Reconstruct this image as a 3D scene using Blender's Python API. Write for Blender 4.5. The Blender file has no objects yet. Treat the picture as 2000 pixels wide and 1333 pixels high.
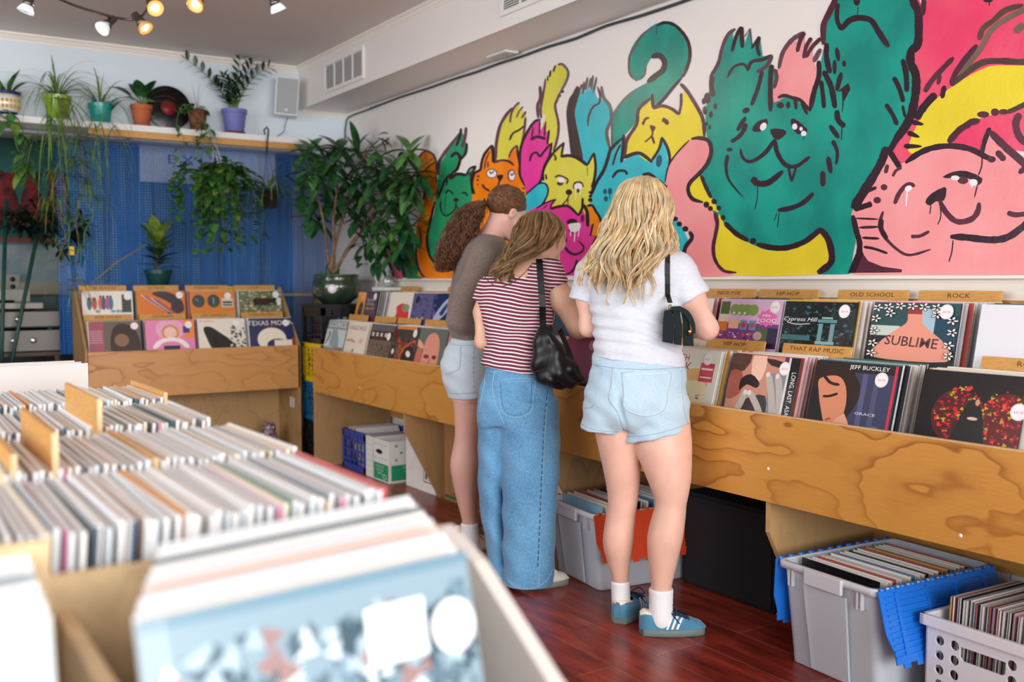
import bpy, bmesh, math, random
import numpy as np
from mathutils import Vector, Matrix
from mathutils.geometry import tessellate_polygon
from mathutils.bvhtree import BVHTree

R = math.radians
rnd = random.Random(7)
SC = bpy.context.scene
COL = SC.collection

# ------------------------------------------------------------------ camera
F_PX = 1960.0
CAM_Z = 1.24
YAW = math.atan2(1264, math.hypot(F_PX, 115))
PITCH = math.atan(115 / F_PX)
cd = bpy.data.cameras.new('camera')
cam = bpy.data.objects.new('camera', cd)
COL.objects.link(cam)
cam.location = (0, 0, CAM_Z)
cam.rotation_euler = (math.pi / 2 - PITCH, 0, -YAW)
cd.sensor_width = 36
cd.lens = F_PX / 2000 * 36
cd.clip_start = 0.02
cd.dof.use_dof = True
cd.dof.focus_distance = 3.35
cd.dof.aperture_fstop = 2.7
SC.camera = cam

# ------------------------------------------------------------------ view + world
SC.view_settings.view_transform = 'Standard'
SC.view_settings.look = 'None'
SC.view_settings.gamma = 1
SC.view_settings.exposure = 0.0
try:
    SC.view_settings.use_curve_mapping = False
except Exception:
    pass
w = bpy.data.worlds.new('daylight')
SC.world = w
w.use_nodes = True
w.node_tree.nodes['Background'].inputs[0].default_value = (0.86, 0.93, 1.0, 1)
w.node_tree.nodes['Background'].inputs[1].default_value = 2.1

def area(name, loc, rot, sx, sy, power, col=(1, 1, 1)):
    l = bpy.data.lights.new(name, 'AREA')
    l.shape = 'RECTANGLE'; l.size = sx; l.size_y = sy; l.energy = power; l.color = col
    o = bpy.data.objects.new(name, l); COL.objects.link(o)
    o.location = loc; o.rotation_euler = rot
    return o
# daylight through the shop front (behind the camera) and through the side window
area('shopfront_daylight', (0.2, -7.5, 2.6), (R(86), 0, 0), 9.0, 4.6, 1150, (1.0, 0.985, 0.97))
area('side_window_daylight', (-3.3, 2.2, 1.75), (R(90), 0, R(-90)), 5.0, 1.9, 130, (0.93, 0.97, 1.0))

# ------------------------------------------------------------------ pixel -> place helpers (used to read sizes off the room)
_fw = np.array([math.sin(YAW) * math.cos(PITCH), math.cos(YAW) * math.cos(PITCH), -math.sin(PITCH)])
_rt = np.array([math.cos(YAW), -math.sin(YAW), 0.0])
_up = np.cross(_rt, _fw)
CC = np.array([0, 0, CAM_Z])
def ray(x, y): return _fw + _rt * (x - 1000) / F_PX - _up * (y - 666.5) / F_PX
def onx(x, y, X): d = ray(x, y); return CC + d * X / d[0]
def ony(x, y, Y): d = ray(x, y); return CC + d * Y / d[1]
def onz(x, y, Z): d = ray(x, y); return CC + d * (Z - CAM_Z) / d[2]

# ------------------------------------------------------------------ materials
def lin(h):
    if isinstance(h, (tuple, list)): return tuple(h[:3])
    h = h.lstrip('#'); v = [int(h[i:i + 2], 16) / 255 for i in (0, 2, 4)]
    return tuple(c / 12.92 if c < .04045 else ((c + .055) / 1.055) ** 2.4 for c in v)
MAT = {}
def mat(name, col='#888888', rough=.6, metal=0., bump=0., bscale=200., var=0., vscale=8., alpha=1., trans=0.,
        emit=0., emitcol=None, spec=.5, coat=0., sheen=0., sss=0., stretch=None, detail=4., ior=1.45, col2=None):
    if name in MAT: return MAT[name]
    m = bpy.data.materials.new(name); MAT[name] = m; m.use_nodes = True
    nt = m.node_tree; b = nt.nodes['Principled BSDF']; L = nt.links.new
    c = lin(col); b.inputs['Base Color'].default_value = (*c, 1)
    b.inputs['Roughness'].default_value = rough; b.inputs['Metallic'].default_value = metal
    b.inputs['Specular IOR Level'].default_value = spec; b.inputs['IOR'].default_value = ior
    b.inputs['Alpha'].default_value = alpha; b.inputs['Transmission Weight'].default_value = trans
    b.inputs['Coat Weight'].default_value = coat; b.inputs['Sheen Weight'].default_value = sheen
    if sss: b.inputs['Subsurface Weight'].default_value = sss; b.inputs['Subsurface Radius'].default_value = (.012, .004, .002); b.inputs['Subsurface Scale'].default_value = 1.
    if emit:
        b.inputs['Emission Color'].default_value = (*lin(emitcol or col), 1); b.inputs['Emission Strength'].default_value = emit
    tc = nt.nodes.new('ShaderNodeTexCoord'); mp = nt.nodes.new('ShaderNodeMapping')
    L(tc.outputs['Object'], mp.inputs[0])
    if stretch: mp.inputs['Scale'].default_value = stretch
    if var or col2:
        n = nt.nodes.new('ShaderNodeTexNoise'); n.inputs['Scale'].default_value = vscale; n.inputs['Detail'].default_value = detail
        L(mp.outputs[0], n.inputs['Vector'])
        mx = nt.nodes.new('ShaderNodeMix'); mx.data_type = 'RGBA'
        c2 = lin(col2) if col2 else tuple(max(0, v * (1 - var)) for v in c)
        c1 = c if col2 else tuple(min(1, v * (1 + var * .5)) for v in c)
        mx.inputs[6].default_value = (*c1, 1); mx.inputs[7].default_value = (*c2, 1)
        rp = nt.nodes.new('ShaderNodeMapRange'); rp.inputs[1].default_value = .38; rp.inputs[2].default_value = .62
        L(n.outputs['Fac'], rp.inputs[0]); L(rp.outputs[0], mx.inputs[0]); L(mx.outputs[2], b.inputs['Base Color'])
    if bump:
        n2 = nt.nodes.new('ShaderNodeTexNoise'); n2.inputs['Scale'].default_value = bscale; n2.inputs['Detail'].default_value = 4
        L(mp.outputs[0], n2.inputs['Vector'])
        bp = nt.nodes.new('ShaderNodeBump'); bp.inputs['Strength'].default_value = bump; bp.inputs['Distance'].default_value = .003
        L(n2.outputs['Fac'], bp.inputs['Height']); L(bp.outputs[0], b.inputs['Normal'])
    return m
def flat(col, rough=.55):
    return mat('print_%s_%d' % (str(col).lstrip('#'), int(rough * 100)), col, rough)

def plywood(name, base='#c58a45', dark='#9a5f24', scale=1., axis=0, contrast=.55, rough=.38):
    """rotary-cut plywood: long flowing cathedral bands"""
    if name in MAT: return MAT[name]
    m = bpy.data.materials.new(name); MAT[name] = m; m.use_nodes = True
    nt = m.node_tree; b = nt.nodes['Principled BSDF']; L = nt.links.new
    tc = nt.nodes.new('ShaderNodeTexCoord'); mp = nt.nodes.new('ShaderNodeMapping'); L(tc.outputs['Object'], mp.inputs[0])
    s = [2.6, 2.6, 2.6]; s[axis] = .95
    mp.inputs['Scale'].default_value = tuple(v * scale for v in s)
    n = nt.nodes.new('ShaderNodeTexNoise'); n.inputs['Scale'].default_value = 1.5; n.inputs['Detail'].default_value = 3.; n.inputs['Roughness'].default_value = .42
    L(mp.outputs[0], n.inputs['Vector'])
    mul = nt.nodes.new('ShaderNodeMath'); mul.operation = 'MULTIPLY'; mul.inputs[1].default_value = 9.; L(n.outputs['Fac'], mul.inputs[0])
    fr = nt.nodes.new('ShaderNodeMath'); fr.operation = 'FRACT'; L(mul.outputs[0], fr.inputs[0])
    cr = nt.nodes.new('ShaderNodeValToRGB'); e = cr.color_ramp.elements
    e[0].position = 0; e[0].color = (0, 0, 0, 1); e[1].position = 1; e[1].color = (0, 0, 0, 1)
    for p_, v_ in ((.55, .04), (.82, .32), (.95, 1.), (.985, .25)):
        q = e.new(p_); q.color = (v_, v_, v_, 1)
    L(fr.outputs[0], cr.inputs[0])
    n2 = nt.nodes.new('ShaderNodeTexNoise'); n2.inputs['Scale'].default_value = .9; n2.inputs['Detail'].default_value = 2; L(mp.outputs[0], n2.inputs['Vector'])
    r2 = nt.nodes.new('ShaderNodeMapRange'); r2.inputs[1].default_value = .35; r2.inputs[2].default_value = .65; r2.inputs[3].default_value = .25; r2.inputs[4].default_value = 1
    L(n2.outputs['Fac'], r2.inputs[0])
    m2 = nt.nodes.new('ShaderNodeMath'); m2.operation = 'MULTIPLY'; L(cr.outputs[0], m2.inputs[0]); L(r2.outputs[0], m2.inputs[1])
    m3 = nt.nodes.new('ShaderNodeMath'); m3.operation = 'MULTIPLY'; m3.inputs[1].default_value = contrast; L(m2.outputs[0], m3.inputs[0])
    mp2 = nt.nodes.new('ShaderNodeMapping'); L(tc.outputs['Object'], mp2.inputs[0]); s2 = [60, 60, 60]; s2[axis] = 4; mp2.inputs['Scale'].default_value = s2
    n3 = nt.nodes.new('ShaderNodeTexNoise'); n3.inputs['Scale'].default_value = 4; n3.inputs['Detail'].default_value = 3; L(mp2.outputs[0], n3.inputs['Vector'])
    m4 = nt.nodes.new('ShaderNodeMath'); m4.operation = 'MULTIPLY_ADD'; m4.inputs[1].default_value = .35; L(n3.outputs['Fac'], m4.inputs[0]); L(m3.outputs[0], m4.inputs[2])
    sb = nt.nodes.new('ShaderNodeMath'); sb.operation = 'SUBTRACT'; sb.inputs[1].default_value = .1; L(m4.outputs[0], sb.inputs[0])
    mx = nt.nodes.new('ShaderNodeMix'); mx.data_type = 'RGBA'; mx.inputs[6].default_value = (*lin(base), 1); mx.inputs[7].default_value = (*lin(dark), 1)
    L(sb.outputs[0], mx.inputs[0]); L(mx.outputs[2], b.inputs['Base Color'])
    b.inputs['Roughness'].default_value = rough
    return m

# ------------------------------------------------------------------ mesh builder
WLOC = {}
def setp(o, label=None, cat=None, group=None, kind=None):
    if label: o['label'] = label
    if cat: o['category'] = cat
    if group: o['group'] = group
    if kind: o['kind'] = kind
    return o
def thing(name, label, cat, loc=(0, 0, 0), group=None, rz=0.):
    o = bpy.data.objects.new(name, None); COL.objects.link(o)
    o.empty_display_size = .05
    o.location = loc; o.rotation_euler = (0, 0, rz); WLOC[o.name] = Vector(loc)
    return setp(o, label, cat, group)
def link_mesh(name, me, parent=None, label=None, cat=None, group=None, kind=None, local=False, loc=None):
    """verts of me are in world coordinates unless local; the object's origin is put at its thing (or its own base)"""
    o = bpy.data.objects.new(name, me); COL.objects.link(o)
    if parent is not None:
        o.parent = parent
        base = WLOC.get(parent.name, Vector((0, 0, 0)))
        if not local: me.transform(Matrix.Translation(-base))
        WLOC[o.name] = base.copy() if not local else Vector((0, 0, 0))
    else:
        if not local and len(me.vertices):
            a = np.empty(len(me.vertices) * 3, 'f'); me.vertices.foreach_get('co', a); a = a.reshape(-1, 3)
            mn, mxx = a.min(0), a.max(0); c = Vector(((mn[0] + mxx[0]) / 2, (mn[1] + mxx[1]) / 2, mn[2]))
            c = Vector([float(v) for v in c])
            me.transform(Matrix.Translation(-c)); o.location = c; WLOC[o.name] = c.copy()
        else: WLOC[o.name] = Vector((0, 0, 0))
    return setp(o, label, cat, group, kind)

def basis(d):
    d = Vector(d).normalized(); a = Vector((0, 0, 1)) if abs(d.z) < .9 else Vector((1, 0, 0))
    u = d.cross(a).normalized(); return u, d.cross(u).normalized(), d
class MB:
    def __init__(s): s.v = []; s.f = []; s.m = []; s.ms = []; s.sm = []
    def mi(s, m):
        if m not in s.ms: s.ms.append(m)
        return s.ms.index(m)
    def add(s, vs, fs, m, smooth=False):
        o = len(s.v); s.v += [tuple(float(c) for c in v) for v in vs]; k = s.mi(m)
        for f in fs: s.f.append([o + i for i in f]); s.m.append(k); s.sm.append(smooth)
    def box(s, a, b, m, bev=0.):
        x0, x1 = sorted((a[0], b[0])); y0, y1 = sorted((a[1], b[1])); z0, z1 = sorted((a[2], b[2]))
        if bev:
            bm = bmesh.new(); bmesh.ops.create_cube(bm, size=1)
            for v in bm.verts: v.co = Vector(((x0 + x1) / 2 + v.co.x * (x1 - x0), (y0 + y1) / 2 + v.co.y * (y1 - y0), (z0 + z1) / 2 + v.co.z * (z1 - z0)))
            bmesh.ops.bevel(bm, geom=bm.edges[:], offset=bev, segments=2, affect='EDGES', profile=.6)
            s.bm(bm, m); return
        vs = [(x, y, z) for x in (x0, x1) for y in (y0, y1) for z in (z0, z1)]
        s.add(vs, [(0, 1, 3, 2), (4, 6, 7, 5), (0, 4, 5, 1), (2, 3, 7, 6), (0, 2, 6, 4), (1, 5, 7, 3)], m)
    def bm(s, bm, m, smooth=False):
        bm.verts.ensure_lookup_table(); bm.verts.index_update()
        s.add([v.co[:] for v in bm.verts], [[v.index for v in f.verts] for f in bm.faces], m, smooth); bm.free()
    def obox(s, c, ax, ay, az, m):
        """box from centre and three half-axis vectors"""
        c = Vector(c); ax = Vector(ax); ay = Vector(ay); az = Vector(az)
        vs = [c + ax * i + ay * j + az * k for i in (-1, 1) for j in (-1, 1) for k in (-1, 1)]
        s.add(vs, [(0, 1, 3, 2), (4, 6, 7, 5), (0, 4, 5, 1), (2, 3, 7, 6), (0, 2, 6, 4), (1, 5, 7, 3)], m)
    def prism(s, pts, n, m):
        """extrude a closed 3D outline by vector n"""
        k = len(pts); P = [Vector(p) for p in pts]; Q = [p + Vector(n) for p in P]
        tri = tessellate_polygon([P])
        s.add(P + Q, [tuple(t) for t in tri] + [tuple(i + k for i in reversed(t)) for t in tri] + [(i, (i + 1) % k, (i + 1) % k + k, i + k) for i in range(k)], m)
    def tube(s, pts, r, m, seg=8, cap=True, flatz=1.):
        P = [Vector(p) for p in pts]; n = len(P)
        if n < 2: return
        rr = r if isinstance(r, (list, tuple)) else [r] * n
        vs = []; pu = None
        for i, p in enumerate(P):
            d = (P[min(i + 1, n - 1)] - P[max(i - 1, 0)])
            if d.length < 1e-9: d = Vector((0, 0, 1))
            d.normalize()
            if pu is None: u, v_, _ = basis(d)
            else:
                u = pu - d * pu.dot(d)
                if u.length < 1e-6: u, v_, _ = basis(d)
                u.normalize(); v_ = d.cross(u)
            pu = u
            for k in range(seg):
                a = 2 * math.pi * k / seg
                vs.append(p + u * (math.cos(a) * rr[i]) + v_ * (math.sin(a) * rr[i] * flatz))
        fs = [(i * seg + k, i * seg + (k + 1) % seg, (i + 1) * seg + (k + 1) % seg, (i + 1) * seg + k) for i in range(n - 1) for k in range(seg)]
        if cap: fs += [tuple(reversed(range(seg))), tuple((n - 1) * seg + k for k in range(seg))]
        s.add(vs, fs, m, True)
    def lathe(s, prof, c, m, seg=32, axis=None, rot=None):
        """prof: (r, z) pairs from bottom; closed with caps when r>0"""
        c = Vector(c); vs = []; 
        for (r, z) in prof:
            for k in range(seg):
                a = 2 * math.pi * k / seg; p = Vector((math.cos(a) * r, math.sin(a) * r, z))
                if rot is not None: p = rot @ p
                vs.append(c + p)
        n = len(prof)
        fs = [(i * seg + k, i * seg + (k + 1) % seg, (i + 1) * seg + (k + 1) % seg, (i + 1) * seg + k) for i in range(n - 1) for k in range(seg)]
        if prof[0][0] > 1e-6: fs.append(tuple(reversed(range(seg))))
        if prof[-1][0] > 1e-6: fs.append(tuple((n - 1) * seg + k for k in range(seg)))
        s.add(vs, fs, m, True)
    def ell(s, c, r, m, seg=16, rings=10, rot=None):
        c = Vector(c); vs = []; fs = []
        for i in range(rings + 1):
            t = math.pi * i / rings
            for k in range(seg):
                a = 2 * math.pi * k / seg; p = Vector((math.sin(t) * math.cos(a) * r[0], math.sin(t) * math.sin(a) * r[1], math.cos(t) * r[2]))
                if rot is not None: p = rot @ p
                vs.append(c + p)
        for i in range(rings):
            for k in range(seg): fs.append((i * seg + k, (i + 1) * seg + k, (i + 1) * seg + (k + 1) % seg, i * seg + (k + 1) % seg))
        s.add(vs, fs, m, True)
    def mesh(s, name):
        me = bpy.data.meshes.new(name); me.from_pydata(s.v, [], s.f)
        for m in s.ms: me.materials.append(m)
        me.polygons.foreach_set('material_index', s.m); me.polygons.foreach_set('use_smooth', s.sm); me.update()
        return me
    def build(s, name, parent=None, label=None, cat=None, group=None, kind=None, local=False):
        me = s.mesh(name)
        return link_mesh(name, me, parent, label, cat, group, kind, local)
def smooth_angle(o, a=35):
    me = o.data
    me.polygons.foreach_set('use_smooth', [True] * len(me.polygons))
    try: me.set_sharp_from_angle(angle=R(a))
    except Exception: pass
    return o
def copy_tree(o, parent=None):
    c = o.copy(); COL.objects.link(c)
    if parent is not None: c.parent = parent
    for ch in list(o.children): copy_tree(ch, c)
    return c

# ------------------------------------------------------------------ 2D art on a plane: polygons, strokes, ellipses, letters
def catmull(pts, n=6, closed=False):
    P = [np.array(p, float) for p in pts]; out = []; k = len(P)
    rng = range(k) if closed else range(k - 1)
    for i in rng:
        if closed: a, b, c, d = P[(i - 1) % k], P[i], P[(i + 1) % k], P[(i + 2) % k]
        else: a, b, c, d = P[max(i - 1, 0)], P[i], P[i + 1], P[min(i + 2, k - 1)]
        for j in range(n):
            t = j / n
            out.append(.5 * ((2 * b) + (-a + c) * t + (2 * a - 5 * b + 4 * c - d) * t * t + (-a + 3 * b - 3 * c + d) * t ** 3))
    if not closed: out.append(P[-1])
    return out
class Art:
    """to3(u, v, layer) -> world point; draws onto one mesh, each shape one layer nearer"""
    def __init__(s, mb, to3, step=1): s.mb = mb; s.to3 = to3; s.k = 0; s.step = step
    def _poly(s, pts, m, tri=True):
        P2 = [Vector((float(p[0]), float(p[1]), 0)) for p in pts]
        try: T = tessellate_polygon([P2])
        except Exception: return
        s.mb.add([s.to3(p[0], p[1], s.k) for p in pts], [tuple(t) for t in T], m)
    def poly(s, pts, m, smooth=0, F=None):
        s.k += s.step
        if F: pts = [(F[0] + p[0] / F[2], F[1] + p[1] / F[2]) for p in pts]
        if smooth: pts = catmull(pts, smooth, True)
        s._poly(pts, m)
    def rect(s, a, b, m):
        s.k += s.step; s._poly([(a[0], a[1]), (b[0], a[1]), (b[0], b[1]), (a[0], b[1])], m)
    def ell(s, c, r, m, F=None, rot=0, n=20):
        s.k += s.step
        cx, cy = c; rx, ry = r
        if F: cx, cy, rx, ry = F[0] + cx / F[2], F[1] + cy / F[2], rx / F[2], ry / F[2]
        ca, sa = math.cos(R(rot)), math.sin(R(rot))
        s._poly([(cx + math.cos(a) * rx * ca - math.sin(a) * ry * sa, cy + math.cos(a) * rx * sa + math.sin(a) * ry * ca) for a in [2 * math.pi * i / n for i in range(n)]], m)
    def stroke(s, pts, wd, m, F=None, smooth=5, w2=None, taper=True, jag=0.):
        s.k += s.step
        if F: pts = [(F[0] + p[0] / F[2], F[1] + p[1] / F[2]) for p in pts]; wd = wd / F[2]; w2 = None if w2 is None else w2 / F[2]
        if w2 is None: w2 = wd
        P = catmull(pts, smooth) if smooth and len(pts) > 2 else [np.array(p, float) for p in pts]
        if len(P) == 2: P = [P[0] + (P[1] - P[0]) * t for t in np.linspace(0, 1, 6)]
        n = len(P); Lr = []; Rr = []
        for i, p in enumerate(P):
            d = P[min(i + 1, n - 1)] - P[max(i - 1, 0)]; l = math.hypot(*d) or 1; nx, ny = -d[1] / l, d[0] / l
            t = i / (n - 1); h = (wd + (w2 - wd) * t) / 2
            if taper: h *= min(1, .45 + 3.2 * min(t, 1 - t) * 1.6)
            if jag: h *= 1 + jag * (rnd.random() - .5)
            Lr.append((p[0] + nx * h, p[1] + ny * h)); Rr.append((p[0] - nx * h, p[1] - ny * h))
        vs = [s.to3(q[0], q[1], s.k) for q in Lr + Rr]
        s.mb.add(vs, [(i, i + 1, n + i + 1, n + i) for i in range(n - 1)], m)
    def text(s, txt, c, h, m, sx=1., rot=0., align='CENTER', shear=0., font_w=0.):
        """h = capital height in art units; y grows downward in art space"""
        s.k += s.step
        cu = bpy.data.curves.new('t', 'FONT'); cu.body = txt; cu.size = 1; cu.align_x = align; cu.align_y = 'CENTER'; cu.resolution_u = 2; cu.offset = font_w
        cu.shear = shear
        o = bpy.data.objects.new('t', cu); COL.objects.link(o)
        bpy.context.view_layer.update()
        me = bpy.data.meshes.new_from_object(o.evaluated_get(bpy.context.evaluated_depsgraph_get()))
        q = h / .7; ca, sa = math.cos(R(rot)), math.sin(R(rot))
        vs = []
        for v in me.vertices:
            x, y = v.co.x * q * sx, -v.co.y * q
            vs.append(s.to3(c[0] + x * ca - y * sa, c[1] + x * sa + y * ca, s.k))
        s.mb.add(vs, [tuple(p.vertices) for p in me.polygons], m)
        bpy.data.objects.remove(o); bpy.data.meshes.remove(me); bpy.data.curves.remove(cu)
# ================================================================== the room
XW = 3.10        # face of the right wall
YB = 7.15        # face of the back wall above the shelf
ZC = 2.82        # ceiling
def floor_mat():
    m = bpy.data.materials.new('red_laminate_planks'); m.use_nodes = True
    nt = m.node_tree; b = nt.nodes['Principled BSDF']; L = nt.links.new
    tc = nt.nodes.new('ShaderNodeTexCoord'); mp = nt.nodes.new('ShaderNodeMapping'); L(tc.outputs['Object'], mp.inputs[0])
    mp.inputs['Rotation'].default_value = (0, 0, R(90))
    br = nt.nodes.new('ShaderNodeTexBrick'); L(mp.outputs[0], br.inputs[0])
    br.inputs['Scale'].default_value = 1; br.inputs['Brick Width'].default_value = 1.2; br.inputs['Row Height'].default_value = .19
    br.inputs['Mortar Size'].default_value = .0016; br.inputs['Mortar Smooth'].default_value = .1; br.offset = .37
    br.inputs['Color1'].default_value = (*lin('#9c4030'), 1); br.inputs['Color2'].default_value = (*lin('#822e22'), 1); br.inputs['Mortar'].default_value = (*lin('#a5756a'), 1)
    mp2 = nt.nodes.new('ShaderNodeMapping'); L(tc.outputs['Object'], mp2.inputs[0]); mp2.inputs['Scale'].default_value = (9, 1.6, 9)
    n = nt.nodes.new('ShaderNodeTexNoise'); n.inputs['Scale'].default_value = 2.2; n.inputs['Detail'].default_value = 6; n.inputs['Roughness'].default_value = .6; L(mp2.outputs[0], n.inputs[0])
    br2 = nt.nodes.new('ShaderNodeTexBrick'); L(mp.outputs[0], br2.inputs[0]); br2.inputs['Scale'].default_value = 1; br2.inputs['Brick Width'].default_value = .4; br2.inputs['Row Height'].default_value = .0633; br2.inputs['Mortar Size'].default_value = 0; br2.offset = .43
    br2.inputs['Color1'].default_value = (.80, .80, .80, 1); br2.inputs['Color2'].default_value = (1.15, 1.15, 1.15, 1)
    mx = nt.nodes.new('ShaderNodeMix'); mx.data_type = 'RGBA'; mx.blend_type = 'MULTIPLY'; mx.inputs[0].default_value = 1
    cr = nt.nodes.new('ShaderNodeValToRGB'); cr.color_ramp.elements[0].position = .32; cr.color_ramp.elements[0].color = (.42, .36, .4, 1); cr.color_ramp.elements[1].position = .62; cr.color_ramp.elements[1].color = (1.15, 1.12, 1.1, 1)
    L(n.outputs['Fac'], cr.inputs[0]); L(br.outputs[0], mx.inputs[6]); L(cr.outputs[0], mx.inputs[7])
    mx2 = nt.nodes.new('ShaderNodeMix'); mx2.data_type = 'RGBA'; mx2.blend_type = 'MULTIPLY'; mx2.inputs[0].default_value = 1
    L(mx.outputs[2], mx2.inputs[6]); L(br2.outputs[0], mx2.inputs[7]); L(mx2.outputs[2], b.inputs['Base Color'])
    b.inputs['Roughness'].default_value = .3
    return m
M_WALL = mat('white_wall_paint', '#ece5e0', .42, bump=.12, bscale=260)
M_WALLB = mat('pale_blue_white_paint', '#dbe6ee', .6, bump=.08, bscale=200)
M_CEIL = mat('grey_ceiling_paint', '#e2dcd6', .8, bump=.3, bscale=120)
M_TRIM = mat('cream_gloss_trim', '#efe7dc', .35)
M_WHITE = mat('white_enamel', '#e9e7e4', .4)
M_PLY = plywood('honey_plywood', '#d09444', '#965620', 1., 1, .85)
M_PLYX = plywood('honey_plywood_back_bin', '#cc9458', '#965c2c', 1.15, 0, .8)
M_PLYV = plywood('raw_plywood', '#b08a5c', '#8a6438', 1., 2, .5, .55)
M_PLYL = plywood('light_raw_plywood', '#c09a68', '#93704a', .9, 2, .5, .5)
M_TAG = mat('varnished_divider_wood', '#cf9850', .4, var=.12, vscale=30, stretch=(1, 1, 6))
M_EDGE = mat('pale_wood_edge', '#d6b88c', .5, var=.1, vscale=40)
M_BLACK = mat('black_plastic', '#16171a', .45)
M_DARK = mat('dark_void_black', '#0d0e10', .8)
M_CHROME = mat('brushed_nickel', '#8d867e', .32, 1.)

def st(mb, name): return mb.build(name, kind='structure')
b = MB(); b.box((-3.6, -2.6, -.05), (3.4, 9.1, 0), floor_mat()); st(b, 'floor')
b = MB(); b.box((-3.6, -2.6, ZC), (3.4, 7.4, ZC + .08), M_CEIL); st(b, 'ceiling')
b = MB(); b.box((XW, -2.6, 0), (XW + .12, 9.1, ZC), M_WALL); st(b, 'wall_right')
b = MB(); b.box((-3.6, YB, 2.2), (XW, YB + .15, ZC), M_WALLB); st(b, 'wall_back')
b = MB()
b.box((-3.6, 8.3, 0), (XW, 8.42, 2.36), mat('dim_grey_green_wall', '#596b70', .7, var=.15, vscale=3)); st(b, 'wall_recess')
b = MB(); b.box((-3.6, YB + .15, 2.3), (XW, 8.3, 2.36), M_CEIL); st(b, 'ceiling_recess')
# left wall with a long window opening, front wall with the shop front opening
b = MB(); b.box((-3.6, -2.6, 0), (-3.45, 9.1, .7), M_WALLB); b.box((-3.6, -2.6, 2.75), (-3.45, 9.1, ZC), M_WALLB)
b.box((-3.6, -2.6, .7), (-3.45, -.4, 2.75), M_WALLB); b.box((-3.6, 4.8, .7), (-3.45, 9.1, 2.75), M_WALLB); st(b, 'wall_left')
b = MB(); b.box((-3.6, -2.75, 0), (3.4, -2.6, .45), M_WALL); b.box((3.2, -2.75, .45), (3.4, -2.6, ZC), M_WALL); b.box((-3.6, -2.75, .45), (-3.0, -2.6, ZC), M_WALL); st(b, 'wall_front')
# soffit box that runs along the right wall
XS, ZS = 2.735, 2.51
b = MB(); b.box((XS, -2.6, ZS), (XW, YB, ZC), M_WALL); b.box((XS - .006, -2.6, ZS - .004), (XS, YB, ZS + .02), M_WHITE); o = st(b, 'trim_1'); setp(o, 'white boxed-in duct running along the top of the mural wall')
# crown mouldings
def crown(p0, p1, inward, h=.06, d=.045):
    p0 = Vector(p0); p1 = Vector(p1); n = Vector(inward); dn = Vector((0, 0, -1))
    prof = [(0, 0), (1, 0), (.95, .22), (.6, .35), (.4, .65), (.2, .8), (.15, 1), (0, 1)]
    A = [p0 + n * (a * d) + dn * (q * h) for a, q in prof]
    mb = MB(); mb.prism(A, p1 - p0, M_TRIM); return mb
st(crown((-3.4, YB, ZC), (XS, YB, ZC), (0, -1, 0), .05, .03), 'trim_2')
st(crown((XS, -2.5, ZC), (XS, YB, ZC), (-1, 0, 0), .045, .03), 'trim_3')
st(crown((XS + .02, YB, ZS), (XW, YB, ZS), (0, -1, 0), .03, .02), 'trim_4')
# chair rail under the mural, and the beadboard below
zr = 1.262
prof = [(0, 0), (.030, 0), (.034, -.010), (.022, -.016), (.018, -.026), (.014, -.05), (.014, -.075), (.024, -.084), (.026, -.094), (.012, -.1), (0, -.1)]
b = MB(); b.prism([(XW - a, -2.6, zr + q) for a, q in prof], (0, 9.74, 0), M_TRIM); st(b, 'trim_5')
b = MB()
y = -2.5
while y < 7.1:
    b.box((XW - .008, y, .0), (XW, y + .085, zr - .1), M_WHITE); y += .09
st(b, 'trim_6')
# ================================================================== the cat mural, painted flat on the right wall
def paint(name, c, c2, r=.32):
    return mat('mural_' + name, c, r, col2=c2, vscale=5, detail=5, bump=.25, bscale=55, stretch=(1, 1, .8))
TEAL = paint('teal', '#0fa08d', '#05867a'); YEL = paint('yellow', '#efd92f', '#e6cf2a'); YEL2 = paint('lemon', '#dfd850', '#d8cf45')
CYAN = paint('cyan', '#3ec3cd', '#2fb3c3'); ORG = paint('orange', '#f68c12', '#ee7a0a'); MAG = paint('magenta', '#ea3fa0', '#e13592')
PNK = paint('pink', '#f6a0a2', '#f19396'); GRN = paint('green', '#2f9d6b', '#279060'); HOT = paint('hot_pink', '#ee5672', '#ea3f6a')
DGR = paint('dark_green', '#1f8a5c', '#167349'); ROS = paint('rose', '#d8667a', '#cf5a64'); MAR = paint('maroon', '#5c2a3b', '#4a2030'); WHT = paint('white', '#f1eeee', '#e8e4e4')
INK = paint('ink', '#2c1824', '#3a1f2c', .28); MAU = paint('faded_ink', '#6d4453', '#583646', .4); GRY = paint('thin_ink', '#57494f', '#6f666a', .3)
mb = MB()
def wall_pt(u, v, k):
    p = onx(u, v, XW); return (XW - .0012 - .000012 * k, p[1], p[2])
A = Art(mb, wall_pt)
F1, F2, F3, F4 = (740, 230, 4.04), (920, 110, 4.04), (1140, 30, 4.04), (1360, 0, 4.04)
F5, F6, F7, F8 = (1300, 260, 4.443), (1650, 0, 4.443), (1640, 230, 4.04), (1030, 370, 6.667)
def P(F, m, pts, sm=4): A.poly(pts, m, sm, F)
def S(F, w, pts, m=INK, w2=None, sm=5): A.stroke(pts, w, m, F, sm, w2, True, .18)
def E(F, m, *es):
    for e in es: A.ell((e[0], e[1]), (e[2], e[3]), m, F, e[4] if len(e) > 4 else 0, 14)
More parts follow.
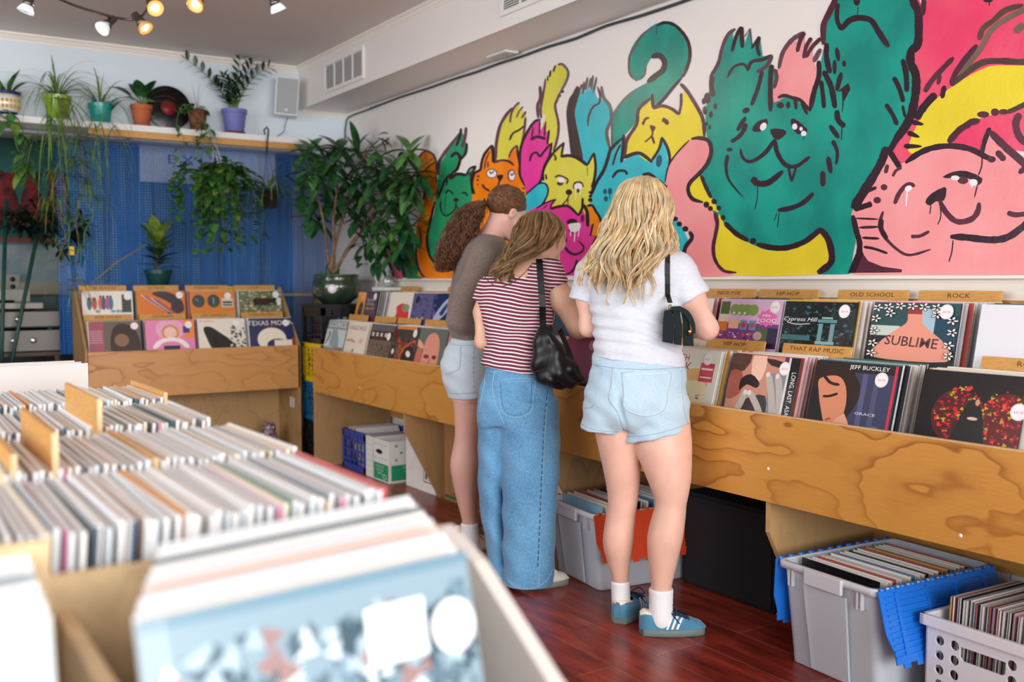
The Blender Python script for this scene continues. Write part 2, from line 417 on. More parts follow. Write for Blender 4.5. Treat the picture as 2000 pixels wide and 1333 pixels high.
# --- far left: ring, green tail, rose paw
S(F1, 17, [(205, 170), (182, 210), (195, 265), (222, 262), (228, 200), (207, 172)], paint('mauve', '#b99aa2', '#c0a6ac'))
P(F1, DGR, [(150, 330), (180, 285), (210, 330), (212, 600), (250, 850), (310, 1180), (365, 1262), (200, 1262), (165, 1100), (140, 800)])
P(F1, ROS, [(50, 960), (110, 1020), (160, 1110), (195, 1262), (130, 1262), (80, 1100)])
S(F1, 24, [(148, 330), (180, 278), (208, 310), (208, 380)]); S(F1, 22, [(28, 960), (70, 1110), (120, 1262)]); S(F1, 22, [(110, 1000), (145, 1075), (172, 1075)]); S(F1, 26, [(160, 1075), (180, 1160), (205, 1262)])
# --- orange tail and body
P(F1, ORG, [(300, 400), (320, 310), (370, 265), (430, 300), (457, 380), (458, 560), (440, 690), (412, 780), (388, 900), (382, 1020), (430, 1120), (520, 1190), (700, 1190), (880, 1000), (920, 930), (1060, 960), (1060, 1270), (370, 1268), (320, 1180), (290, 1050), (300, 850), (350, 700), (365, 560), (312, 450)], 3)
S(F1, 18, [(300, 420), (308, 330), (365, 266), (425, 288), (452, 350), (460, 430)], MAU); S(F1, 18, [(368, 555), (362, 600), (352, 650)]); S(F1, 16, [(292, 1000), (300, 1130), (328, 1220), (365, 1262)]); S(F1, 18, [(318, 860), (330, 930), (330, 1040)], MAU); S(F1, 9, [(455, 430), (457, 520)])
# --- green cat with raised paw
P(F1, GRN, [(400, 1100), (384, 980), (400, 860), (440, 740), (452, 600), (470, 460), (480, 380), (560, 240), (600, 160), (650, 110), (685, 180), (690, 260), (650, 330), (600, 430), (690, 445), (765, 380), (732, 470), (745, 580), (790, 700), (790, 1200), (560, 1200), (450, 1170)], 3)
S(F1, 26, [(468, 450), (480, 345), (560, 225), (645, 125)], MAU); S(F1, 22, [(612, 225), (640, 150), (650, 85)]); S(F1, 26, [(655, 235), (680, 160), (690, 75)], MAU); S(F1, 22, [(695, 200), (685, 280), (640, 335)])
S(F1, 24, [(568, 312), (610, 278), (642, 320), (622, 400), (590, 432)]); S(F1, 18, [(592, 420), (575, 450), (562, 490)]); S(F1, 20, [(572, 440), (520, 500), (490, 580), (455, 640)]); S(F1, 24, [(568, 485), (620, 445), (692, 455)])
S(F1, 18, [(690, 455), (720, 402), (772, 382)]); S(F1, 18, [(765, 390), (730, 470), (742, 590)]); S(F1, 14, [(530, 540), (545, 490)]); S(F1, 12, [(710, 460), (725, 430)])
S(F1, 16, [(530, 600), (552, 573), (592, 605)]); S(F1, 14, [(655, 600), (682, 592), (702, 622)]); E(F1, INK, (610, 650, 22, 16)); S(F1, 13, [(610, 665), (598, 730), (530, 775), (492, 730), (488, 655)]); S(F1, 11, [(605, 690), (632, 722)]); S(F1, 5, [(528, 600), (522, 740)])
S(F1, 20, [(445, 660), (420, 760), (392, 880), (382, 980), (402, 1090), (460, 1160), (530, 1200)]); S(F1, 12, [(468, 560), (450, 620)])
# --- yellow tail
P(F2, YEL2, [(590, 480), (560, 440), (558, 380), (590, 250), (600, 180), (640, 110), (680, 65), (720, 58), (760, 105), (755, 170), (700, 270), (670, 360), (658, 400), (682, 520), (692, 600), (668, 720), (640, 790), (600, 660), (560, 560)])
S(F2, 20, [(685, 68), (725, 65), (768, 125), (752, 200), (708, 280)], GRY); S(F2, 20, [(708, 280), (678, 350), (665, 400), (690, 520), (690, 600), (672, 690), (650, 750)], MAU); S(F2, 18, [(590, 175), (578, 260), (566, 330), (552, 420), (556, 490)], MAU)
S(F2, 26, [(545, 235), (550, 330), (528, 390), (532, 490)], MAU); S(F2, 12, [(605, 155), (610, 195)]); S(F2, 16, [(630, 110), (622, 165)]); S(F2, 16, [(668, 70), (650, 125)]); E(F2, MAU, (720, 278, 16, 14), (698, 310, 14, 14))
# --- yellow paw
P(F2, YEL2, [(200, 810), (215, 700), (225, 560), (270, 470), (320, 410), (350, 400), (382, 365), (378, 430), (412, 398), (408, 470), (435, 440), (430, 520), (415, 600), (410, 700), (380, 780), (370, 880), (200, 880)], 2)
S(F2, 26, [(196, 830), (200, 700), (228, 560), (275, 470), (328, 408)], MAU); S(F2, 17, [(310, 525), (318, 460), (345, 400), (385, 362)], MAU); S(F2, 13, [(360, 485), (385, 430), (412, 398)], MAU); S(F2, 18, [(400, 490), (436, 435)], MAU); S(F2, 20, [(432, 480), (420, 600), (398, 730)], MAU); S(F2, 16, [(305, 665), (332, 610), (382, 582), (428, 545)])
# --- magenta paw
P(F2, MAG, [(440, 1100), (395, 1000), (385, 880), (390, 760), (430, 620), (480, 530), (545, 500), (550, 590), (592, 510), (588, 600), (620, 580), (608, 680), (632, 690), (625, 790), (590, 860), (545, 1000), (470, 1075)], 2)
S(F2, 22, [(440, 1090), (390, 960), (385, 850), (395, 720), (440, 610), (500, 520), (552, 498)]); S(F2, 14, [(545, 505), (540, 620)]); S(F2, 14, [(592, 512), (580, 640)]); S(F2, 14, [(482, 640), (492, 560)]); S(F2, 24, [(470, 658), (530, 635), (592, 655)]); S(F2, 18, [(620, 580), (602, 700)])
S(F2, 18, [(465, 832), (480, 778), (518, 760), (545, 790), (580, 750), (630, 690)]); S(F2, 20, [(640, 680), (620, 790), (580, 870), (548, 990), (470, 1075)])
# --- orange cat face
P(F2, ORG, [(15, 1560), (10, 1000), (30, 930), (75, 900), (85, 840), (110, 770), (160, 705), (180, 780), (188, 842), (240, 822), (290, 822), (300, 780), (362, 700), (375, 800), (378, 880), (388, 950), (430, 1030), (440, 1110), (450, 1560)], 1)
S(F2, 22, [(15, 1090), (10, 1000), (30, 925), (75, 895), (85, 840), (110, 770), (166, 700)]); S(F2, 26, [(166, 700), (175, 760), (178, 840)]); S(F2, 18, [(180, 842), (240, 822), (300, 830), (342, 862)], MAR); S(F2, 16, [(300, 800), (325, 740), (366, 703)], MAU); S(F2, 18, [(366, 703), (372, 780), (386, 860), (384, 930), (428, 1030)])
S(F2, 12, [(107, 890), (120, 820), (150, 750)], MAR); S(F2, 12, [(135, 882), (136, 830)], MAR)
E(F2, MAR, (165, 925, 46, 38), (322, 940, 32, 46)); E(F2, WHT, (165, 926, 38, 31), (325, 942, 24, 38)); S(F2, 10, [(150, 905), (158, 925), (185, 905)]); S(F2, 10, [(315, 925), (325, 940), (345, 915)])
P(F2, INK, [(205, 948), (235, 934), (258, 944), (232, 988)], 3); S(F2, 18, [(228, 975), (216, 1022)], MAR); S(F2, 18, [(90, 1012), (115, 1045), (150, 1062)], MAR)
for q in ([(48, 945), (70, 950)], [(44, 975), (64, 980)], [(48, 1010), (60, 1015)], [(405, 1045), (430, 1042)], [(405, 1080), (425, 1075)], [(20, 1040), (30, 1090)]): S(F2, 13, q)
# --- cyan arm
P(F2, CYAN, [(870, 850), (850, 600), (820, 450), (850, 330), (875, 265), (900, 290), (925, 240), (945, 280), (960, 225), (980, 285), (1000, 330), (1060, 350), (1100, 420), (1092, 520), (1072, 600), (1100, 740), (1100, 1100), (960, 1120), (900, 900)], 2)
P(F2, paint('brown_ink', '#493237', '#3c262e'), [(800, 300), (838, 235), (862, 262), (858, 300), (825, 420), (826, 500), (868, 700), (884, 830), (800, 800), (775, 650), (754, 455), (775, 340)], 3)
for q in ([(885, 300), (895, 200)], [(905, 265), (922, 165)], [(930, 250), (950, 170)], [(950, 270), (965, 150)], [(968, 290), (992, 165)], [(858, 270), (880, 220)]): S(F2, 18, q, GRY)
S(F2, 16, [(925, 552), (930, 480), (965, 400), (1012, 370), (1020, 310), (1000, 240)], MAU); S(F2, 26, [(1032, 235), (1045, 320), (1100, 400), (1108, 500), (1072, 600), (1100, 740)], GRY)
# --- cyan body behind the blonde
A.poly([(1160, 375), (1180, 332), (1193, 292), (1212, 267), (1220, 262), (1217, 315), (1244, 298), (1276, 318), (1292, 268), (1306, 292), (1310, 322), (1303, 360), (1312, 400), (1350, 480), (1350, 534), (1180, 538), (1172, 450), (1152, 400)], CYAN)
# --- teal hooked tail
P(F3, TEAL, [(220, 1030), (225, 860), (240, 780), (320, 670), (400, 590), (520, 520), (600, 450), (660, 400), (655, 340), (590, 312), (530, 345), (492, 420), (480, 480), (430, 512), (390, 500), (362, 440), (365, 300), (430, 180), (520, 100), (590, 60), (660, 55), (740, 85), (810, 170), (840, 260), (838, 360), (800, 460), (730, 550), (640, 650), (570, 740), (440, 760), (400, 860), (300, 970)], 3)
S(F3, 26, [(578, 85), (640, 58), (720, 78), (800, 160), (836, 245), (840, 330), (822, 400), (790, 485)]); S(F3, 18, [(560, 92), (470, 150), (420, 230), (370, 310), (360, 400), (372, 470), (425, 520)], GRY); S(F3, 46, [(535, 328), (600, 318), (640, 365), (630, 430), (575, 475), (505, 530)], paint('ink_grey', '#3d343c', '#2f2830'))
S(F3, 12, [(492, 400), (482, 470), (440, 510)], GRY); S(F3, 16, [(228, 1035), (226, 860), (242, 770), (330, 655), (430, 575)], GRY); S(F3, 24, [(775, 495), (700, 580), (640, 655), (580, 715), (540, 745)], MAU); S(F3, 6, [(575, 85), (578, 150)]); S(F3, 14, [(790, 460), (770, 500)])
# --- yellow cat with small face
P(F3, YEL, [(330, 1125), (342, 1000), (412, 880), (442, 740), (532, 670), (552, 742), (620, 720), (700, 752), (757, 792), (790, 600), (860, 680), (930, 790), (962, 965), (860, 1010), (800, 1040), (680, 1190), (662, 1050), (617, 960), (540, 1168), (420, 1090)], 2)
S(F3, 28, [(330, 1110), (345, 985), (420, 860), (440, 740), (538, 650)], MAR); S(F3, 26, [(542, 620), (550, 735)], MAU); S(F3, 26, [(550, 738), (620, 715), (700, 740), (755, 785)], MAR); S(F3, 22, [(755, 785), (772, 700), (772, 615)], MAU); S(F3, 28, [(765, 540), (820, 600), (900, 730), (945, 830), (955, 965)], MAR)
S(F3, 26, [(468, 865), (490, 820), (522, 808)], MAR, 14); S(F3, 34, [(622, 822), (650, 835), (668, 862)], MAR); P(F3, MAR, [(525, 868), (572, 882), (545, 925)], 3); S(F3, 14, [(545, 900), (542, 950), (485, 1002)], MAR); S(F3, 20, [(540, 950), (562, 1015)], MAR)
# cyan cat details
S(F2, 28, [(950, 1100), (985, 1010), (1050, 900), (1085, 800), (1110, 730), (1200, 645)]); S(F3, 26, [(320, 940), (312, 1060), (300, 1165)]); S(F3, 28, [(305, 1130), (420, 1088), (480, 1108), (545, 1162)]); S(F3, 22, [(538, 1150), (600, 1050), (620, 962)]); S(F3, 24, [(618, 960), (670, 1060), (682, 1180), (655, 1333)])
S(F3, 17, [(232, 1185), (260, 1090), (295, 1018)]); E(F3, paint('navy', '#24566d', '#1d4a60'), (598, 1150, 24, 50, 8)); S(F3, 22, [(228, 1285), (270, 1232), (330, 1230), (345, 1260)]); S(F3, 26, [(468, 1262), (520, 1252), (585, 1300)])
E(F2, paint('navy', '#24566d', '#1d4a60'), (1060, 1068, 14, 22), (1100, 1066, 17, 27), (1068, 1126, 17, 22)); S(F2, 6, [(1098, 1090), (1098, 1132)])
# --- yellow dripping face
P(F2, YEL2, [(600, 1130), (590, 990), (570, 960), (580, 880), (640, 780), (732, 680), (717, 788), (800, 790), (870, 830), (920, 862), (972, 760), (990, 870), (982, 950), (942, 1080), (942, 1170), (900, 1250), (850, 1244), (790, 1184), (720, 1180), (640, 1195)], 2)
S(F2, 20, [(575, 985), (575, 900), (640, 780), (738, 680)]); S(F2, 16, [(735, 682), (714, 790)]); S(F2, 26, [(708, 792), (790, 785), (860, 815), (920, 862)]); S(F2, 18, [(918, 865), (974, 760)]); S(F2, 22, [(974, 762), (986, 860), (980, 950), (955, 1040)]); S(F2, 6, [(921, 870), (922, 948)])
S(F2, 16, [(660, 775), (672, 810), (660, 820)], MAR); S(F2, 15, [(665, 958), (700, 942), (765, 972), (755, 1010)], MAR); E(F2, MAR, (706, 1004, 26, 18)); E(F2, WHT, (714, 976, 28, 22)); S(F2, 17, [(812, 1045), (824, 1002), (870, 998), (890, 1035)], MAR); E(F2, WHT, (850, 1028, 33, 28)); E(F2, MAR, (848, 1062, 12, 18)); S(F2, 6, [(831, 1050), (828, 1132)], WHT); S(F2, 6, [(863, 1050), (862, 1095)], WHT)
E(F2, INK, (776, 1074, 26, 24)); S(F2, 11, [(778, 1090), (762, 1130), (722, 1175)], MAR); S(F2, 10, [(768, 1110), (768, 1172)], MAR); S(F2, 16, [(592, 930), (600, 975)]); E(F2, INK, (945, 1075, 14, 12), (945, 1105, 14, 12), (944, 1135, 18, 17))
# --- cyan blob
P(F2, CYAN, [(430, 1110), (470, 1060), (530, 1007), (580, 1002), (610, 1040), (600, 1110), (560, 1180), (500, 1260), (430, 1260)]); S(F2, 14, [(430, 1098), (480, 1052), (540, 1005), (590, 1007), (612, 1050), (600, 1110), (550, 1190), (500, 1240)])
# --- magenta spiky cat + orange shape
P(F8, ORG, [(780, 225), (860, 235), (910, 330), (960, 420), (985, 520), (985, 760), (850, 760), (830, 620), (800, 440), (810, 330)], 2)
P(F8, MAG, [(100, 240), (200, 200), (380, 130), (312, 250), (400, 240), (520, 220), (600, 260), (670, 350), (720, 255), (790, 400), (792, 500), (850, 460), (820, 600), (895, 620), (840, 720), (800, 800), (720, 900), (650, 1000), (655, 1125), (470, 1125), (0, 1100), (0, 300)], 1)
S(F8, 22, [(120, 250), (250, 175), (382, 130)]); S(F8, 20, [(378, 132), (325, 190), (302, 262)]); S(F8, 36, [(300, 258), (400, 228), (520, 215), (590, 258), (672, 345)]); S(F8, 34, [(668, 345), (718, 250), (726, 110)]); S(F8, 46, [(735, 200), (785, 300), (792, 485)])
S(F8, 26, [(790, 488), (862, 448), (828, 604), (905, 612), (845, 725)], INK, None, 1); E(F8, MAR, (724, 380, 24, 52)); S(F8, 34, [(780, 218), (850, 212), (900, 290), (950, 370), (982, 505)])
E(F8, INK, (590, 428, 72, 46), (590, 540, 50, 34, 20)); P(F8, WHT, [(540, 460), (600, 442), (690, 440), (694, 510), (622, 562), (560, 530)], 3); S(F8, 14, [(572, 520), (567, 612)], WHT); S(F8, 13, [(628, 540), (616, 692)], WHT); S(F8, 12, [(684, 495), (668, 622)], WHT)
S(F8, 40, [(480, 725), (540, 810), (620, 850), (712, 815), (738, 750), (668, 665)], INK, 20); S(F8, 34, [(650, 915), (630, 1010), (560, 1090), (468, 1120)], INK, 24); S(F8, 28, [(500, 595), (512, 690)]); S(F8, 16, [(205, 260), (270, 200)], MAR)
# --- hot pink beyond the teal arm
A.poly([(1785, -230), (2300, -230), (2300, 340), (1960, 290), (1715, 330), (1740, 250), (1780, 150), (1790, 30)], HOT)
P(F6, WHT, [(645, -20), (730, -20), (700, 40), (672, 55)], 0)
# --- big teal cat
A.poly([(1378, 215), (1385, 190), (1388, 150), (1405, 125), (1415, 90), (1432, 60), (1433, 98), (1449, 55), (1453, 92), (1465, 58), (1472, 92), (1485, 72), (1490, 110), (1508, 108), (1502, 135), (1515, 145), (1540, 150), (1600, 140), (1612, 85), (1609, 50), (1625, 20), (1640, -20), (1660, -120), (1680, -230), (1800, -230), (1788, 0), (1796, 30), (1796, 85), (1782, 108), (1788, 150), (1794, 190), (1784, 230), (1754, 280), (1735, 300), (1724, 288), (1715, 330), (1668, 410), (1672, 470), (1660, 536), (1400, 538), (1395, 480), (1368, 350), (1385, 300), (1380, 250)], TEAL)
S(F4, 28, [(112, 610), (178, 500), (208, 380), (250, 280), (310, 228)], MAU); S(F4, 30, [(285, 410), (318, 290), (360, 212)]); S(F4, 34, [(368, 380), (362, 280), (360, 212)]); S(F4, 20, [(385, 290), (425, 228), (445, 375)], MAU, None, 1); S(F4, 20, [(440, 385), (500, 290)]); S(F4, 30, [(500, 288), (485, 370), (505, 445)])
S(F4, 22, [(248, 615), (300, 530), (380, 508), (412, 560)]); S(F4, 28, [(410, 562), (440, 490), (530, 470), (602, 436)]); S(F4, 30, [(602, 436), (560, 520), (480, 572)], MAU); S(F4, 34, [(525, 560), (490, 700), (438, 835)]); S(F4, 38, [(600, 510), (588, 640), (590, 882)], paint('ink_brown', '#3f222c', '#331a24')); S(F4, 42, [(132, 600), (125, 680), (138, 765)])
E(F4, INK, (72, 872, 18, 34), (92, 775, 28, 44), (155, 840, 15, 25), (120, 905, 16, 28), (86, 978, 11, 17), (110, 1006, 11, 19)); E(F4, MAU, (62, 800, 14, 26))
# pink raised paw
P(F4, PNK, [(620, 810), (612, 690), (650, 560), (700, 420), (790, 320), (802, 410), (858, 250), (856, 440), (912, 310), (922, 480), (950, 560), (952, 680), (902, 870), (800, 790), (700, 770)], 2)
S(F4, 34, [(655, 545), (690, 410), (765, 310), (860, 256)], MAU); S(F4, 34, [(800, 412), (828, 310), (858, 258)], MAR); S(F4, 32, [(852, 462), (872, 370), (912, 298)], MAR); S(F4, 30, [(870, 455), (920, 370), (990, 298)], MAR); S(F4, 36, [(930, 490), (985, 385)], MAU); S(F4, 40, [(970, 480), (972, 600), (935, 720), (903, 870)]); S(F4, 30, [(625, 545), (640, 620), (615, 700)], MAU)
S(F4, 28, [(648, 772), (700, 755), (760, 772), (830, 795), (905, 880)]); S(F4, 30, [(785, 770), (792, 865)]); S(F4, 26, [(830, 800), (880, 905)]); E(F4, INK, (667, 832, 30, 25), (730, 830, 18, 28)); S(F4, 36, [(988, 635), (1005, 760), (1012, 855)]); S(F4, 44, [(1008, 560), (1070, 690), (1100, 855)])
S(F4, 46, [(1160, -160), (1100, 0), (1055, 100), (1010, 200), (1008, 355)], MAR); S(F4, 42, [(1035, 340), (1032, 450), (1060, 580)]); S(F4, 36, [(1122, 25), (1115, 150), (1152, 238)]); S(F4, 48, [(1148, 238), (1210, 165), (1290, 142), (1380, 160), (1430, 230), (1480, 310), (1525, 372)]); S(F4, 7, [(1282, 50), (1276, 132)]); S(F4, 50, [(1268, -60), (1272, 45)])
E(F4, INK, (1120, 430, 19, 56, -8), (1096, 530, 17, 58), (1172, 503, 16, 26)); S(F4, 38, [(1150, 572), (1112, 718)]); P(F4, INK, [(1115, 725), (1205, 655), (1222, 705), (1160, 820), (1152, 720)], 0); S(F4, 12, [(1165, 800), (1155, 890)], INK, 6)
S(F4, 44, [(1115, 870), (1125, 950), (1178, 1000)]); S(F4, 38, [(1058, 990), (1130, 1092)]); S(F4, 38, [(1080, 1110), (1118, 1200), (1108, 1300)], INK, 20); S(F5, 44, [(1415, 205), (1440, 350)]); S(F5, 48, [(1370, 330), (1370, 465)]); S(F4, 9, [(1155, 1000), (1150, 1110)])
E(F4, INK, (398, 873, 32, 22, -25)); S(F4, 36, [(395, 925), (328, 1032)]); S(F4, 34, [(400, 975), (360, 1060), (280, 1122)]); E(F4, INK, (268, 1182, 24, 15)); S(F5, 38, [(545, 190), (530, 300), (562, 420), (685, 565)], INK, 10)
P(F4, INK, [(443, 1030), (482, 965), (562, 938), (562, 1000), (500, 1042)], 2); E(F4, WHT, (534, 1000, 24, 34, 30)); P(F4, INK, [(752, 945), (790, 942), (882, 1022), (860, 1052), (800, 1058), (758, 1000)], 2); E(F4, WHT, (782, 1000, 21, 25), (832, 1018, 13, 16), (853, 1055, 22, 22)); S(F4, 7, [(855, 1070), (852, 1104)])
P(F4, INK, [(590, 1020), (690, 1022), (715, 1055), (655, 1105), (612, 1085)], 2); S(F4, 20, [(352, 1175), (375, 1250), (440, 1275), (545, 1210), (625, 1100)], INK, 36); S(F4, 36, [(625, 1100), (642, 1200), (695, 1290), (760, 1325)]); S(F5, 34, [(1040, 275), (1100, 292), (1160, 280), (1258, 205)]); S(F5, 22, [(1068, 285), (1100, 425)]); S(F5, 22, [(1100, 425), (1142, 285)])
S(F5, 62, [(762, 385), (800, 435), (900, 430), (1025, 330)], INK, 46); S(F5, 8, [(805, 460), (802, 560), (780, 665)]); S(F5, 42, [(980, 672), (1100, 650), (1200, 605), (1290, 522)]); S(F5, 8, [(992, 690), (975, 825)]); S(F5, 6, [(972, 690), (948, 765)])
# --- yellow shapes and pink tail in front of the teal cat
P(F5, YEL, [(300, 370), (400, 560), (470, 690), (330, 620), (230, 560), (205, 480), (240, 430)], 2)
P(F5, YEL, [(470, 700), (520, 800), (640, 900), (760, 970), (900, 1020), (1050, 1020), (1200, 970), (1350, 870), (1400, 960), (1432, 1100), (1340, 1228), (600, 1236), (480, 1210), (430, 1080), (440, 950), (460, 800)], 2)
P(F5, PNK, [(0, 480), (10, 380), (40, 280), (110, 170), (220, 60), (300, 48), (370, 80), (402, 150), (380, 230), (300, 350), (220, 430), (202, 500), (232, 570), (330, 612), (420, 685), (455, 745), (450, 860), (418, 960), (420, 1080), (490, 1190), (600, 1236), (130, 1240), (150, 1060), (230, 950), (230, 880), (170, 830), (60, 700), (10, 600)], 3)
S(F5, 15, [(0, 430), (30, 290), (100, 180), (212, 62)]); S(F5, 36, [(228, 52), (300, 44), (378, 70), (402, 160), (370, 260), (300, 350), (220, 430), (202, 500), (240, 572), (332, 602)]); S(F5, 32, [(315, 370), (350, 460), (402, 565)])
E(F5, INK, (360, 622, 26, 28), (395, 656, 22, 22), (85, 745, 30, 21), (125, 790, 24, 22), (178, 832, 27, 24), (428, 595, 25, 24), (468, 652, 21, 22), (505, 735, 22, 24)); S(F5, 40, [(430, 690), (455, 780), (440, 880), (420, 1000), (440, 1110), (510, 1195), (622, 1212)], MAR, 26)
S(F5, 36, [(212, 855), (235, 910), (180, 990), (158, 1085)]); S(F5, 22, [(0, 540), (28, 640), (62, 712)])
S(F5, 42, [(518, 778), (620, 875), (725, 935)]); E(F5, INK, (765, 938, 28, 28)); S(F5, 48, [(795, 962), (900, 990), (1050, 998), (1200, 950), (1300, 880), (1355, 828)]); S(F5, 58, [(1345, 828), (1420, 930), (1450, 1080), (1420, 1150), (1325, 1215)])
# --- yellow arch and strokes, right
P(F6, YEL, [(560, 1260), (650, 1050), (760, 900), (900, 780), (1050, 680), (1250, 580), (1400, 570), (1555, 570), (1900, 560), (2600, 700), (2600, 900), (1900, 780), (1555, 920), (1400, 965), (1250, 1010), (1100, 1065), (950, 1190), (900, 1270), (700, 1320), (580, 1333)], 2)
S(F6, 54, [(935, 745), (1050, 640), (1200, 545), (1350, 530), (1555, 540), (1800, 530), (2500, 620)], paint('olive_ink', '#4a352e', '#5a463a')); S(F6, 46, [(935, 745), (955, 660), (1040, 530), (1155, 390)], MAR); S(F6, 46, [(1010, 640), (1180, 430), (1300, 240), (1555, 90), (1800, 0)], paint('olive_thin', '#6a5347', '#7b6a58')); S(F6, 46, [(1172, 350), (1205, 250), (1300, 175), (1400, 90), (1555, 45)], paint('olive_ink', '#4a352e', '#5a463a'))
S(F6, 60, [(1480, 280), (1560, 210)], paint('olive_thin', '#6a5347', '#7b6a58')); S(F6, 46, [(700, 800), (770, 690), (950, 500)], MAR); S(F6, 34, [(815, 735), (835, 650)], MAR); S(F6, 66, [(625, 1035), (700, 920), (795, 815)]); S(F6, 44, [(850, 855), (872, 745)]); E(F6, INK, (1250, 5, 40, 18)); S(F6, 8, [(1260, 10), (1260, 50)])
S(F6, 56, [(905, 1240), (1000, 1130), (1100, 1070)], MAR); E(F6, MAR, (1120, 1058, 62, 30, -12), (1208, 995, 54, 28), (1310, 975, 36, 33), (1385, 972, 44, 24)); S(F6, 44, [(1420, 975), (1500, 940), (1620, 880)], paint('olive_ink', '#4a352e', '#5a463a')); S(F6, 60, [(1525, 985), (1490, 1080), (1530, 1200), (1640, 1280)], MAR)
S(F6, 68, [(570, -400), (580, -150), (598, 0), (640, 100), (648, 200), (640, 380), (582, 450), (580, 550), (622, 650), (622, 800), (595, 950), (545, 1080), (460, 1200), (385, 1333)], INK, 76); S(F6, 44, [(700, -60), (690, 40), (680, 135)], MAR)
for q in ([(590, 1060), (690, 1082)], [(550, 1150), (655, 1192)], [(520, 1270), (675, 1272)]): S(F6, 50, q, INK, 22)
S(F6, 46, [(508, 515), (538, 640), (545, 800)]); S(F6, 42, [(430, 670), (480, 770), (515, 888)]); S(F6, 38, [(362, 905), (418, 990), (462, 1088)]); S(F6, 24, [(508, 915), (530, 1020)]); S(F6, 22, [(-10, 560), (8, 575)])
# --- pink cat, right
P(F7, PNK, [(300, 1240), (110, 1236), (135, 1200), (150, 1050), (130, 960), (110, 800), (100, 750), (180, 600), (280, 430), (350, 260), (385, 270), (440, 370), (520, 350), (620, 290), (760, 240), (900, 230), (1050, 260), (1130, 290), (1190, 130), (1300, 230), (1454, 370), (1700, 540), (2400, 600), (2400, 1180), (2400, 1240), (1400, 1240)], 2)
S(F7, 46, [(525, 358), (640, 278), (760, 235), (900, 225), (1040, 250), (1160, 310), (1225, 335)]); S(F7, 38, [(1130, 280), (1150, 190), (1190, 80)]); S(F7, 60, [(1190, 108), (1300, 220), (1454, 355), (1640, 520)], MAR); S(F7, 50, [(1245, 265), (1310, 338)], MAR); E(F7, MAR, (1205, 330, 34, 26)); S(F7, 44, [(1420, 440), (1500, 370)], MAR)
S(F7, 60, [(370, 230), (345, 330), (280, 450), (200, 580), (110, 720)], INK, 80); S(F7, 44, [(380, 235), (440, 330), (485, 400)]); S(F7, 24, [(425, 465), (450, 420), (495, 395)], MAR); S(F7, 34, [(385, 370), (368, 440)], MAR); E(F7, MAR, (357, 550, 27, 25), (303, 652, 30, 26)); S(F7, 44, [(120, 725), (200, 700), (262, 680)]); S(F7, 30, [(205, 590), (298, 550)])
S(F7, 44, [(110, 770), (140, 900), (165, 1000), (150, 1100), (95, 1225)]); S(F7, 16, [(130, 795), (312, 802)]); S(F7, 20, [(160, 868), (315, 862)]); S(F7, 22, [(185, 948), (320, 955)]); S(F7, 22, [(195, 1020), (280, 1035), (385, 1072)]); S(F7, 30, [(350, 740), (322, 850), (360, 940), (460, 1040), (560, 1085), (725, 1040)], MAR, 20); S(F7, 40, [(335, 800), (335, 880), (380, 960)])
P(F7, MAR, [(190, 1070), (230, 1130), (340, 1175), (500, 1198), (495, 1222), (100, 1226), (150, 1150)], 1); P(F7, INK, [(165, 1000), (195, 1075), (130, 1226), (70, 1226)], 0)
S(F7, 36, [(440, 682), (478, 595), (540, 530), (602, 540)], MAR); E(F7, WHT, (550, 560, 30, 23, -25)); S(F7, 15, [(540, 575), (530, 705)], WHT, 8)
P(F7, INK, [(818, 470), (900, 428), (1010, 422), (1135, 480), (1100, 535), (1050, 490), (960, 470), (880, 478)], 2); E(F7, MAR, (980, 497, 42, 28)); E(F7, WHT, (918, 477, 34, 20), (1062, 513, 34, 28)); S(F7, 12, [(1050, 530), (1048, 555)], WHT); S(F7, 10, [(1095, 530), (1070, 632)]); S(F7, 11, [(1130, 305), (1128, 380), (1102, 455)])
P(F7, INK, [(682, 665), (730, 600), (832, 548), (850, 580), (830, 655), (765, 662), (720, 695)], 2); S(F7, 44, [(795, 650), (840, 740), (930, 820), (1040, 805), (1095, 745), (1108, 670)], MAR, 44); S(F7, 9, [(728, 690), (718, 762)]); S(F7, 9, [(800, 690), (805, 780), (780, 845)])
S(F7, 56, [(880, 940), (1000, 945), (1200, 965), (1330, 945), (1454, 860), (1640, 700), (2000, 640)]); S(F7, 10, [(902, 965), (892, 1060), (868, 1140)]); S(F7, 30, [(570, 938), (640, 935), (715, 897)], MAR, 24); S(F7, 40, [(1330, 750), (1400, 768), (1500, 755)], MAR)
mural = mb.build('wall_mural', label='bright mural of wide-eyed cats and raised paws painted along the white right wall', cat='mural')
# ================================================================== record bins
XF = 2.507      # aisle face of the long bin's fascia
# ---- long bin along the mural wall
bin1 = thing('record_bin', 'long honey plywood record bin running under the mural with a deep front fascia', 'record bin', (2.8, 3.0, 0))
Y0, Y1 = -.55, 6.36
b = MB(); b.box((XF, Y0, .508), (XF + .018, Y1, .80), M_PLY); b.box((XF + .0005, Y0, .80), (XF + .0175, Y1, .803), M_EDGE)
for yy, zz in ((2.32, .62), (1.62, .545), (1.40, .72), (4.3, .66), (5.6, .6)):
    b.lathe([(.006, 0), (.0055, .0015), (0, .002)], (XF, yy, zz), M_WHITE, 10, rot=Matrix.Rotation(R(-90), 3, 'Y'))
b.build('fascia', bin1, label='swirly grained plywood fascia')
b = MB(); b.box((XF + .018, Y0, .655), (2.73, Y1, .67), M_PLYL); b.box((2.730, Y0, .52), (2.742, Y1, .86), M_PLYL); b.box((2.742, Y0, .845), (3.07, Y1, .86), M_PLYL); b.build('tray', bin1)
b = MB(); b.box((3.072, Y0, .3), (3.088, Y1, 1.182), M_TAG); b.build('back_board', bin1)
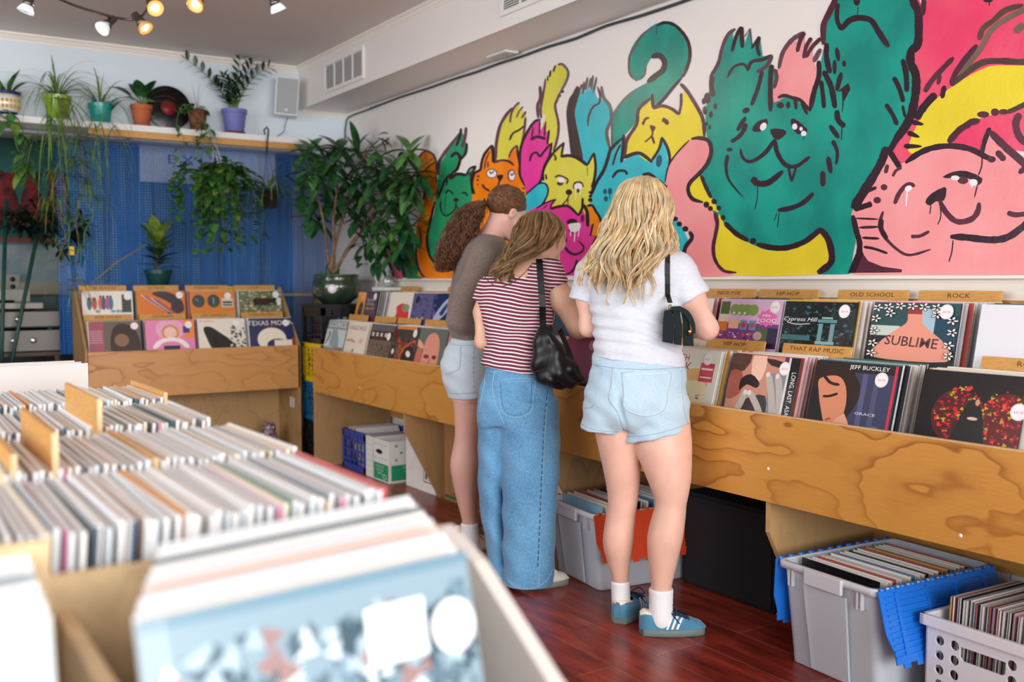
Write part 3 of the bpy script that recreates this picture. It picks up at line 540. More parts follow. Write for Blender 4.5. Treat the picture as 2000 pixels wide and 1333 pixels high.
def sup(y, full=False):
    mb = MB()
    pr = [(XF + .02, .654), (XF + .02, .40), (2.745, 0), (3.07, 0), (3.07, .654)] if not full else [(XF, .508), (XF, 0), (3.07, 0), (3.07, .8), (XF + .018, .8), (XF + .018, .508)]
    mb.prism([(x, y, z) for x, z in pr], (0, .018, 0), M_PLYL if not full else M_PLYV)
    mb.build('end_panel' if full else 'support_panel', bin1)
sup(6.34, True); sup(5.035); sup(3.576); sup(2.328); sup(.6)

# ---- bin against the back wall
bin2 = thing('record_bin', 'shorter plywood record bin with open lower shelf in front of the blue curtain', 'record bin', (1.85, 6.9, 0))
YF = 6.71
b = MB(); b.box((1.157, YF, .50), (2.55, YF + .018, .80), M_PLYX); b.build('fascia', bin2)
b = MB(); b.box((1.17, YF + .018, .655), (2.54, 6.945, .67), M_PLYL); b.box((1.17, 6.945, .52), (2.54, 6.955, .86), M_PLYL); b.box((1.17, 6.955, .845), (2.54, 7.12, .86), M_PLYL); b.build('tray', bin2)
b = MB(); b.box((1.17, 7.118, 0), (2.54, 7.13, 1.17), M_PLYL); b.build('back_board', bin2)
for xx in (1.145, 2.538):
    b = MB(); b.prism([(xx, y, z) for y, z in [(YF, 0), (7.13, 0), (7.13, 1.205), (7.09, 1.205), (YF, .80)]], (.016, 0, 0), M_PLYV); b.build('side_panel', bin2)
b = MB(); b.box((1.161, YF + .03, .06), (2.538, 7.118, .078), M_PLYL); b.build('shelf', bin2)
b = MB()
for q in (0, 1): b.box((2.5365, 6.80 + q * .05, .35), (2.5375, 6.83 + q * .05, .42), M_WHITE)
b.build('paper_label', bin2)

# ---- records
W12 = .315
SL = ['#e6e1dc', '#d9d9d9', '#c9d4dc', '#cfc8bf', '#22242a', '#2d4c63', '#b9564f', '#dba33a', '#3c6b5b', '#f0ece6', '#8d7e86', '#d88f9b', '#5f86a8', '#efe7d4']
PAP = mat('sleeve_paper_edge', '#ded9d3', .55, var=.1, vscale=60); PAPG = mat('plastic_outer_edge', '#b9babb', .3)
def sleeve_mesh(name, spine, side, t=.0045, top=None):
    mb = MB(); h = W12 / 2; tm = top or PAP
    x0, x1 = -h, h
    vs = [(x, y, z) for x in (x0, x1) for y in (0, t) for z in (0, W12)]
    mb.add(vs, [(0, 4, 5, 1), (2, 3, 7, 6)], side); mb.add(vs, [(0, 1, 3, 2)], spine); mb.add(vs, [(4, 6, 7, 5)], spine if spine is side else PAP)
    mb.add(vs, [(1, 5, 7, 3), (0, 2, 6, 4)], tm)
    return mb.mesh(name)
def cmat(c): return mat('sleeve_card_' + c.lstrip('#'), c, .45)
FILL = []
for i, c in enumerate(SL):
    top = PAP if i % 3 else mat('edge_' + c.lstrip('#'), c, .5)
    FILL.append(sleeve_mesh('filed_sleeve', cmat(c), cmat(SL[(i * 5 + 3) % len(SL)]), .0045, top))
FILLISL = []   # pale ones for the island, seen from above
for i, (sp, sd, tp) in enumerate([('#eef0f2', '#dcd9d6', '#dfdcda'), ('#e8ecf0', '#cfd3d6', '#d2d2d3'), ('#2d4c6a', '#c9c9cc', '#e2dedb'), ('#f2f2f2', '#e6e1dc', '#e8e4e0'), ('#d87fa6', '#dcc9cf', '#dfd5d6'),
        ('#e9edf0', '#8f9ca2', '#cfd0d1'), ('#efe2cc', '#d9c7ab', '#e0d6c8'), ('#3d5260', '#6d7a7d', '#a5abab'), ('#f0f0f0', '#d8bfae', '#d9cfc8'), ('#dfe6ea', '#7fa394', '#9db8ac'),
        ('#d05a5f', '#d3605f', '#d98b84'), ('#e7e7ea', '#d38c4c', '#d7a878'), ('#f4f4f4', '#e3e3e6', '#e9e7e6'), ('#d9e4ea', '#cfcfcf', '#d8d3cf')]):
    FILLISL.append(sleeve_mesh('island_sleeve', cmat(sp), cmat(sd), .0052, mat('edge_' + tp.lstrip('#'), tp, .5)))
NREC = [0]
def rec_matrix(pos, heading, tilt): return Matrix.Translation(Vector(pos)) @ Matrix.Rotation(heading, 4, 'Z') @ Matrix.Rotation(-tilt, 4, 'X')
def filler(me, M, label, group, name='record_sleeve'):
    o = bpy.data.objects.new(name, me); COL.objects.link(o); o.matrix_world = M; NREC[0] += 1
    return setp(o, label, 'record', group)
STUFF = MB()
def stuff_rec(M, i):
    me = FILL[i % len(FILL)]
    vs = [M @ v.co for v in me.vertices]
    for p in me.polygons: STUFF.add([vs[k] for k in p.vertices], [(0, 1, 2, 3)], me.materials[p.material_index])
STK = mat('price_sticker_white', '#f2eeee', .4); STKR = mat('price_ink_red', '#d9636e', .5); STKG = mat('sticker_ring_grey', '#cfc9c9', .5)
def featured(M, label, draw, base, name='record_sleeve', sticker=(.86, .17), group=None, t=.005, price='$43.98', gl=.18, vs=1.):
    root = bpy.data.objects.new(name, None); COL.objects.link(root); root.empty_display_size = .05; root.matrix_world = M; WLOC[root.name] = Vector((0, 0, 0)); NREC[0] += 1
    setp(root, label, 'record', group)
    side = mat('cover_' + base.lstrip('#'), base, gl, coat=.4)
    mb = MB(); h = W12 / 2; mb.box((-h, 0, 0), (h, t, W12), side, .0008); mb.build('sleeve', root, local=True)
    mb = MB(); art = Art(mb, lambda u, v, k: ((min(.997, max(.003, u)) - .5) * W12, -.0004 - .00003 * k, (1 - min(.997, max(.003, v * vs))) * W12))
    if draw: draw(art)
    if mb.v: mb.build('cover_print', root, local=True)
    if sticker:
        mb = MB(); k0 = art.k + 4; sticker = (sticker[0], max(.085, sticker[1] * vs))
        a2 = Art(mb, lambda u, v, k: ((u - .5) * W12, -.0009 - .00003 * (k + k0), (1 - v) * W12))
        a2.ell(sticker, (.075, .075), STK); a2.ell(sticker, (.068, .068), STKG); a2.ell(sticker, (.064, .064), STK); a2.text(price, (sticker[0], sticker[1] + .004), .022, STKR)
        mb.build('price_sticker', root, local=True)
    return root
def C_(c): return mat('cover_ink_' + c.lstrip('#'), c, .25, coat=.4)
def Rr(a, c, *r): a.rect((r[0], r[1]), (r[2], r[3]), C_(c))
def Pp(a, c, pts, sm=0): a.poly(pts, C_(c), sm)
def Ee(a, c, x, y, rx, ry, rot=0): a.ell((x, y), (rx, ry), C_(c), None, rot, 20)
def Ss(a, c, w_, pts, w2=None): a.stroke(pts, w_, C_(c), None, 4, w2)
def Tt(a, c, txt, x, y, h, sx=1., rot=0, **k): a.text(txt, (x, y), h, C_(c), sx, rot, **k)
def speck(a, cols, n, box, s, seed=1, inside=None):
    r = random.Random(seed); k0 = a.k; i = 0
    for _ in range(n):
        x = r.uniform(box[0], box[2]); y = r.uniform(box[1], box[3])
        if inside and not inside(x, y): continue
        q = s * r.uniform(.5, 1.5); A_ = r.uniform(0, 6.28); i += 1
        a.k = k0 + .03 * i
        pts = [(min(1, max(0, x + math.cos(A_ + j * 2.1) * q)), min(1, max(0, y + math.sin(A_ + j * 2.1) * q))) for j in range(3)]
        a.poly(pts, C_(r.choice(cols)))
    a.k = k0 + .03 * i + 1.5
# ---- cover drawings: plain stand-ins in the covers' colours, with their lettering
def cv_street(a):       # licorice-like title, pale blue street scene
    Tt(a, '#f2f2f0', 'LICORICE', .5, .12, .16, .9); Rr(a, '#c9d3d6', 0, .25, 1, .75); Pp(a, '#8fa3ab', [(.3, .3), (.45, .22), (.6, .35), (.75, .7), (.6, .95), (.3, .8)], 3); Ss(a, '#4b5154', .06, [(.05, .7), (.2, .45), (.15, .3)]); Rr(a, '#8a7a68', .5, .75, 1, 1); Rr(a, '#5b5a58', 0, .8, .5, 1)
def cv_head(a):
    Tt(a, '#8a7562', 'HEADCHEESE', .5, .16, .12, .8); Ss(a, '#b79d80', .07, [(.05, .52), (.3, .5), (.5, .56)]); Ee(a, '#d6c0a6', .75, .5, .1, .08); Ss(a, '#5c4c44', .03, [(.4, .8), (.5, .75), (.42, .9), (.52, .95)]); Ss(a, '#5c4c44', .03, [(.7, .85), (.78, .95), (.84, .85)])
def cv_brown(a):
    Rr(a, '#26231f', .0, .18, 1, .42); 
    for i in range(4): Rr(a, '#cfcac2', .1 + i * .19, .22, .2 + i * .19, .32)
    speck(a, ['#54483c', '#3a332c', '#66594c'], 120, (0, .45, 1, 1), .03, 4)
def cv_bull(a):
    Rr(a, '#e08a3c', .1, 0, .9, .08); Ee(a, '#6b231c', .1, .22, .09, .12); speck(a, ['#6a4a30', '#c4552b', '#3a2c20', '#8f3f22'], 160, (.25, .3, 1, 1), .05, 2); Pp(a, '#2c1d18', [(.55, .95), (.5, .7), (.7, .5), (.95, .6), (.95, .95)], 3); Ee(a, '#f1e7dc', .75, .68, .1, .07, 30); Ss(a, '#d9622e', .04, [(.4, .98), (.5, .6), (.75, .4), (.95, .35)]); Rr(a, '#2a2522', .03, .5, .2, .85); Ee(a, '#e9e4da', .11, .66, .05, .07)
def cv_pink(a):
    Pp(a, '#e79a80', [(.32, 1), (.26, .6), (.3, .25), (.5, .1), (.72, .2), (.82, .5), (.8, 1)], 4); Pp(a, '#d3705a', [(.0, 1), (.06, .55), (.2, .5), (.26, 1)], 3); Ee(a, '#7a2f2c', .42, .68, .1, .05); Ee(a, '#7a2f2c', .7, .68, .08, .05); Ss(a, '#a14a3c', .03, [(.56, .7), (.54, .85), (.6, .9)]); Ee(a, '#b55445', .56, .97, .08, .03); Pp(a, '#e8b393', [(.0, .28), (.22, .4), (.25, .5), (.02, .45)], 2)
def cv_rock(a):
    Tt(a, '#c33f4c', 'SMOOTH', .24, .14, .11, .75); Tt(a, '#c33f4c', 'ROCK', .28, .30, .17, .8); Pp(a, '#e5b978', [(.45, .62), (.42, .45), (.52, .32), (.72, .3), (.86, .42), (.84, .62), (.75, .5), (.55, .52)], 4); Pp(a, '#ecdcb4', [(.47, .55), (.82, .52), (.84, .8), (.72, .98), (.56, .95)], 4); Ss(a, '#6b5a4c', .012, [(.52, .70), (.6, .74)]); Ss(a, '#6b5a4c', .012, [(.7, .74), (.78, .71)]); Ee(a, '#85776a', .57, .77, .03, .018); Ee(a, '#85776a', .74, .77, .03, .018)
    Ee(a, '#a9bdb9', .22, .62, .1, .13); Rr(a, '#d7dcdb', .14, .78, .34, 1); Rr(a, '#d23b4e', .70, .2, .93, .5); Rr(a, '#f1e7e2', .72, .28, .91, .31); Rr(a, '#f1e7e2', .72, .42, .91, .44); Rr(a, '#e9b48a', .86, .85, 1, 1)
def cv_face(a):
    Rr(a, '#c98b74', .02, .0, .78, 1); Pp(a, '#5d3d36', [(.02, 0), (.3, 0), (.22, .25), (.02, .3)], 2); Pp(a, '#a85a4c', [(.02, .28), (.2, .3), (.22, .6), (.02, .7)], 3); Pp(a, '#f0c3a8', [(.32, 0), (.52, 0), (.5, .35), (.36, .38)], 3); Pp(a, '#2d2022', [(.2, .38), (.34, .3), (.48, .42), (.44, .5), (.3, .46), (.2, .56)], 3)
    Pp(a, '#3a2a2d', [(.52, .04), (.78, .08), (.78, .16), (.6, .14)], 2); Rr(a, '#8a8790', .62, .25, .84, 1); Pp(a, '#40302f', [(.3, .7), (.6, .6), (.62, 1), (.3, 1)], 3)
    for p, q in (((.58, .26), (.76, .95)), ((.72, .27), (.84, .9)), ((.36, .56), (.62, .98)), ((.3, .56), (.16, 1))): Ss(a, '#b9aea5', .095, [p, ((p[0] + q[0]) / 2 + .02, (p[1] + q[1]) / 2), q]); Ee(a, '#ded8d2', p[0], p[1] + .02, .03, .04)
    Rr(a, '#d8d8dd', .84, 0, .87, 1); Rr(a, '#2a2527', .87, 0, 1, 1); Tt(a, '#f0eeee', 'LONG. LAST. ASAP', .935, .55, .06, .95, 90)
def cv_singer(a):
    Rr(a, '#3c3f5c', .5, .12, 1, 1); Rr(a, '#565a7c', .6, .14, .66, .9); Rr(a, '#4d5274', .74, .14, .8, .9); Rr(a, '#1d1e1c', 0, 0, .5, 1); Rr(a, '#24231f', 0, 0, 1, .13)
    Pp(a, '#30201b', [(.0, .35), (.03, .12), (.2, .05), (.42, .1), (.56, .25), (.6, .45), (.52, .7), (.4, .8), (.2, .5)], 4); Pp(a, '#d68a68', [(.08, .26), (.3, .2), (.42, .34), (.46, .62), (.4, .85), (.26, .9), (.16, .66), (.1, .45)], 4); Pp(a, '#e2a27f', [(.3, .9), (.46, .7), (.56, .95), (.56, 1.0), (.28, 1.0)], 2); Ss(a, '#2b1a16', .035, [(.16, .5), (.24, .49), (.34, .44)]); Ss(a, '#8f4638', .02, [(.24, .82), (.31, .79)]); Ss(a, '#30201b', .04, [(.12, .2), (.22, .3), (.34, .32)]); Pp(a, '#b9ad9a', [(.56, .92), (.66, .84), (.72, 1), (.56, 1)], 2)
    Pp(a, '#5d6a70', [(.7, 1), (.76, .86), (.84, .82), (.92, .88), (.94, 1)], 3)
    for i in range(4): Ss(a, '#1f2529', .012, [(.74, .88 + i * .035), (.9, .92 + i * .03)])
    Tt(a, '#f4f2ee', 'JEFF BUCKLEY', .66, .06, .055, .95); Tt(a, '#d9d7d4', 'GRACE', .70, .68, .035, 1.5); Rr(a, '#d23345', .955, .0, .985, 1)
def cv_heart(a):
    def ins(x, y): return ((x - .42) / .26) ** 2 + ((y - .5) / .33) ** 2 < 1 or ((x - .86) / .3) ** 2 + ((y - .58) / .38) ** 2 < 1
    Ee(a, '#4b0f12', .38, .55, .24, .33); Ee(a, '#5d1114', .86, .6, .28, .38); speck(a, ['#d81f22', '#b8161b', '#ef3a30', '#8e1216', '#c9a02c', '#3a4a1e'], 520, (.1, .15, 1, 1), .02, 3, ins)
    Pp(a, '#171315', [(.36, 1), (.42, .6), (.5, .35), (.62, .42), (.68, 1)], 3); Ee(a, '#c89274', .575, .36, .022, .04); Ee(a, '#d9b69c', .55, .56, .05, .02)
def cv_toon(a):
    Rr(a, '#dcb4d8', 0, 0, 1, .55); Rr(a, '#7b3c8c', .0, .5, 1, 1); 
    for i in range(4): Ee(a, '#7f9c4c', .26 + i * .1, .22, .085, .12)
    for i in range(3): Ee(a, '#e9d4e6', .25 + i * .09, .29, .018, .03)
    Pp(a, '#e76fb0', [(.80 + math.cos(k * .3142) * (.17 if k % 2 else .13), .38 + math.sin(k * .3142) * (.19 if k % 2 else .14)) for k in range(20)]); Tt(a, '#ffffff', 'MM..', .80, .33, .055); Tt(a, '#ffffff', 'FOOD', .80, .43, .075)
    Rr(a, '#4f6b34', .02, .05, .17, .32); Rr(a, '#dccdb8', .02, .32, .17, .48); Rr(a, '#d9772f', .02, .48, .17, .68); Rr(a, '#efb98a', .19, .44, .36, .62); Rr(a, '#6f95bf', .38, .44, .5, .64); Rr(a, '#6f95bf', .53, .44, .64, .64); Ee(a, '#cc3f38', .44, .54, .04, .06); Ee(a, '#cc3f38', .585, .54, .035, .05)
    Ee(a, '#4e6a2c', .74, .72, .11, .14); Ee(a, '#c9a5a0', .69, .75, .07, .09); Rr(a, '#2c2340', .84, .58, 1, 1); speck(a, ['#c9447a', '#f0ddea', '#3b2a55', '#d05a48'], 60, (.05, .7, .62, .98), .025, 9)
def cv_temple(a):
    speck(a, ['#2b4a4f', '#1d3438', '#3e6a6c', '#243a3d'], 200, (0, .05, 1, 1), .03, 12); Rr(a, '#3f7377', .02, .68, .42, .78); Rr(a, '#5c8c8e', .5, .36, .76, .42); Rr(a, '#7fa9aa', .55, .31, .7, .35); Rr(a, '#6c9798', .52, .44, .58, .82); Rr(a, '#6c9798', .68, .44, .74, .82); Rr(a, '#87abab', .5, .78, .76, .84); Tt(a, '#e8ecec', 'Cypress Hill', .24, .37, .08, .85, shear=.3); Ss(a, '#e8ecec', .014, [(.06, .43), (.2, .47), (.4, .45)]); Rr(a, '#e9c64f', 0, 0, 1, .015)
def cv_back(a):
    Rr(a, '#2d5152', 0, 0, 1, .5); Rr(a, '#a8c4cf', .58, .1, .74, .6); Rr(a, '#1f4659', .74, .2, 1, .8); Rr(a, '#c5d3c8', 0, .42, .35, .6); Pp(a, '#e99a84', [(.08, 1), (.12, .75), (.3, .5), (.42, .35), (.43, .15), (.58, .15), (.6, .35), (.7, .48), (.88, .7), (.92, 1)], 4); Rr(a, '#9c3a38', .42, .08, .58, .2)
    Tt(a, '#5b3a40', 'SUBLIME', .5, .70, .17, .68, 3, font_w=.012); r = random.Random(5)
    for x, y in [(.05, .1), (.18, .08), (.32, .06), (.46, .06), (.6, .07), (.74, .08), (.93, .3), (.95, .5), (.93, .72), (.05, .3), (.05, .52), (.06, .75), (.95, .9), (.22, .2), (.76, .2), (.06, .93)]:
        for k in range(5): Ee(a, '#1f1d1f', x + math.cos(k * 1.257) * .04, y + math.sin(k * 1.257) * .045, .034, .02, k * 72)
        for k in range(5): Ee(a, '#ece8e2', x + math.cos(k * 1.257) * .04, y + math.sin(k * 1.257) * .045, .026, .013, k * 72)
def cv_white(a): Ss(a, '#3a3438', .05, [(.86, .55), (.95, .42), (1.0, .5)]); Ee(a, '#4a4046', .96, .4, .04, .05)
def cv_jazz(a): Rr(a, '#e79a2b', 0, .0, .42, 1); Pp(a, '#3a3a3c', [(.12, .85), (.15, .5), (.25, .35), (.35, .5), (.32, .85)], 3); Ee(a, '#c9a487', .25, .28, .06, .1); Tt(a, '#e0cdb4', 'SOUL', .68, .3, .1); Tt(a, '#e0cdb4', 'STYLE', .7, .45, .1); Tt(a, '#e0cdb4', 'DELUXE', .7, .6, .08)
def cv_flower(a): Pp(a, '#de3b36', [(.35, 1), (.4, .7), (.36, .5), (.55, .38), (.72, .4), (.9, .6), (.88, 1)], 4); Ee(a, '#8fa07f', .76, .52, .16, .14); Ss(a, '#6d4a3c', .02, [(.66, .6), (.7, .45), (.78, .6)])
def cv_purple(a): speck(a, ['#5f5a86', '#6f6797', '#4c4972'], 120, (0, 0, 1, 1), .05, 8); Ee(a, '#2f2b3e', .2, .22, .08, .13); Ee(a, '#d9cbb4', .3, .86, .05, .04); Ee(a, '#d9cbb4', .5, .84, .04, .04)
def cv_navy(a): Pp(a, '#b9c1d8', [(.1, .8), (.4, .3), (.6, .15), (.75, .3), (.5, .7), (.2, .95)], 2); Pp(a, '#3a4470', [(.3, .65), (.5, .35), (.6, .3), (.45, .7)], 2)
def cv_magenta(a): Ee(a, '#d8a0b4', .62, .18, .09, .09); Rr(a, '#3b2730', 0, .85, 1, 1)
# back-wall bin covers
def cv_group(a): 
    for x, c in ((.14, '#4f6b77'), (.24, '#c9534a'), (.36, '#d07b3a'), (.42, '#5d4f86'), (.5, '#c0568a'), (.56, '#3f7c8e')): Ee(a, c, x, .45, .05, .25); Ee(a, '#5a4136', x, .2 + (.1 if x < .3 else 0), .025, .05)
    for x in (.3, .6, .7, .78): Ee(a, '#7fa6b5', x, .75, .05, .06)
    Rr(a, '#3c4238', .78, .12, .97, .8)
def cv_stripes(a):
    Pp(a, '#3c3640', [(.3, .1), (.6, .02), (.9, .3), (.95, .8), (.6, .9), (.7, .5)], 3)
    for i in range(9): Ss(a, ['#c9534a', '#ead9d0', '#4a4456', '#7f6f86'][i % 4], .035, [(.02 + i * .05, .1 + i * .03), (.5 + i * .04, .7 + i * .03)])
def cv_dials(a): Ee(a, '#44484a', .19, .4, .14, .26); Ee(a, '#44484a', .52, .4, .14, .26); Ss(a, '#cfc7b8', .012, [(.19, .4), (.12, .3)]); Ss(a, '#cfc7b8', .012, [(.52, .25), (.52, .55)]); Rr(a, '#d6cfc4', .7, .3, .95, .65); Rr(a, '#3a3a3c', .72, .42, .93, .5); Rr(a, '#3a3a3c', .72, .54, .93, .6)
def cv_garden(a): speck(a, ['#5f7a4c', '#cfc69a', '#3f5a3c', '#a8b07c', '#7a4a3c'], 260, (0, 0, 1, 1), .04, 6); Rr(a, '#1c1c1c', .33, .3, .85, .6); Tt(a, '#e6e6e6', '1973', .75, .54, .04); Rr(a, '#e6e2da', .88, .3, .97, .6)
def cv_portrait(a):
    Rr(a, '#a2566b', 0, 0, .28, 1)
    for i in range(6): Rr(a, '#cfa6ae', .02, .3 + i * .07, .25, .32 + i * .07)
    Pp(a, '#3c302c', [(.4, .9), (.42, .4), (.55, .1), (.8, .15), (.95, .5), (.95, 1), (.5, 1)], 4); Ee(a, '#8a6a4a', .62, .6, .14, .2)
def cv_psych(a): Ee(a, '#e9a9c6', .5, .3, .3, .35); Ee(a, '#dd8a4c', .5, .4, .18, .25); Ee(a, '#f1c7b9', .5, .4, .13, .18); Rr(a, '#f08a4a', .78, .0, 1, .6); Ss(a, '#f4e8e4', .12, [(.15, .9), (.3, .68), (.5, .62), (.7, .68), (.85, .9)]); Rr(a, '#2c3648', .35, .82, .68, 1); Rr(a, '#3c3f86', .76, .2, .9, .42)
def cv_airship(a): Tt(a, '#d64a3c', 'LED ZEPPELIN', .16, .07, .05, .8); Pp(a, '#1d1d1f', [(.1, .28), (.25, .25), (.45, .45), (.7, .75), (.75, 1), (.3, 1), (.15, .6)], 4); speck(a, ['#2b2b2d', '#dcd7ca'], 90, (.65, .2, 1, 1), .04, 7)
def cv_moon(a): Tt(a, '#f2ead8', 'TEXAS MOON', .5, .17, .16, .72); Ee(a, '#efe6d2', .5, .72, .33, .4); Ee(a, '#2c3560', .62, .9, .24, .2); Rr(a, '#efe6d2', .55, .75, .95, 1); Rr(a, '#c63a3c', .95, .7, 1, 1)

TR = R(15)
FRONT = [  # y centre, cover, base colour, label, sticker position
    (6.175, cv_street, '#8d979b', 'record with a pale blue street scene cover, farthest left in the lower row', None),
    (5.845, cv_head, '#e6dccb', 'cream record cover with a brown drawn title, second in the front row under the mural', None),
    (5.50, cv_brown, '#6c6157', 'murky brown record cover with a black title strip, beside the cream cover', (.86, .3)),
    (5.175, cv_bull, '#4a4138', 'dark record cover with an orange and black beast, left of the pink head cover', (.86, .16)),
    (4.85, cv_pink, '#6e7466', 'record cover with a bald pink head on grey green, nearest the woman in grey', None),
    (3.45, cv_magenta, '#a5456b', 'magenta pink record cover pulled forward between the two women', None),
    (2.81, cv_rock, '#dfe0cf', 'pale record cover with red title and a drawn blond head, right of the denim shorts', (.80, .13)),
    (2.44, cv_face, '#57494a', 'record cover with a close-up face and grey fingers, left of the dark blue singer cover', (.80, .17)),
    (2.06, cv_singer, '#22222a', 'dark blue record cover with a lowered face and a microphone, white title along its top', (.82, .20)),
    (1.66, cv_heart, '#171216', 'black record cover with two bursts of red flowers, right end of the lower row', (.96, .42))]
BACK = [
    (6.13, cv_jazz, '#5b3f4c', 'orange and purple brown record cover, first in the upper row beside the potted tree', (.88, .16)),
    (5.63, cv_flower, '#efe4d2', 'cream record cover with a red and green figure in the upper row', None),
    (5.31, cv_purple, '#66618c', 'dusty purple record cover in the upper row beside the cream one', None),
    (5.05, cv_navy, '#2d3360', 'navy record cover with a white shape in the upper row behind the grey jumper', None),
    (2.70, cv_toon, '#d4a6cf', 'lilac record cover with green bubble letters and a pink burst in the upper row', (.9, .14)),
    (2.37, cv_temple, '#171d1f', 'near-black record cover with a teal temple and white gothic title in the upper row', (.84, .19)),
    (1.99, cv_back, '#2a2f33', 'record cover with a tattooed pink back framed by white flowers in the upper row', (.86, .15)),
    (1.61, cv_white, '#e4e5ea', 'plain white record cover at the right end of the upper row', None)]
WX0, WZ0 = 2.538, .681
for i, (yc, dr, bc, lab, stk) in enumerate(FRONT):
    extra = dict(tilt=TR, dx=0.)
    if dr is cv_magenta: M = rec_matrix((2.56, 3.405, .70), R(-95), R(3))
    else: M = rec_matrix((WX0, yc, WZ0), R(-90 + rnd.uniform(-.5, .5)), TR)
    featured(M, lab, dr, bc, sticker=stk, vs=.74)
for i, (yc, dr, bc, lab, stk) in enumerate(BACK):
    featured(rec_matrix((2.748, yc, .866), R(-90 + rnd.uniform(-.5, .5)), R(12)), lab, dr, bc, sticker=stk, vs=.58)
fy = [6.175, 5.845, 5.50, 5.175, 4.85, 4.5, 4.13, 3.79, 3.155, 2.81, 2.44, 2.06, 1.66]
by = [6.13, 5.63, 5.31, 5.0, 4.6, 4.2, 3.82, 3.45, 3.08, 2.70, 2.37, 1.99, 1.61]
OFF = [0, 3, 9, 12, 1, 2, 5, 6, 10, 4, 8, 11]
for r_, ys in enumerate((fy, by)):
    for i, y in enumerate(ys):
        near = y < 3.0 or y > 4.8
        nfill = 12
        for k in range(nfill):
            dx = .0115 + k * (.0095 if r_ == 0 else .0165)
            yy = y - .006 + rnd.uniform(-.014, .010); zz = rnd.uniform(0, .004)
            ti = TR if r_ == 0 else R(12)
            M = rec_matrix(((WX0 if r_ == 0 else 2.748) + dx, yy, (WZ0 if r_ == 0 else .866) + zz), R(-90 + rnd.uniform(-.4, .4)), ti)
            j = OFF[(i * 5 + k * 3 + r_) % len(OFF)] if (k % 4 or k == 0) else 0
            if k < 2 and near:
                filler(FILL[j], M, 'record edge filed behind a cover in the %s row under the mural' % ('lower' if r_ == 0 else 'upper'), 'records filed behind the covers in the %s row under the mural' % ('lower' if r_ == 0 else 'upper'))
            else: stuff_rec(M, j)
# ---- wooden dividers with burnt-in lettering
BURN = mat('burnt_lettering', '#5a3516', .7)
def divider(M, txt, label, w_=.30, h=.352, group=None):
    root = bpy.data.objects.new('divider_board', None); COL.objects.link(root); root.matrix_world = M; root.empty_display_size = .05; WLOC[root.name] = Vector((0, 0, 0)); setp(root, label, 'divider', group)
    mb = MB(); mb.box((-w_ / 2, 0, 0), (w_ / 2, .006, h), M_TAG, .002); mb.build('board', root, local=True)
    if txt:
        mb = MB(); a = Art(mb, lambda u, v, k: (u, -.0006, v)); a.text(txt, (0, -(h - .018)), .0155, BURN, 1.35); 
        for i, v in enumerate(mb.v): mb.v[i] = (v[0], -.0006, -v[2])
        mb.build('lettering', root, local=True)
for yc, t in ((6.16, 'METAL'), (5.75, 'PUNK'), (5.42, 'NOISE'), (5.06, 'NEW'), (3.1, 'SOUL'), (2.72, 'HIP HOP'), (2.335, 'THAT RAP MUSIC'), (1.575, 'ROCK')):
    divider(rec_matrix((2.663, yc, .684), R(-90), R(15)), t if yc < 3 else None, 'wooden divider marked %s behind the lower row of covers' % t if yc < 3 else 'wooden divider behind the lower row of covers, far end of the bin', group=None if yc < 3 else 'dividers at the far end of the lower row')
for yc, t in ((6.0, ''), (5.3, ''), (3.35, 'INDIE'), (3.04, 'INDIE POP'), (2.72, 'HIP-HOP'), (2.33, 'OLD SCHOOL'), (1.99, 'ROCK'), (1.6, 'ROCK')):
    divider(rec_matrix((2.965, yc, .868), R(-90), R(12)), t if yc < 3.1 else None, ('wooden divider marked %s at the back of the upper row' % t + (', right end' if yc < 1.7 else '')) if yc < 3.1 else 'wooden divider at the back of the upper row, far end of the bin', group=None if yc < 3.1 else 'dividers at the back of the far upper row')

# ---- back-wall bin records
BB1 = [(1.34, cv_portrait, '#6d655c', 'record with a plum strip and a dark portrait, lower left of the back bin', (.88, .16)), (1.685, cv_psych, '#e58ab5', 'pink and orange record cover in the lower row of the back bin', (.88, .16)),
       (2.03, cv_airship, '#e6dfcf', 'cream record cover with a black airship shape in the lower row of the back bin', (.8, .14)), (2.372, cv_moon, '#2c3560', 'navy record cover with a cream moon, lower right of the back bin', (.84, .17))]
BB2 = [(1.34, cv_group, '#ece6de', 'white record cover with a small crowd in colours, upper left of the back bin', (.9, .2)), (1.685, cv_stripes, '#dd7a33', 'orange record cover with dark streaks in the upper row of the back bin', (.88, .16)),
       (2.03, cv_dials, '#dd8233', 'orange record cover with two grey dials in the upper row of the back bin', (.84, .2)), (2.372, cv_garden, '#6d7a5c', 'mottled green record cover with a black strip, upper right of the back bin', (.86, .16))]
for r_, LST in enumerate((BB1, BB2)):
    for i, (xc, dr, bc, lab, stk) in enumerate(LST):
        y0, z0, ti = (6.735, .681, R(12)) if r_ == 0 else (6.962, .868, R(9))
        featured(rec_matrix((xc, y0, z0), R(rnd.uniform(-.3, .3)), ti), lab, dr, bc, sticker=stk, price='$29', vs=.66 if r_ == 0 else .56)
        for k in range(6): stuff_rec(rec_matrix((xc - .003 + rnd.uniform(-.005, .005), y0 + .01 + k * (.019 if r_ == 0 else .0135), z0 + rnd.uniform(0, .003)), R(0), ti), OFF[(i * 3 + k) % 12])
        divider(rec_matrix((xc - .01, y0 + (.132 if r_ == 0 else .088), z0 + .003), 0, ti), [['BOB DYLAN', 'CANNIBAL', 'LED ZEPPELIN', 'KHRUANGBIN'], ['THE BEATLES', 'QUEENS', 'RADIOHEAD', 'CCR']][r_][i],
                'wooden divider %s in the back bin' % ['behind the plum portrait cover', 'behind the pink and orange cover', 'behind the cream airship cover', 'behind the navy moon cover', 'above the white crowd cover', 'above the orange streaked cover', 'above the orange cover with dials', 'above the mottled green cover'][r_ * 4 + i])

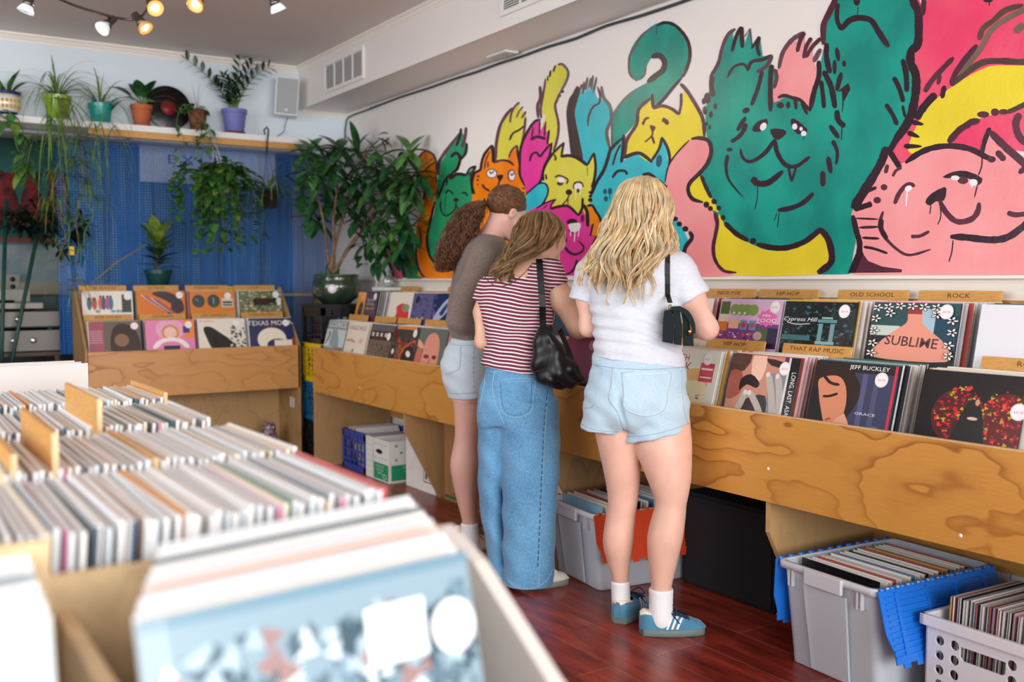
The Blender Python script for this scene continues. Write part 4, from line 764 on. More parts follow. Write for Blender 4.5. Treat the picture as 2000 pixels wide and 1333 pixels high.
# ================================================================== island of records in the foreground
isl = thing('record_island', 'low island bin in the foreground packed with rows of filed records', 'record bin', (-.3, 1.8, 0))
M_ISL = mat('island_painted_ply', '#cfcac3', .55, var=.06, vscale=6); M_ISLD = plywood('island_plywood', '#cbb08a', '#a98a5e', 1.2, 1, .4)
b = MB(); b.box((.556, 1.04, .02), (.574, 2.72, .88), M_ISL); b.build('side_panel', isl)
b = MB(); b.prism([(.566, y, z) for y, z in [(.64, .02), (1.04, .02), (1.04, .95), (.96, .925), (.64, .735)]], (.018, 0, 0), M_ISL); b.build('side_panel', isl)
b = MB(); b.box((-1.3, 2.702, .02), (.556, 2.72, .9), M_ISLD); b.build('end_panel', isl)
b = MB(); b.box((-1.3, .66, .0), (.556, 2.70, .664), M_ISLD); b.build('base', isl)
for yy in (1.062, 1.432, 1.80, 2.20):
    b = MB(); b.box((-1.3, yy, .665), (.556, yy + .012, .95 if yy < 1.1 else .86), M_EDGE); b.build('cross_board', isl)
b = MB(); b.box((.148, .68, .665), (.162, 1.058, .915), M_EDGE); b.build('partition', isl)
b = MB(); b.box((-1.3, .64, .02), (.566, .66, .76), M_ISL); b.build('front_panel', isl)
ROWS = [(1.10, -.02, .515, 'nearest', 0), (1.462, .13, .525, 'second', 1), (1.86, .14, .515, 'third', 2), (2.262, .18, .52, 'farthest', 3)]
PAT = [12, 5, 2, 3, 4, 8, 0, 6, 1, 13, 9, 3, 0, 12, 7, 1, 13, 12, 3, 0, 13, 11, 0, 3, 12, 1, 6, 8]
for (y0, xa, xb, nm, ri) in ROWS:
    x = xa; k = 0
    while x < xb:
        red = ri == 0 and x + .0087 >= xb
        me = FILLISL[10] if red else FILLISL[PAT[(k * 3 + ri * 7 + k // 5) % len(PAT)]]
        M = Matrix.Translation((x, y0 + W12 / 2 + rnd.uniform(-.008, .008), .670 + rnd.uniform(-.002, .005))) @ Matrix.Rotation(R(90 + rnd.uniform(-1, 1)), 4, 'Z') @ Matrix.Rotation(R(4 + rnd.uniform(-.5, .5)), 4, 'X')
        filler(me, M, 'red-edged record at the right end of the nearest island row' if red else 'pale-edged record filed on edge in the %s row of the foreground island' % nm,
               None if red else 'records in the %s row of the foreground island' % nm)
        x += .0087; k += 1
for (x, y0, zt, lab) in ((.205, 1.455, .37, 'left one of two wooden dividers in the second island row'), (.155, 1.46, .345, 'wooden divider at the left end of the second island row'), (.325, 1.80, .375, 'wooden divider with a pale end standing up in the third island row'), (.335, 1.45, .325, 'low wooden divider among the records right in the second island row'), (.5465, 2.262, .33, 'wooden divider closing the right end of the farthest island row')):
    mb = MB(); mb.box((x, y0 + .005, .667), (x + .007, y0 + .335, .667 + zt), M_TAG); mb.box((x - .0004, y0 + .0035, .667), (x + .0074, y0 + .0052, .667 + zt), M_EDGE); mb.build('divider_board', label=lab, cat='divider')
# pack facing the camera, right
def cv_fuzzy(a):
    Rr(a, '#7c95a2', .0, .0, 1, 1); speck(a, ['#37525f', '#5f7f8e', '#cfdbe0', '#24424f', '#8f6f6c', '#4b6775', '#9fb6c1'], 620, (.04, .10, .98, 1), .036, 21); Rr(a, '#5f8496', .0, .0, 1, .03); Ss(a, '#d6e0e4', .05, [(.05, .35), (.4, .3), (.7, .5), (.95, .4)]); Rr(a, '#f2f2f0', .40 + .22, .1, .40 + .42, .26); Tt(a, '#70858f', 'IN', .15, .3, .1)
def cv_yell(a): Rr(a, '#8fc6d8', 0, 0, 1, 1); Rr(a, '#efe8c8', .0, .07, .93, 1); Tt(a, '#7fb8cc', 'PALE NIGHT', .6, .3, .06)
featured(rec_matrix((.330, .73, .676), R(8), R(13)), 'blurred pale blue record cover with a large white round sticker, closest to the camera', cv_fuzzy, '#8fa3ad', sticker=None)
o = [q for q in COL.objects if q.get('label', '').startswith('blurred pale blue')][0]
mb = MB(); a2 = Art(mb, lambda u, v, k: ((u - .5) * W12, -.009 - .00006 * k, (1 - v) * W12)); a2.ell((.90, .2), (.078, .078), STK); mb.build('price_sticker', o, local=True)
for k in range(12):
    filler(FILLISL[[3, 0, 12, 4, 8, 1, 12, 3, 7, 0, 12, 1][k]], rec_matrix((.333 + k * .0065, .748 + k * .0195, .676 + .001 * (k % 3)), R(9 + k * .4), R(13)), 'pale record standing behind the blurred blue cover at the front of the island', 'records behind the blurred blue front cover')
featured(rec_matrix((-.045, .735, .676), R(4), R(12)), 'blurred cream record cover with a light blue border at the lower left corner', cv_yell, '#bcd6de', sticker=None)
for k in range(8):
    filler(FILLISL[[0, 12, 1, 3, 5, 0, 12, 8][k]], rec_matrix((-.040 + k * .002, .755 + k * .032, .676), R(4 + k * .3), R(12)), 'pale record standing behind the blurred cream cover at the lower left', 'records behind the blurred cream front cover')
mb = MB(); mb.box((-.16, 1.030, .667), (.140, 1.038, .995), M_EDGE); mb.build('divider_board', label='pale wooden divider behind the cream cover at the left edge of the island', cat='divider')
# white sleeves standing across the far end
for k in range(3):
    mb = MB(); mb.box((.19 - k * .012, 2.94 + k * .03, .70), (.19 + .318 - k * .012, 2.945 + k * .03, 1.018 + .002 * k), mat('white_card', '#d3cecb', .6))
    mb.build('record_sleeve', label=['large plain white sleeve standing behind the far end of the island', 'second plain white sleeve just behind the foremost white one', 'rearmost of the three plain white sleeves behind the island'][k], cat='record'); NREC[0] += 1
b = thing('side_table', 'small plywood stand behind the far end of the foreground island', 'stand', (.2, 3.1, 0))
q = MB(); q.box((-.5, 2.92, .66), (.53, 3.3, .695), M_ISLD); q.build('table_top', b)
for xx in (-.48, .49):
    for yy in (2.94, 3.26):
        q = MB(); q.box((xx, yy, 0), (xx + .03, yy + .03, .66), M_ISLD); q.build('leg', b)
# ================================================================== crates, boxes and totes under the bins
def crate(loc, w, d, h, m, label, rz=0, cols=6, rows=4, group=None, diag=False, name='milk_crate', foot=True, solid_top=.03):
    """open lattice crate; w along x, d along y"""
    root = thing(name, label, 'crate', loc, group, rz)
    mb = MB(); t = .007
    def wall(p0, p1):
        p0 = Vector(p0); p1 = Vector(p1); dx = (p1 - p0); L_ = dx.length; u = dx / L_; n = Vector((-u.y, u.x, 0))
        def bar(a, b_, z0, z1, tt=t):
            c = p0 + u * ((a + b_) / 2); c.z = (z0 + z1) / 2
            mb.obox(c, u * ((b_ - a) / 2), n * (tt / 2), (0, 0, (z1 - z0) / 2), m)
        bar(0, L_, h - solid_top, h); bar(-.004, L_ + .004, h - .006, h, .016); bar(0, L_, .0, .035)
        bar(0, .022, 0, h); bar(L_ - .022, L_, 0, h)
        for i in range(1, cols): bar(L_ * i / cols - .004, L_ * i / cols + .004, .03, h - .02)
        for j in range(1, rows): bar(0, L_, h * j / rows - .004, h * j / rows + .004, .011)
        if diag:
            for i in range(cols):
                for j in range(rows):
                    a = p0 + u * (L_ * i / cols); b2 = p0 + u * (L_ * (i + 1) / cols); a = Vector((a.x, a.y, h * j / rows)); b2 = Vector((b2.x, b2.y, h * (j + 1) / rows))
                    if (i + j) % 2: mb.tube([a, b2], .0035, m, 4)
                    else: mb.tube([Vector((a.x, a.y, b2.z)), Vector((b2.x, b2.y, a.z))], .0035, m, 4)
    X, Y = w / 2, d / 2
    wall((-X, -Y, 0), (X, -Y, 0)); wall((X, -Y, 0), (X, Y, 0)); wall((X, Y, 0), (-X, Y, 0)); wall((-X, Y, 0), (-X, -Y, 0))
    mb.build('lattice_sides', root, local=True)
    mb = MB(); mb.box((-X + .004, -Y + .004, .004), (X - .004, Y - .004, .012), m); mb.build('base', root, local=True)
    return root
BLUEC = mat('blue_crate_plastic', '#2a4aa8', .35); BLKC = mat('black_crate_plastic', '#1d1e20', .4); YELC = mat('yellow_crate_plastic', '#f2c91c', .35); NAVC = mat('teal_blue_crate_plastic', '#1f6c9e', .35)
# stack in the corner between the two bins
for i, (m, lab) in enumerate(((BLKC, 'black milk crate on the floor, bottom of the corner stack'), (NAVC, 'blue milk crate second from the floor in the corner stack'), (YELC, 'yellow milk crate in the corner stack above the blue one'))):
    crate((2.79, 6.62, .001 + i * .272), .36, .36, .27, m, lab, 0, 5, 4, 'corner stack of milk crates', diag=True)
crate((2.79, 6.62, .001 + 3 * .272), .36, .36, .255, BLKC, 'black milk crate on top of the corner stack, under the potted tree', 0, 5, 4, 'corner stack of milk crates', solid_top=.07)
STUFF_TOP = MB(); STUFF_TOP.box((2.60, 6.43, 1.0735), (2.985, 6.82, 1.088), BLKC); STUFF_TOP.build('crate_lid', label='flat black lid closing the top crate under the potted tree', cat='lid')
# blue crate of records under the long bin
def packed(x0, y0, x1, y1, z, h, n, axis, label, group, size=None, cols=None, lean=4, jit=.004, mesh=None):
    """n records standing in a box; axis = direction in which they are counted"""
    for k in range(n):
        t = (k + .5) / n
        j = cols[k % len(cols)] if cols else (k * 5 + 3) % len(FILL)
        me = FILL[j]
        if axis == 'x': M = Matrix.Translation((x0 + (x1 - x0) * t, (y0 + y1) / 2, z + rnd.uniform(0, jit))) @ Matrix.Rotation(R(-90), 4, 'Z') @ Matrix.Rotation(-R(lean), 4, 'X')
        else: M = Matrix.Translation(((x0 + x1) / 2, y0 + (y1 - y0) * t, z + rnd.uniform(0, jit))) @ Matrix.Rotation(-R(lean), 4, 'X')
        filler(me, M, label, group)
crate((2.865, 6.10, .001), .36, .36, .258, BLUEC, 'royal blue plastic crate of records under the left end of the long bin', 0, 6, 4, name='plastic_crate', solid_top=.05)
for k in range(7): stuff_rec(Matrix.Translation((2.865, 5.935 + k * .02, .02)) @ Matrix.Rotation(R(-38), 4, 'X'), [4, 7, 5, 0, 6, 4, 10][k])
# storage box, white with green print
CARD = mat('white_cardboard', '#ece9e2', .75, var=.05, vscale=10); GRN_ = mat('box_green_ink', '#1f9a6c', .7); KRAFT = mat('kraft_cardboard', '#a9784a', .8, var=.12, vscale=5); KINK = mat('kraft_green_ink', '#4c5f43', .8)
sb_ = thing('storage_box', 'white cardboard storage box with green print beside the royal blue crate', 'box', (2.84, 5.69, 0))
def open_box(mb, x0, y0, x1, y1, z0, z1, m, t=.004):
    mb.box((x0, y0, z0), (x0 + t, y1, z1), m); mb.box((x1 - t, y0, z0), (x1, y1, z1), m); mb.box((x0 + t, y0, z0), (x1 - t, y0 + t, z1), m); mb.box((x0 + t, y1 - t, z0), (x1 - t, y1, z1), m); mb.box((x0 + t, y0 + t, z0), (x1 - t, y1 - t, z0 + t), m)
BX, BYa, BYb, BZ = 2.67, 5.545, 5.88, .262
mb = MB(); open_box(mb, BX, BYa, BX + .34, BYb, .001, BZ, CARD); mb.build('carton', sb_)
mb = MB(); a = Art(mb, lambda u, v, k: (BX - .0004 - .00008 * k, BYb - u * (BYb - BYa), .001 + (1 - v) * (BZ - .001)))
a.rect((.36, .58), (.98, .97), GRN_); a.text('STORAGE BOX', (.62, .66), .045, CARD, .8); a.text('LETTER - LEGAL', (.62, .74), .045, CARD, .7); a.text('SIZE FILES', (.62, .82), .045, CARD, .7); a.ell((.82, .88), (.08, .06), CARD); a.ell((.82, .88), (.06, .045), GRN_)
for i in range(5): a.rect((.02, .2 + i * .13), (.34, .206 + i * .13), GRN_)
a.rect((.34, .03), (.35, .97), GRN_); a.ell((.60, .30), (.14, .055), M_DARK)
for i in range(4):
    for j in range(2): a.ell((.45 + i * .14, .13 + j * .33), (.016, .018), GRN_)
b2 = Art(mb, lambda u, v, k: (BX + u * .34, BYa - .0004 - .00008 * k, .001 + (1 - v) * (BZ - .001)))
b2.rect((.05, .58), (.95, .95), GRN_); b2.text('STORAGE BOX', (.5, .65), .05, CARD, .9); b2.text('LETTER - LEGAL', (.5, .74), .045, CARD, .8); b2.text('SIZE FILES', (.5, .83), .045, CARD, .8)
for i in range(4):
    for j in range(3): b2.ell((.15 + i * .22 + (j % 2) * .1, .12 + j * .17), (.025, .03), GRN_)
mb.build('printed_panels', sb_)
for k in range(6): stuff_rec(Matrix.Translation((2.84, 5.565 + k * .018, .01)) @ Matrix.Rotation(R(-36), 4, 'X'), [4, 4, 3, 0, 7, 9][k])
# plain white box next to it
wb = thing('storage_box', 'plain white cardboard box beside the slanted support panel', 'box', (2.9, 5.3, 0))
mb = MB(); mb.box((2.745, 5.09, .001), (3.05, 5.46, .30), CARD, .002); mb.build('carton', wb)
mb = MB(); a = Art(mb, lambda u, v, k: (2.7446 - .0001 * k, 5.46 - u * .37, .30 * (1 - v)))
a.rect((.62, .42), (.98, .80), BURN); a.rect((.64, .44), (.96, .78), CARD); a.rect((.68, .48), (.74, .74), BURN); a.rect((.80, .48), (.86, .74), BURN); mb.build('printed_panels', wb)
# kraft moving box behind the first support
kb = thing('moving_box', 'brown corrugated moving box with red and green print under the long bin', 'box', (2.9, 4.7, 0))
mb = MB(); mb.box((2.752, 4.42, .001), (3.05, 4.99, .49), KRAFT, .002); mb.build('carton', kb)
mb = MB(); a = Art(mb, lambda u, v, k: (2.7516 - .0001 * k, 4.99 - u * .57, .49 * (1 - v)))
RED_ = mat('box_red_ink', '#b4402c', .7)
a.rect((.14, .50), (.62, .62), KINK); a.rect((.15, .51), (.61, .61), KRAFT); a.text('U-HAUL', (.37, .55), .055, KINK, 1.1); a.rect((.15, .585), (.61, .61), RED_); a.text('EASY TO LIFT HANDLES', (.32, .36), .016, KINK, 1.1)
a.ell((.18, .80), (.10, .12), KINK); a.ell((.18, .80), (.09, .108), KRAFT); a.text('100%', (.18, .73), .035, KINK, 1); a.text('RECYCLED', (.18, .79), .02, KINK); a.text('CONTENT', (.18, .84), .02, KINK)
for i, t_ in enumerate(('MOVING BOX', 'FOR RECORDS', 'AND BOOKS')): a.text(t_, (.46, .74 + i * .06), .026, KINK, 1, align='CENTER')
a.rect((.02, .93), (.98, .97), KINK); a.poly([(.36, .02), (.52, .04), (.6, .14), (.5, .2), (.4, .14)], KINK, 3); mb.build('printed_panels', kb)
# black cabinet under the bin
sp = thing('speaker_cabinet', 'large plain black speaker cabinet lying under the long bin', 'speaker', (2.95, 2.82, 0))
mb = MB(); mb.box((2.812, 2.56, .001), (3.07, 3.06, .385), mat('black_grille_cloth', '#141518', .85, bump=.4, bscale=900), .006); mb.build('cabinet', sp)
mb = MB(); mb.box((2.806, 2.575, .015), (2.8115, 3.045, .37), mat('black_grille_front', '#1a1b1f', .8, bump=.5, bscale=1200)); mb.build('grille', sp)
# ---- totes with hinged flap lids
def plast(name, c, tr, rough=.35):
    return mat(name, c, rough, trans=tr, ior=1.3, spec=.4)
TOTE = mat('frosted_clear_plastic', '#dde5ee', .3, alpha=.55, spec=.4)
TOTER = mat('frosted_plastic_rim', '#dfe0e8', .3, trans=.2, ior=1.2)
def tote(x0, yc, w, d, h, lidm, label, group, rz=0., lidang=(8, 14), lid_h=.19):
    """long axis along +x (into the bin), short side of width w faces the aisle (-x)"""
    root = thing('storage_tote', label, 'tote', (x0, yc, 0), None, rz)
    mb = MB(); n = 10
    def ring(z, s, inset=0.):
        hw = w / 2 - (1 - s) * .010 - inset; a = (1 - s) * .035 + inset; e = d - (1 - s) * .03 - inset; r = .025; P_ = []
        for cx, cy, a0 in ((a + r, -hw + r, 180), (e - r, -hw + r, 270), (e - r, hw - r, 0), (a + r, hw - r, 90)):
            for k in range(5): t = R(a0 + k * 22.5); P_.append((cx + math.cos(t) * r, cy + math.sin(t) * r, z))
        return P_
    rings = [ring(.002, 0), ring(.02, .04), ring(h * .5, .5), ring(h - .03, .95), ring(h, 1), ring(h, 1, .004), ring(h - .03, .95, .004), ring(.02, .04, .004), ring(.008, 0, .004)]
    m_ = len(rings[0]); vs = [p for r_ in rings for p in r_]
    fs = [(i * m_ + k, i * m_ + (k + 1) % m_, (i + 1) * m_ + (k + 1) % m_, (i + 1) * m_ + k) for i in range(len(rings) - 1) for k in range(m_)]
    fs += [tuple(reversed(range(m_))), tuple((len(rings) - 1) * m_ + k for k in range(m_))]
    mb.add(vs, fs, TOTE, True)
    # raised ribs on the short face
    for yy, ww in ((0, .15), (-w * .36, .05), (w * .36, .05)):
        for s_ in (-1, 1):
            pass
    mb.prism([(.034 - .012, -.075, .012), (.034 - .012, .075, .012), (-.012, .085, h - .05), (-.012, -.085, h - .05)], (.008, 0, 0), TOTE)
    o = mb.build('tub', root, local=True); smooth_angle(o, 40)
    mb = MB()
    R1 = [(q[0], q[1], q[2]) for q in ring(h, 1)]; 
    def off(P_, o_, z): 
        cx = d / 2; return [(q[0] + (o_ if q[0] > cx else -o_), q[1] + (o_ if q[1] > 0 else -o_), z) for q in P_]
    A_ = off(R1, .013, h + .004); B_ = off(R1, .013, h - .018); C2 = off(R1, .002, h - .018); D_ = off(R1, -.002, h + .004)
    vs = A_ + B_ + C2 + D_; fs = [(j * m_ + k, ((j + 1) % 4) * m_ + k, ((j + 1) % 4) * m_ + (k + 1) % m_, j * m_ + (k + 1) % m_) for j in range(4) for k in range(m_)]
    mb.add(vs, fs, TOTER, True)
    mb.box((-.022, -.075, h - .045), (-.010, .075, h + .004), TOTER, .004)
    for yy in (-w / 2 + .04, -w / 2 + .055, w / 2 - .055, w / 2 - .04): mb.box((-.012, yy, h - .07), (.002, yy + .005, h - .015), TOTER)
    mb.build('rim', root, local=True)
    for s_, ang in ((-1, lidang[0]), (1, lidang[1])):
        mb = MB(); yh = s_ * (w / 2 + .016); ca, sa = math.cos(R(ang)), math.sin(R(ang))
        def lp(x, q, o_=0.): return (x, yh + s_ * (q * sa + o_ * ca), h + .002 - q * ca + o_ * sa)
        # toothed free edge and corrugations
        n_ = 9; e0, e1 = -.012, d + .0
        out = [lp(e0, 0)]; out.append(lp(e0 + .0, lid_h * .55)); out.append(lp(e0 + .02, lid_h * .8))
        for i in range(n_):
            xa = e0 + .02 + (e1 - e0 - .03) * i / n_; xb = e0 + .02 + (e1 - e0 - .03) * (i + .5) / n_
            out += [lp(xa, lid_h * .94), lp(xb, lid_h * .94), lp(xb, lid_h), lp(xa + (e1 - e0 - .03) / n_, lid_h)]
        out += [lp(e1, lid_h * .8), lp(e1, 0)]
        n3 = Vector(lp(0, 0, .004)) - Vector(lp(0, 0, 0)); mb.prism(out, n3, lidm)
        for i in range(11):
            q = lid_h * (.1 + i * .075)
            mb.prism([lp(e0 + .02, q - .003, .004), lp(e1 - .02, q - .003, .004), lp(e1 - .02, q + .003, .004), lp(e0 + .02, q + .003, .004)], n3 * .9, lidm)
        for i in range(4): xx = e0 + .06 + i * (e1 - e0) / 4; mb.prism([lp(xx, .01, .004), lp(xx + .012, .01, .004), lp(xx + .012, lid_h * .84, .004), lp(xx, lid_h * .84, .004)], n3 * 1.6, lidm)
        k = 0; x = 0.0
        while x < d: mb.tube([(x, yh, h + .004), (x + .022, yh, h + .004)], .006, lidm, 8); x += .045
        mb.build('lid_flap', root, local=True)
    return root
BLUL = mat('bright_blue_lid_plastic', '#1f74d8', .3, coat=.2); ORL = mat('orange_lid_plastic', '#e5502a', .35)
tote(2.475, 2.045, .372, .53, .335, BLUL, 'frosted clear tote with bright blue flap lids, full of records, on the red floor', None, R(-3), (16, 3), .225)
for k in range(19):
    z = .022 + rnd.uniform(0, .004)
    j = [4, 4, 9, 4, 0, 4, 13, 4, 4, 3, 5, 4, 9, 12, 7, 0, 4, 2, 9][k]
    filler(FILL[j], rec_matrix((2.545 + k * .0198, 2.043 - k * .001, z), R(-93), R(3 + k * .25)), 'record packed in the frosted tote with bright blue flap lids', 'records in the blue-lidded tote')
def cv_black(a): Tt(a, '#c8283a', 'TRUST', .3, .42, .05, 1.6); Tt(a, '#c8283a', 'TRUE ROMANCE', .3, .52, .045); Ss(a, '#a5202f', .012, [(.05, .2), (.4, .3), (.7, .28)]); Ss(a, '#8c1c2a', .012, [(.6, .5), (.62, .75)]); Ss(a, '#8c1c2a', .02, [(.75, .4), (.95, .45)])
featured(rec_matrix((2.528, 2.047, .028), R(-94), R(1)), 'black record with scratchy red writing leaning at the front of the blue-lidded tote', cv_black, '#141214', sticker=None)
tote(2.425, 3.32, .372, .53, .315, ORL, 'frosted clear tote with orange flap lids holding records, behind the women\'s legs', None, R(-6), (12, 6), .20)
for k in range(12): stuff_rec(rec_matrix((2.49 + k * .033, 3.314 - k * .0035, .024), R(-96), R(2)), [4, 4, 9, 4, 0, 3, 4, 13, 4, 4, 2, 4][k])
featured(rec_matrix((2.472, 3.318, .022), R(-96), R(2)), 'pale blue and gold record pressed against the front of the orange-lidded tote', lambda a: (Pp(a, '#8fb9d8', [(0, 0), (1, 0), (1, .6), (.5, .5), (0, .7)]), Ee(a, '#c9a878', .6, .6, .18, .22), Ee(a, '#4d5a5c', .45, .75, .2, .12), Ee(a, '#1d1a18', .35, .3, .03, .05)), '#a9b7bd', sticker=None)
# white crate with round holes, lower right
WC = mat('white_crate_plastic', '#e6e6ea', .35)
wc = thing('plastic_crate', 'white plastic crate with round holes packed with records at the lower right', 'crate', (2.57, 1.585, 0), None, R(-2))
def holed(mb, P0, U, V, n, holes, w_, h_, m, slot=None, seg=14, t=.005):
    """panel w_ x h_ with round holes; built as strips between a bordering grid and each hole"""
    P0 = Vector(P0); U = Vector(U).normalized(); V = Vector(V).normalized(); n = Vector(n).normalized()
    bm = bmesh.new()
    loops = [[(0, 0), (w_, 0), (w_, h_), (0, h_)]]
    for (cx, cy, r) in holes: loops.append([(cx + math.cos(2 * math.pi * k / seg) * r, cy + math.sin(2 * math.pi * k / seg) * r) for k in range(seg)][::-1])
    if slot:
        sx0, sy0, sx1, sy1 = slot; loops.append([(sx0 + .01, sy0), (sx1 - .01, sy0), (sx1, sy0 + .01), (sx1, sy1), (sx0, sy1), (sx0, sy0 + .01)][::-1])
    V3 = [[Vector((x, y, 0)) for x, y in L_] for L_ in loops]
    T = tessellate_polygon(V3); fl = [p for L_ in V3 for p in L_]
    F_ = [P0 + U * p.x + V * p.y for p in fl]; B_ = [q - n * t for q in F_]; k = len(F_)
    mb.add(F_ + B_, [tuple(t_) for t_ in T] + [tuple(i + k for i in reversed(t_)) for t_ in T], m)
    o = 0; sides = []
    for L_ in loops:
        c = len(L_)
        for i in range(c): sides.append((o + i, o + (i + 1) % c, o + (i + 1) % c + k, o + i + k))
        o += c
    mb.add(F_ + B_, sides, m)
mb = MB(); cw, cdp, ch = .36, .40, .275
HL = [(.045 + (i % 2) * .048, .03 + (i // 2) * .043, .0145) for i in range(10)] + [(cw - .045 - (i % 2) * .048, .03 + (i // 2) * .043, .0145) for i in range(10)] + [(.15 + i * .03, .045 - 0 * i, .0125) for i in range(3)] + [(.15 + i * .03 + .0, .085, .0125) for i in range(3)]
holed(mb, (-.0, cw / 2, .005), (0, -1, 0), (0, 0, 1), (-1, 0, 0), HL, cw, ch - .01, WC, (.11, .165, .25, .205))
for s_ in (-1, 1): holed(mb, (0, s_ * cw / 2, .005), (1, 0, 0), (0, 0, 1), (0, s_, 0), [(.05 + i * .05, .04 + j * .045, .0145) for i in range(7) for j in range(4)], cdp, ch - .01, WC)
holed(mb, (cdp, -cw / 2, .005), (0, 1, 0), (0, 0, 1), (1, 0, 0), HL[:20], cw, ch - .01, WC)
mb.build('perforated_sides', wc, local=True)
mb = MB()
for (a_, b_) in (((-.014, -cw / 2 - .014), (.002, cw / 2 + .014)), ((cdp - .002, -cw / 2 - .014), (cdp + .014, cw / 2 + .014)), ((-.014, -cw / 2 - .014), (cdp + .014, -cw / 2 + .002)), ((-.014, cw / 2 - .002), (cdp + .014, cw / 2 + .014))):
    mb.box((a_[0], a_[1], ch - .032), (b_[0], b_[1], ch), WC, .003)
mb.build('rim', wc, local=True)
mb = MB(); mb.box((.004, -cw / 2 + .004, .004), (cdp - .004, cw / 2 - .004, .009), WC); mb.build('base', wc, local=True)
for k in range(30):
    j = [7, 9, 4, 3, 2, 0, 4, 5, 6, 4, 0, 4, 6, 10, 4, 9, 2, 4, 3, 10, 4, 0, 5, 4, 4, 13, 2, 4, 9, 4][k]
    c = math.cos(R(-2)); s_ = math.sin(R(-2)); lx, ly = .03 + W12 / 2 + .02, .150 - k * .0099
    filler(FILL[j], Matrix.Translation((2.57 + lx * c - ly * s_, 1.585 + lx * s_ + ly * c, .012 + rnd.uniform(0, .006))) @ Matrix.Rotation(R(-2 + rnd.uniform(-.2, .2)), 4, 'Z') @ Matrix.Rotation(R(3 + (k / 30.) * 2), 4, 'X'), 'record standing in the white perforated crate', 'records in the white crate')
# ================================================================== shelf, plants, curtain
def leafmat(n, c, c2, r=.4): return mat('leaf_' + n, c, r, col2=c2, vscale=14, spec=.4, coat=.15)
LG = leafmat('green', '#548544', '#2b5526'); LD = leafmat('dark', '#2f6034', '#17381e', .32); LY = leafmat('yellow_green', '#a9b84a', '#6e8c33'); LS = leafmat('strap', '#6f8f3c', '#3e6428'); LI = leafmat('ivy', '#4d7d38', '#244c1d'); LZ = leafmat('zz', '#1c3f27', '#10291a', .25)
LB = leafmat('browned', '#6b5a2b', '#33461f'); STEM = mat('stem_brown', '#7d6247', .7, var=.25, vscale=20); STG = mat('stem_green', '#5f7a3a', .6); SOIL = mat('potting_soil', '#2c211a', .95, var=.3, vscale=60)
V = Vector
def leaf(mb, p, d, L_, W_, m, droop=.3, fold=.25, n=6, shape='ell', up=None):
    """curved blade from p along d"""
    d = V(d).normalized(); up = V((0, 0, 1)) if up is None else V(up)
    side = d.cross(up)
    if side.length < .05: side = d.cross(V((1, 0, 0)))
    side.normalize(); nrm = side.cross(d).normalized()
    vs = []; q = V(p); dd = d.copy()
    for i in range(n + 1):
        t = i / n
        w_ = W_ * (math.sin(math.pi * min(1, t * .97 + .03)) ** .75 if shape == 'ell' else (1 - t) ** .6 * min(1, t * 8 + .35) if shape == 'strap' else math.sin(math.pi * (t ** .6)) ** .8 if shape == 'heart' else 1) / 2
        nn = side.cross(dd).normalized()
        vs += [q - side * w_ + nn * (w_ * fold), q + V((0, 0, 0)), q + side * w_ + nn * (w_ * fold)]
        q = q + dd * (L_ / n); dd = (dd - V((0, 0, 1)) * (droop / n)).normalized()
    fs = []
    for i in range(n):
        a = i * 3; fs += [(a, a + 1, a + 4, a + 3), (a + 1, a + 2, a + 5, a + 4)]
    mb.add(vs, fs, m, True)
def pot(root, c, r0, r1, h, m, rim=.012, soil=True, name='pot', saucer=None):
    mb = MB(); x, y, z = c
    mb.lathe([(r0 * .6, 0), (r0, 0), (r0 + .003, .004), (r1 * .97, h - .03), (r1 * .97, h - .03), (r1 + .004, h - .028), (r1 + .006, h), (r1 - .002, h), (r1 - .006, h - .02), (.001, h - .022)], (x, y, z), m, 36); smooth_angle(mb.build(name, root), 40)
    if soil: mb = MB(); mb.lathe([(.0, h - .018), (r1 - .007, h - .021)][::-1], (x, y, z + .002), SOIL, 24); mb.build('soil', root)
    if saucer: mb = MB(); mb.lathe([(r0 * .9, -.014), (r0 * 1.12, -.014), (r0 * 1.22, -.001), (r0 * 1.18, -.001), (r0 * 1.05, -.008), (.001, -.008)], (x, y, z), saucer, 32); mb.build('saucer', root)
SHZ = 2.277
sh = thing('plant_shelf', 'long white shelf with a honey wood batten carrying potted plants on the back wall', 'shelf', (1.5, 7.05, 2.23))
mb = MB(); mb.box((-3.3, 6.945, 2.232), (3.085, 7.149, 2.274), M_WHITE, .003); mb.build('shelf_board', sh)
mb = MB(); mb.box((1.238, 6.95, 2.19), (2.66, 6.975, 2.231), M_TAG); mb.build('front_batten', sh)
mb = MB(); mb.box((-3.3, 6.95, 2.195), (1.236, 6.975, 2.231), mat('grey_batten', '#77736f', .7)); mb.build('front_batten', sh, label='grey painted batten')
for xx in (-1.5, 0.2, 1.5, 2.9): mb = MB(); mb.box((xx, 7.0, 2.2), (xx + .03, 7.149, 2.232), M_WHITE); mb.build('bracket', sh)
PY = 7.03
def sx(px): return float(ony(px, 250, PY)[0])
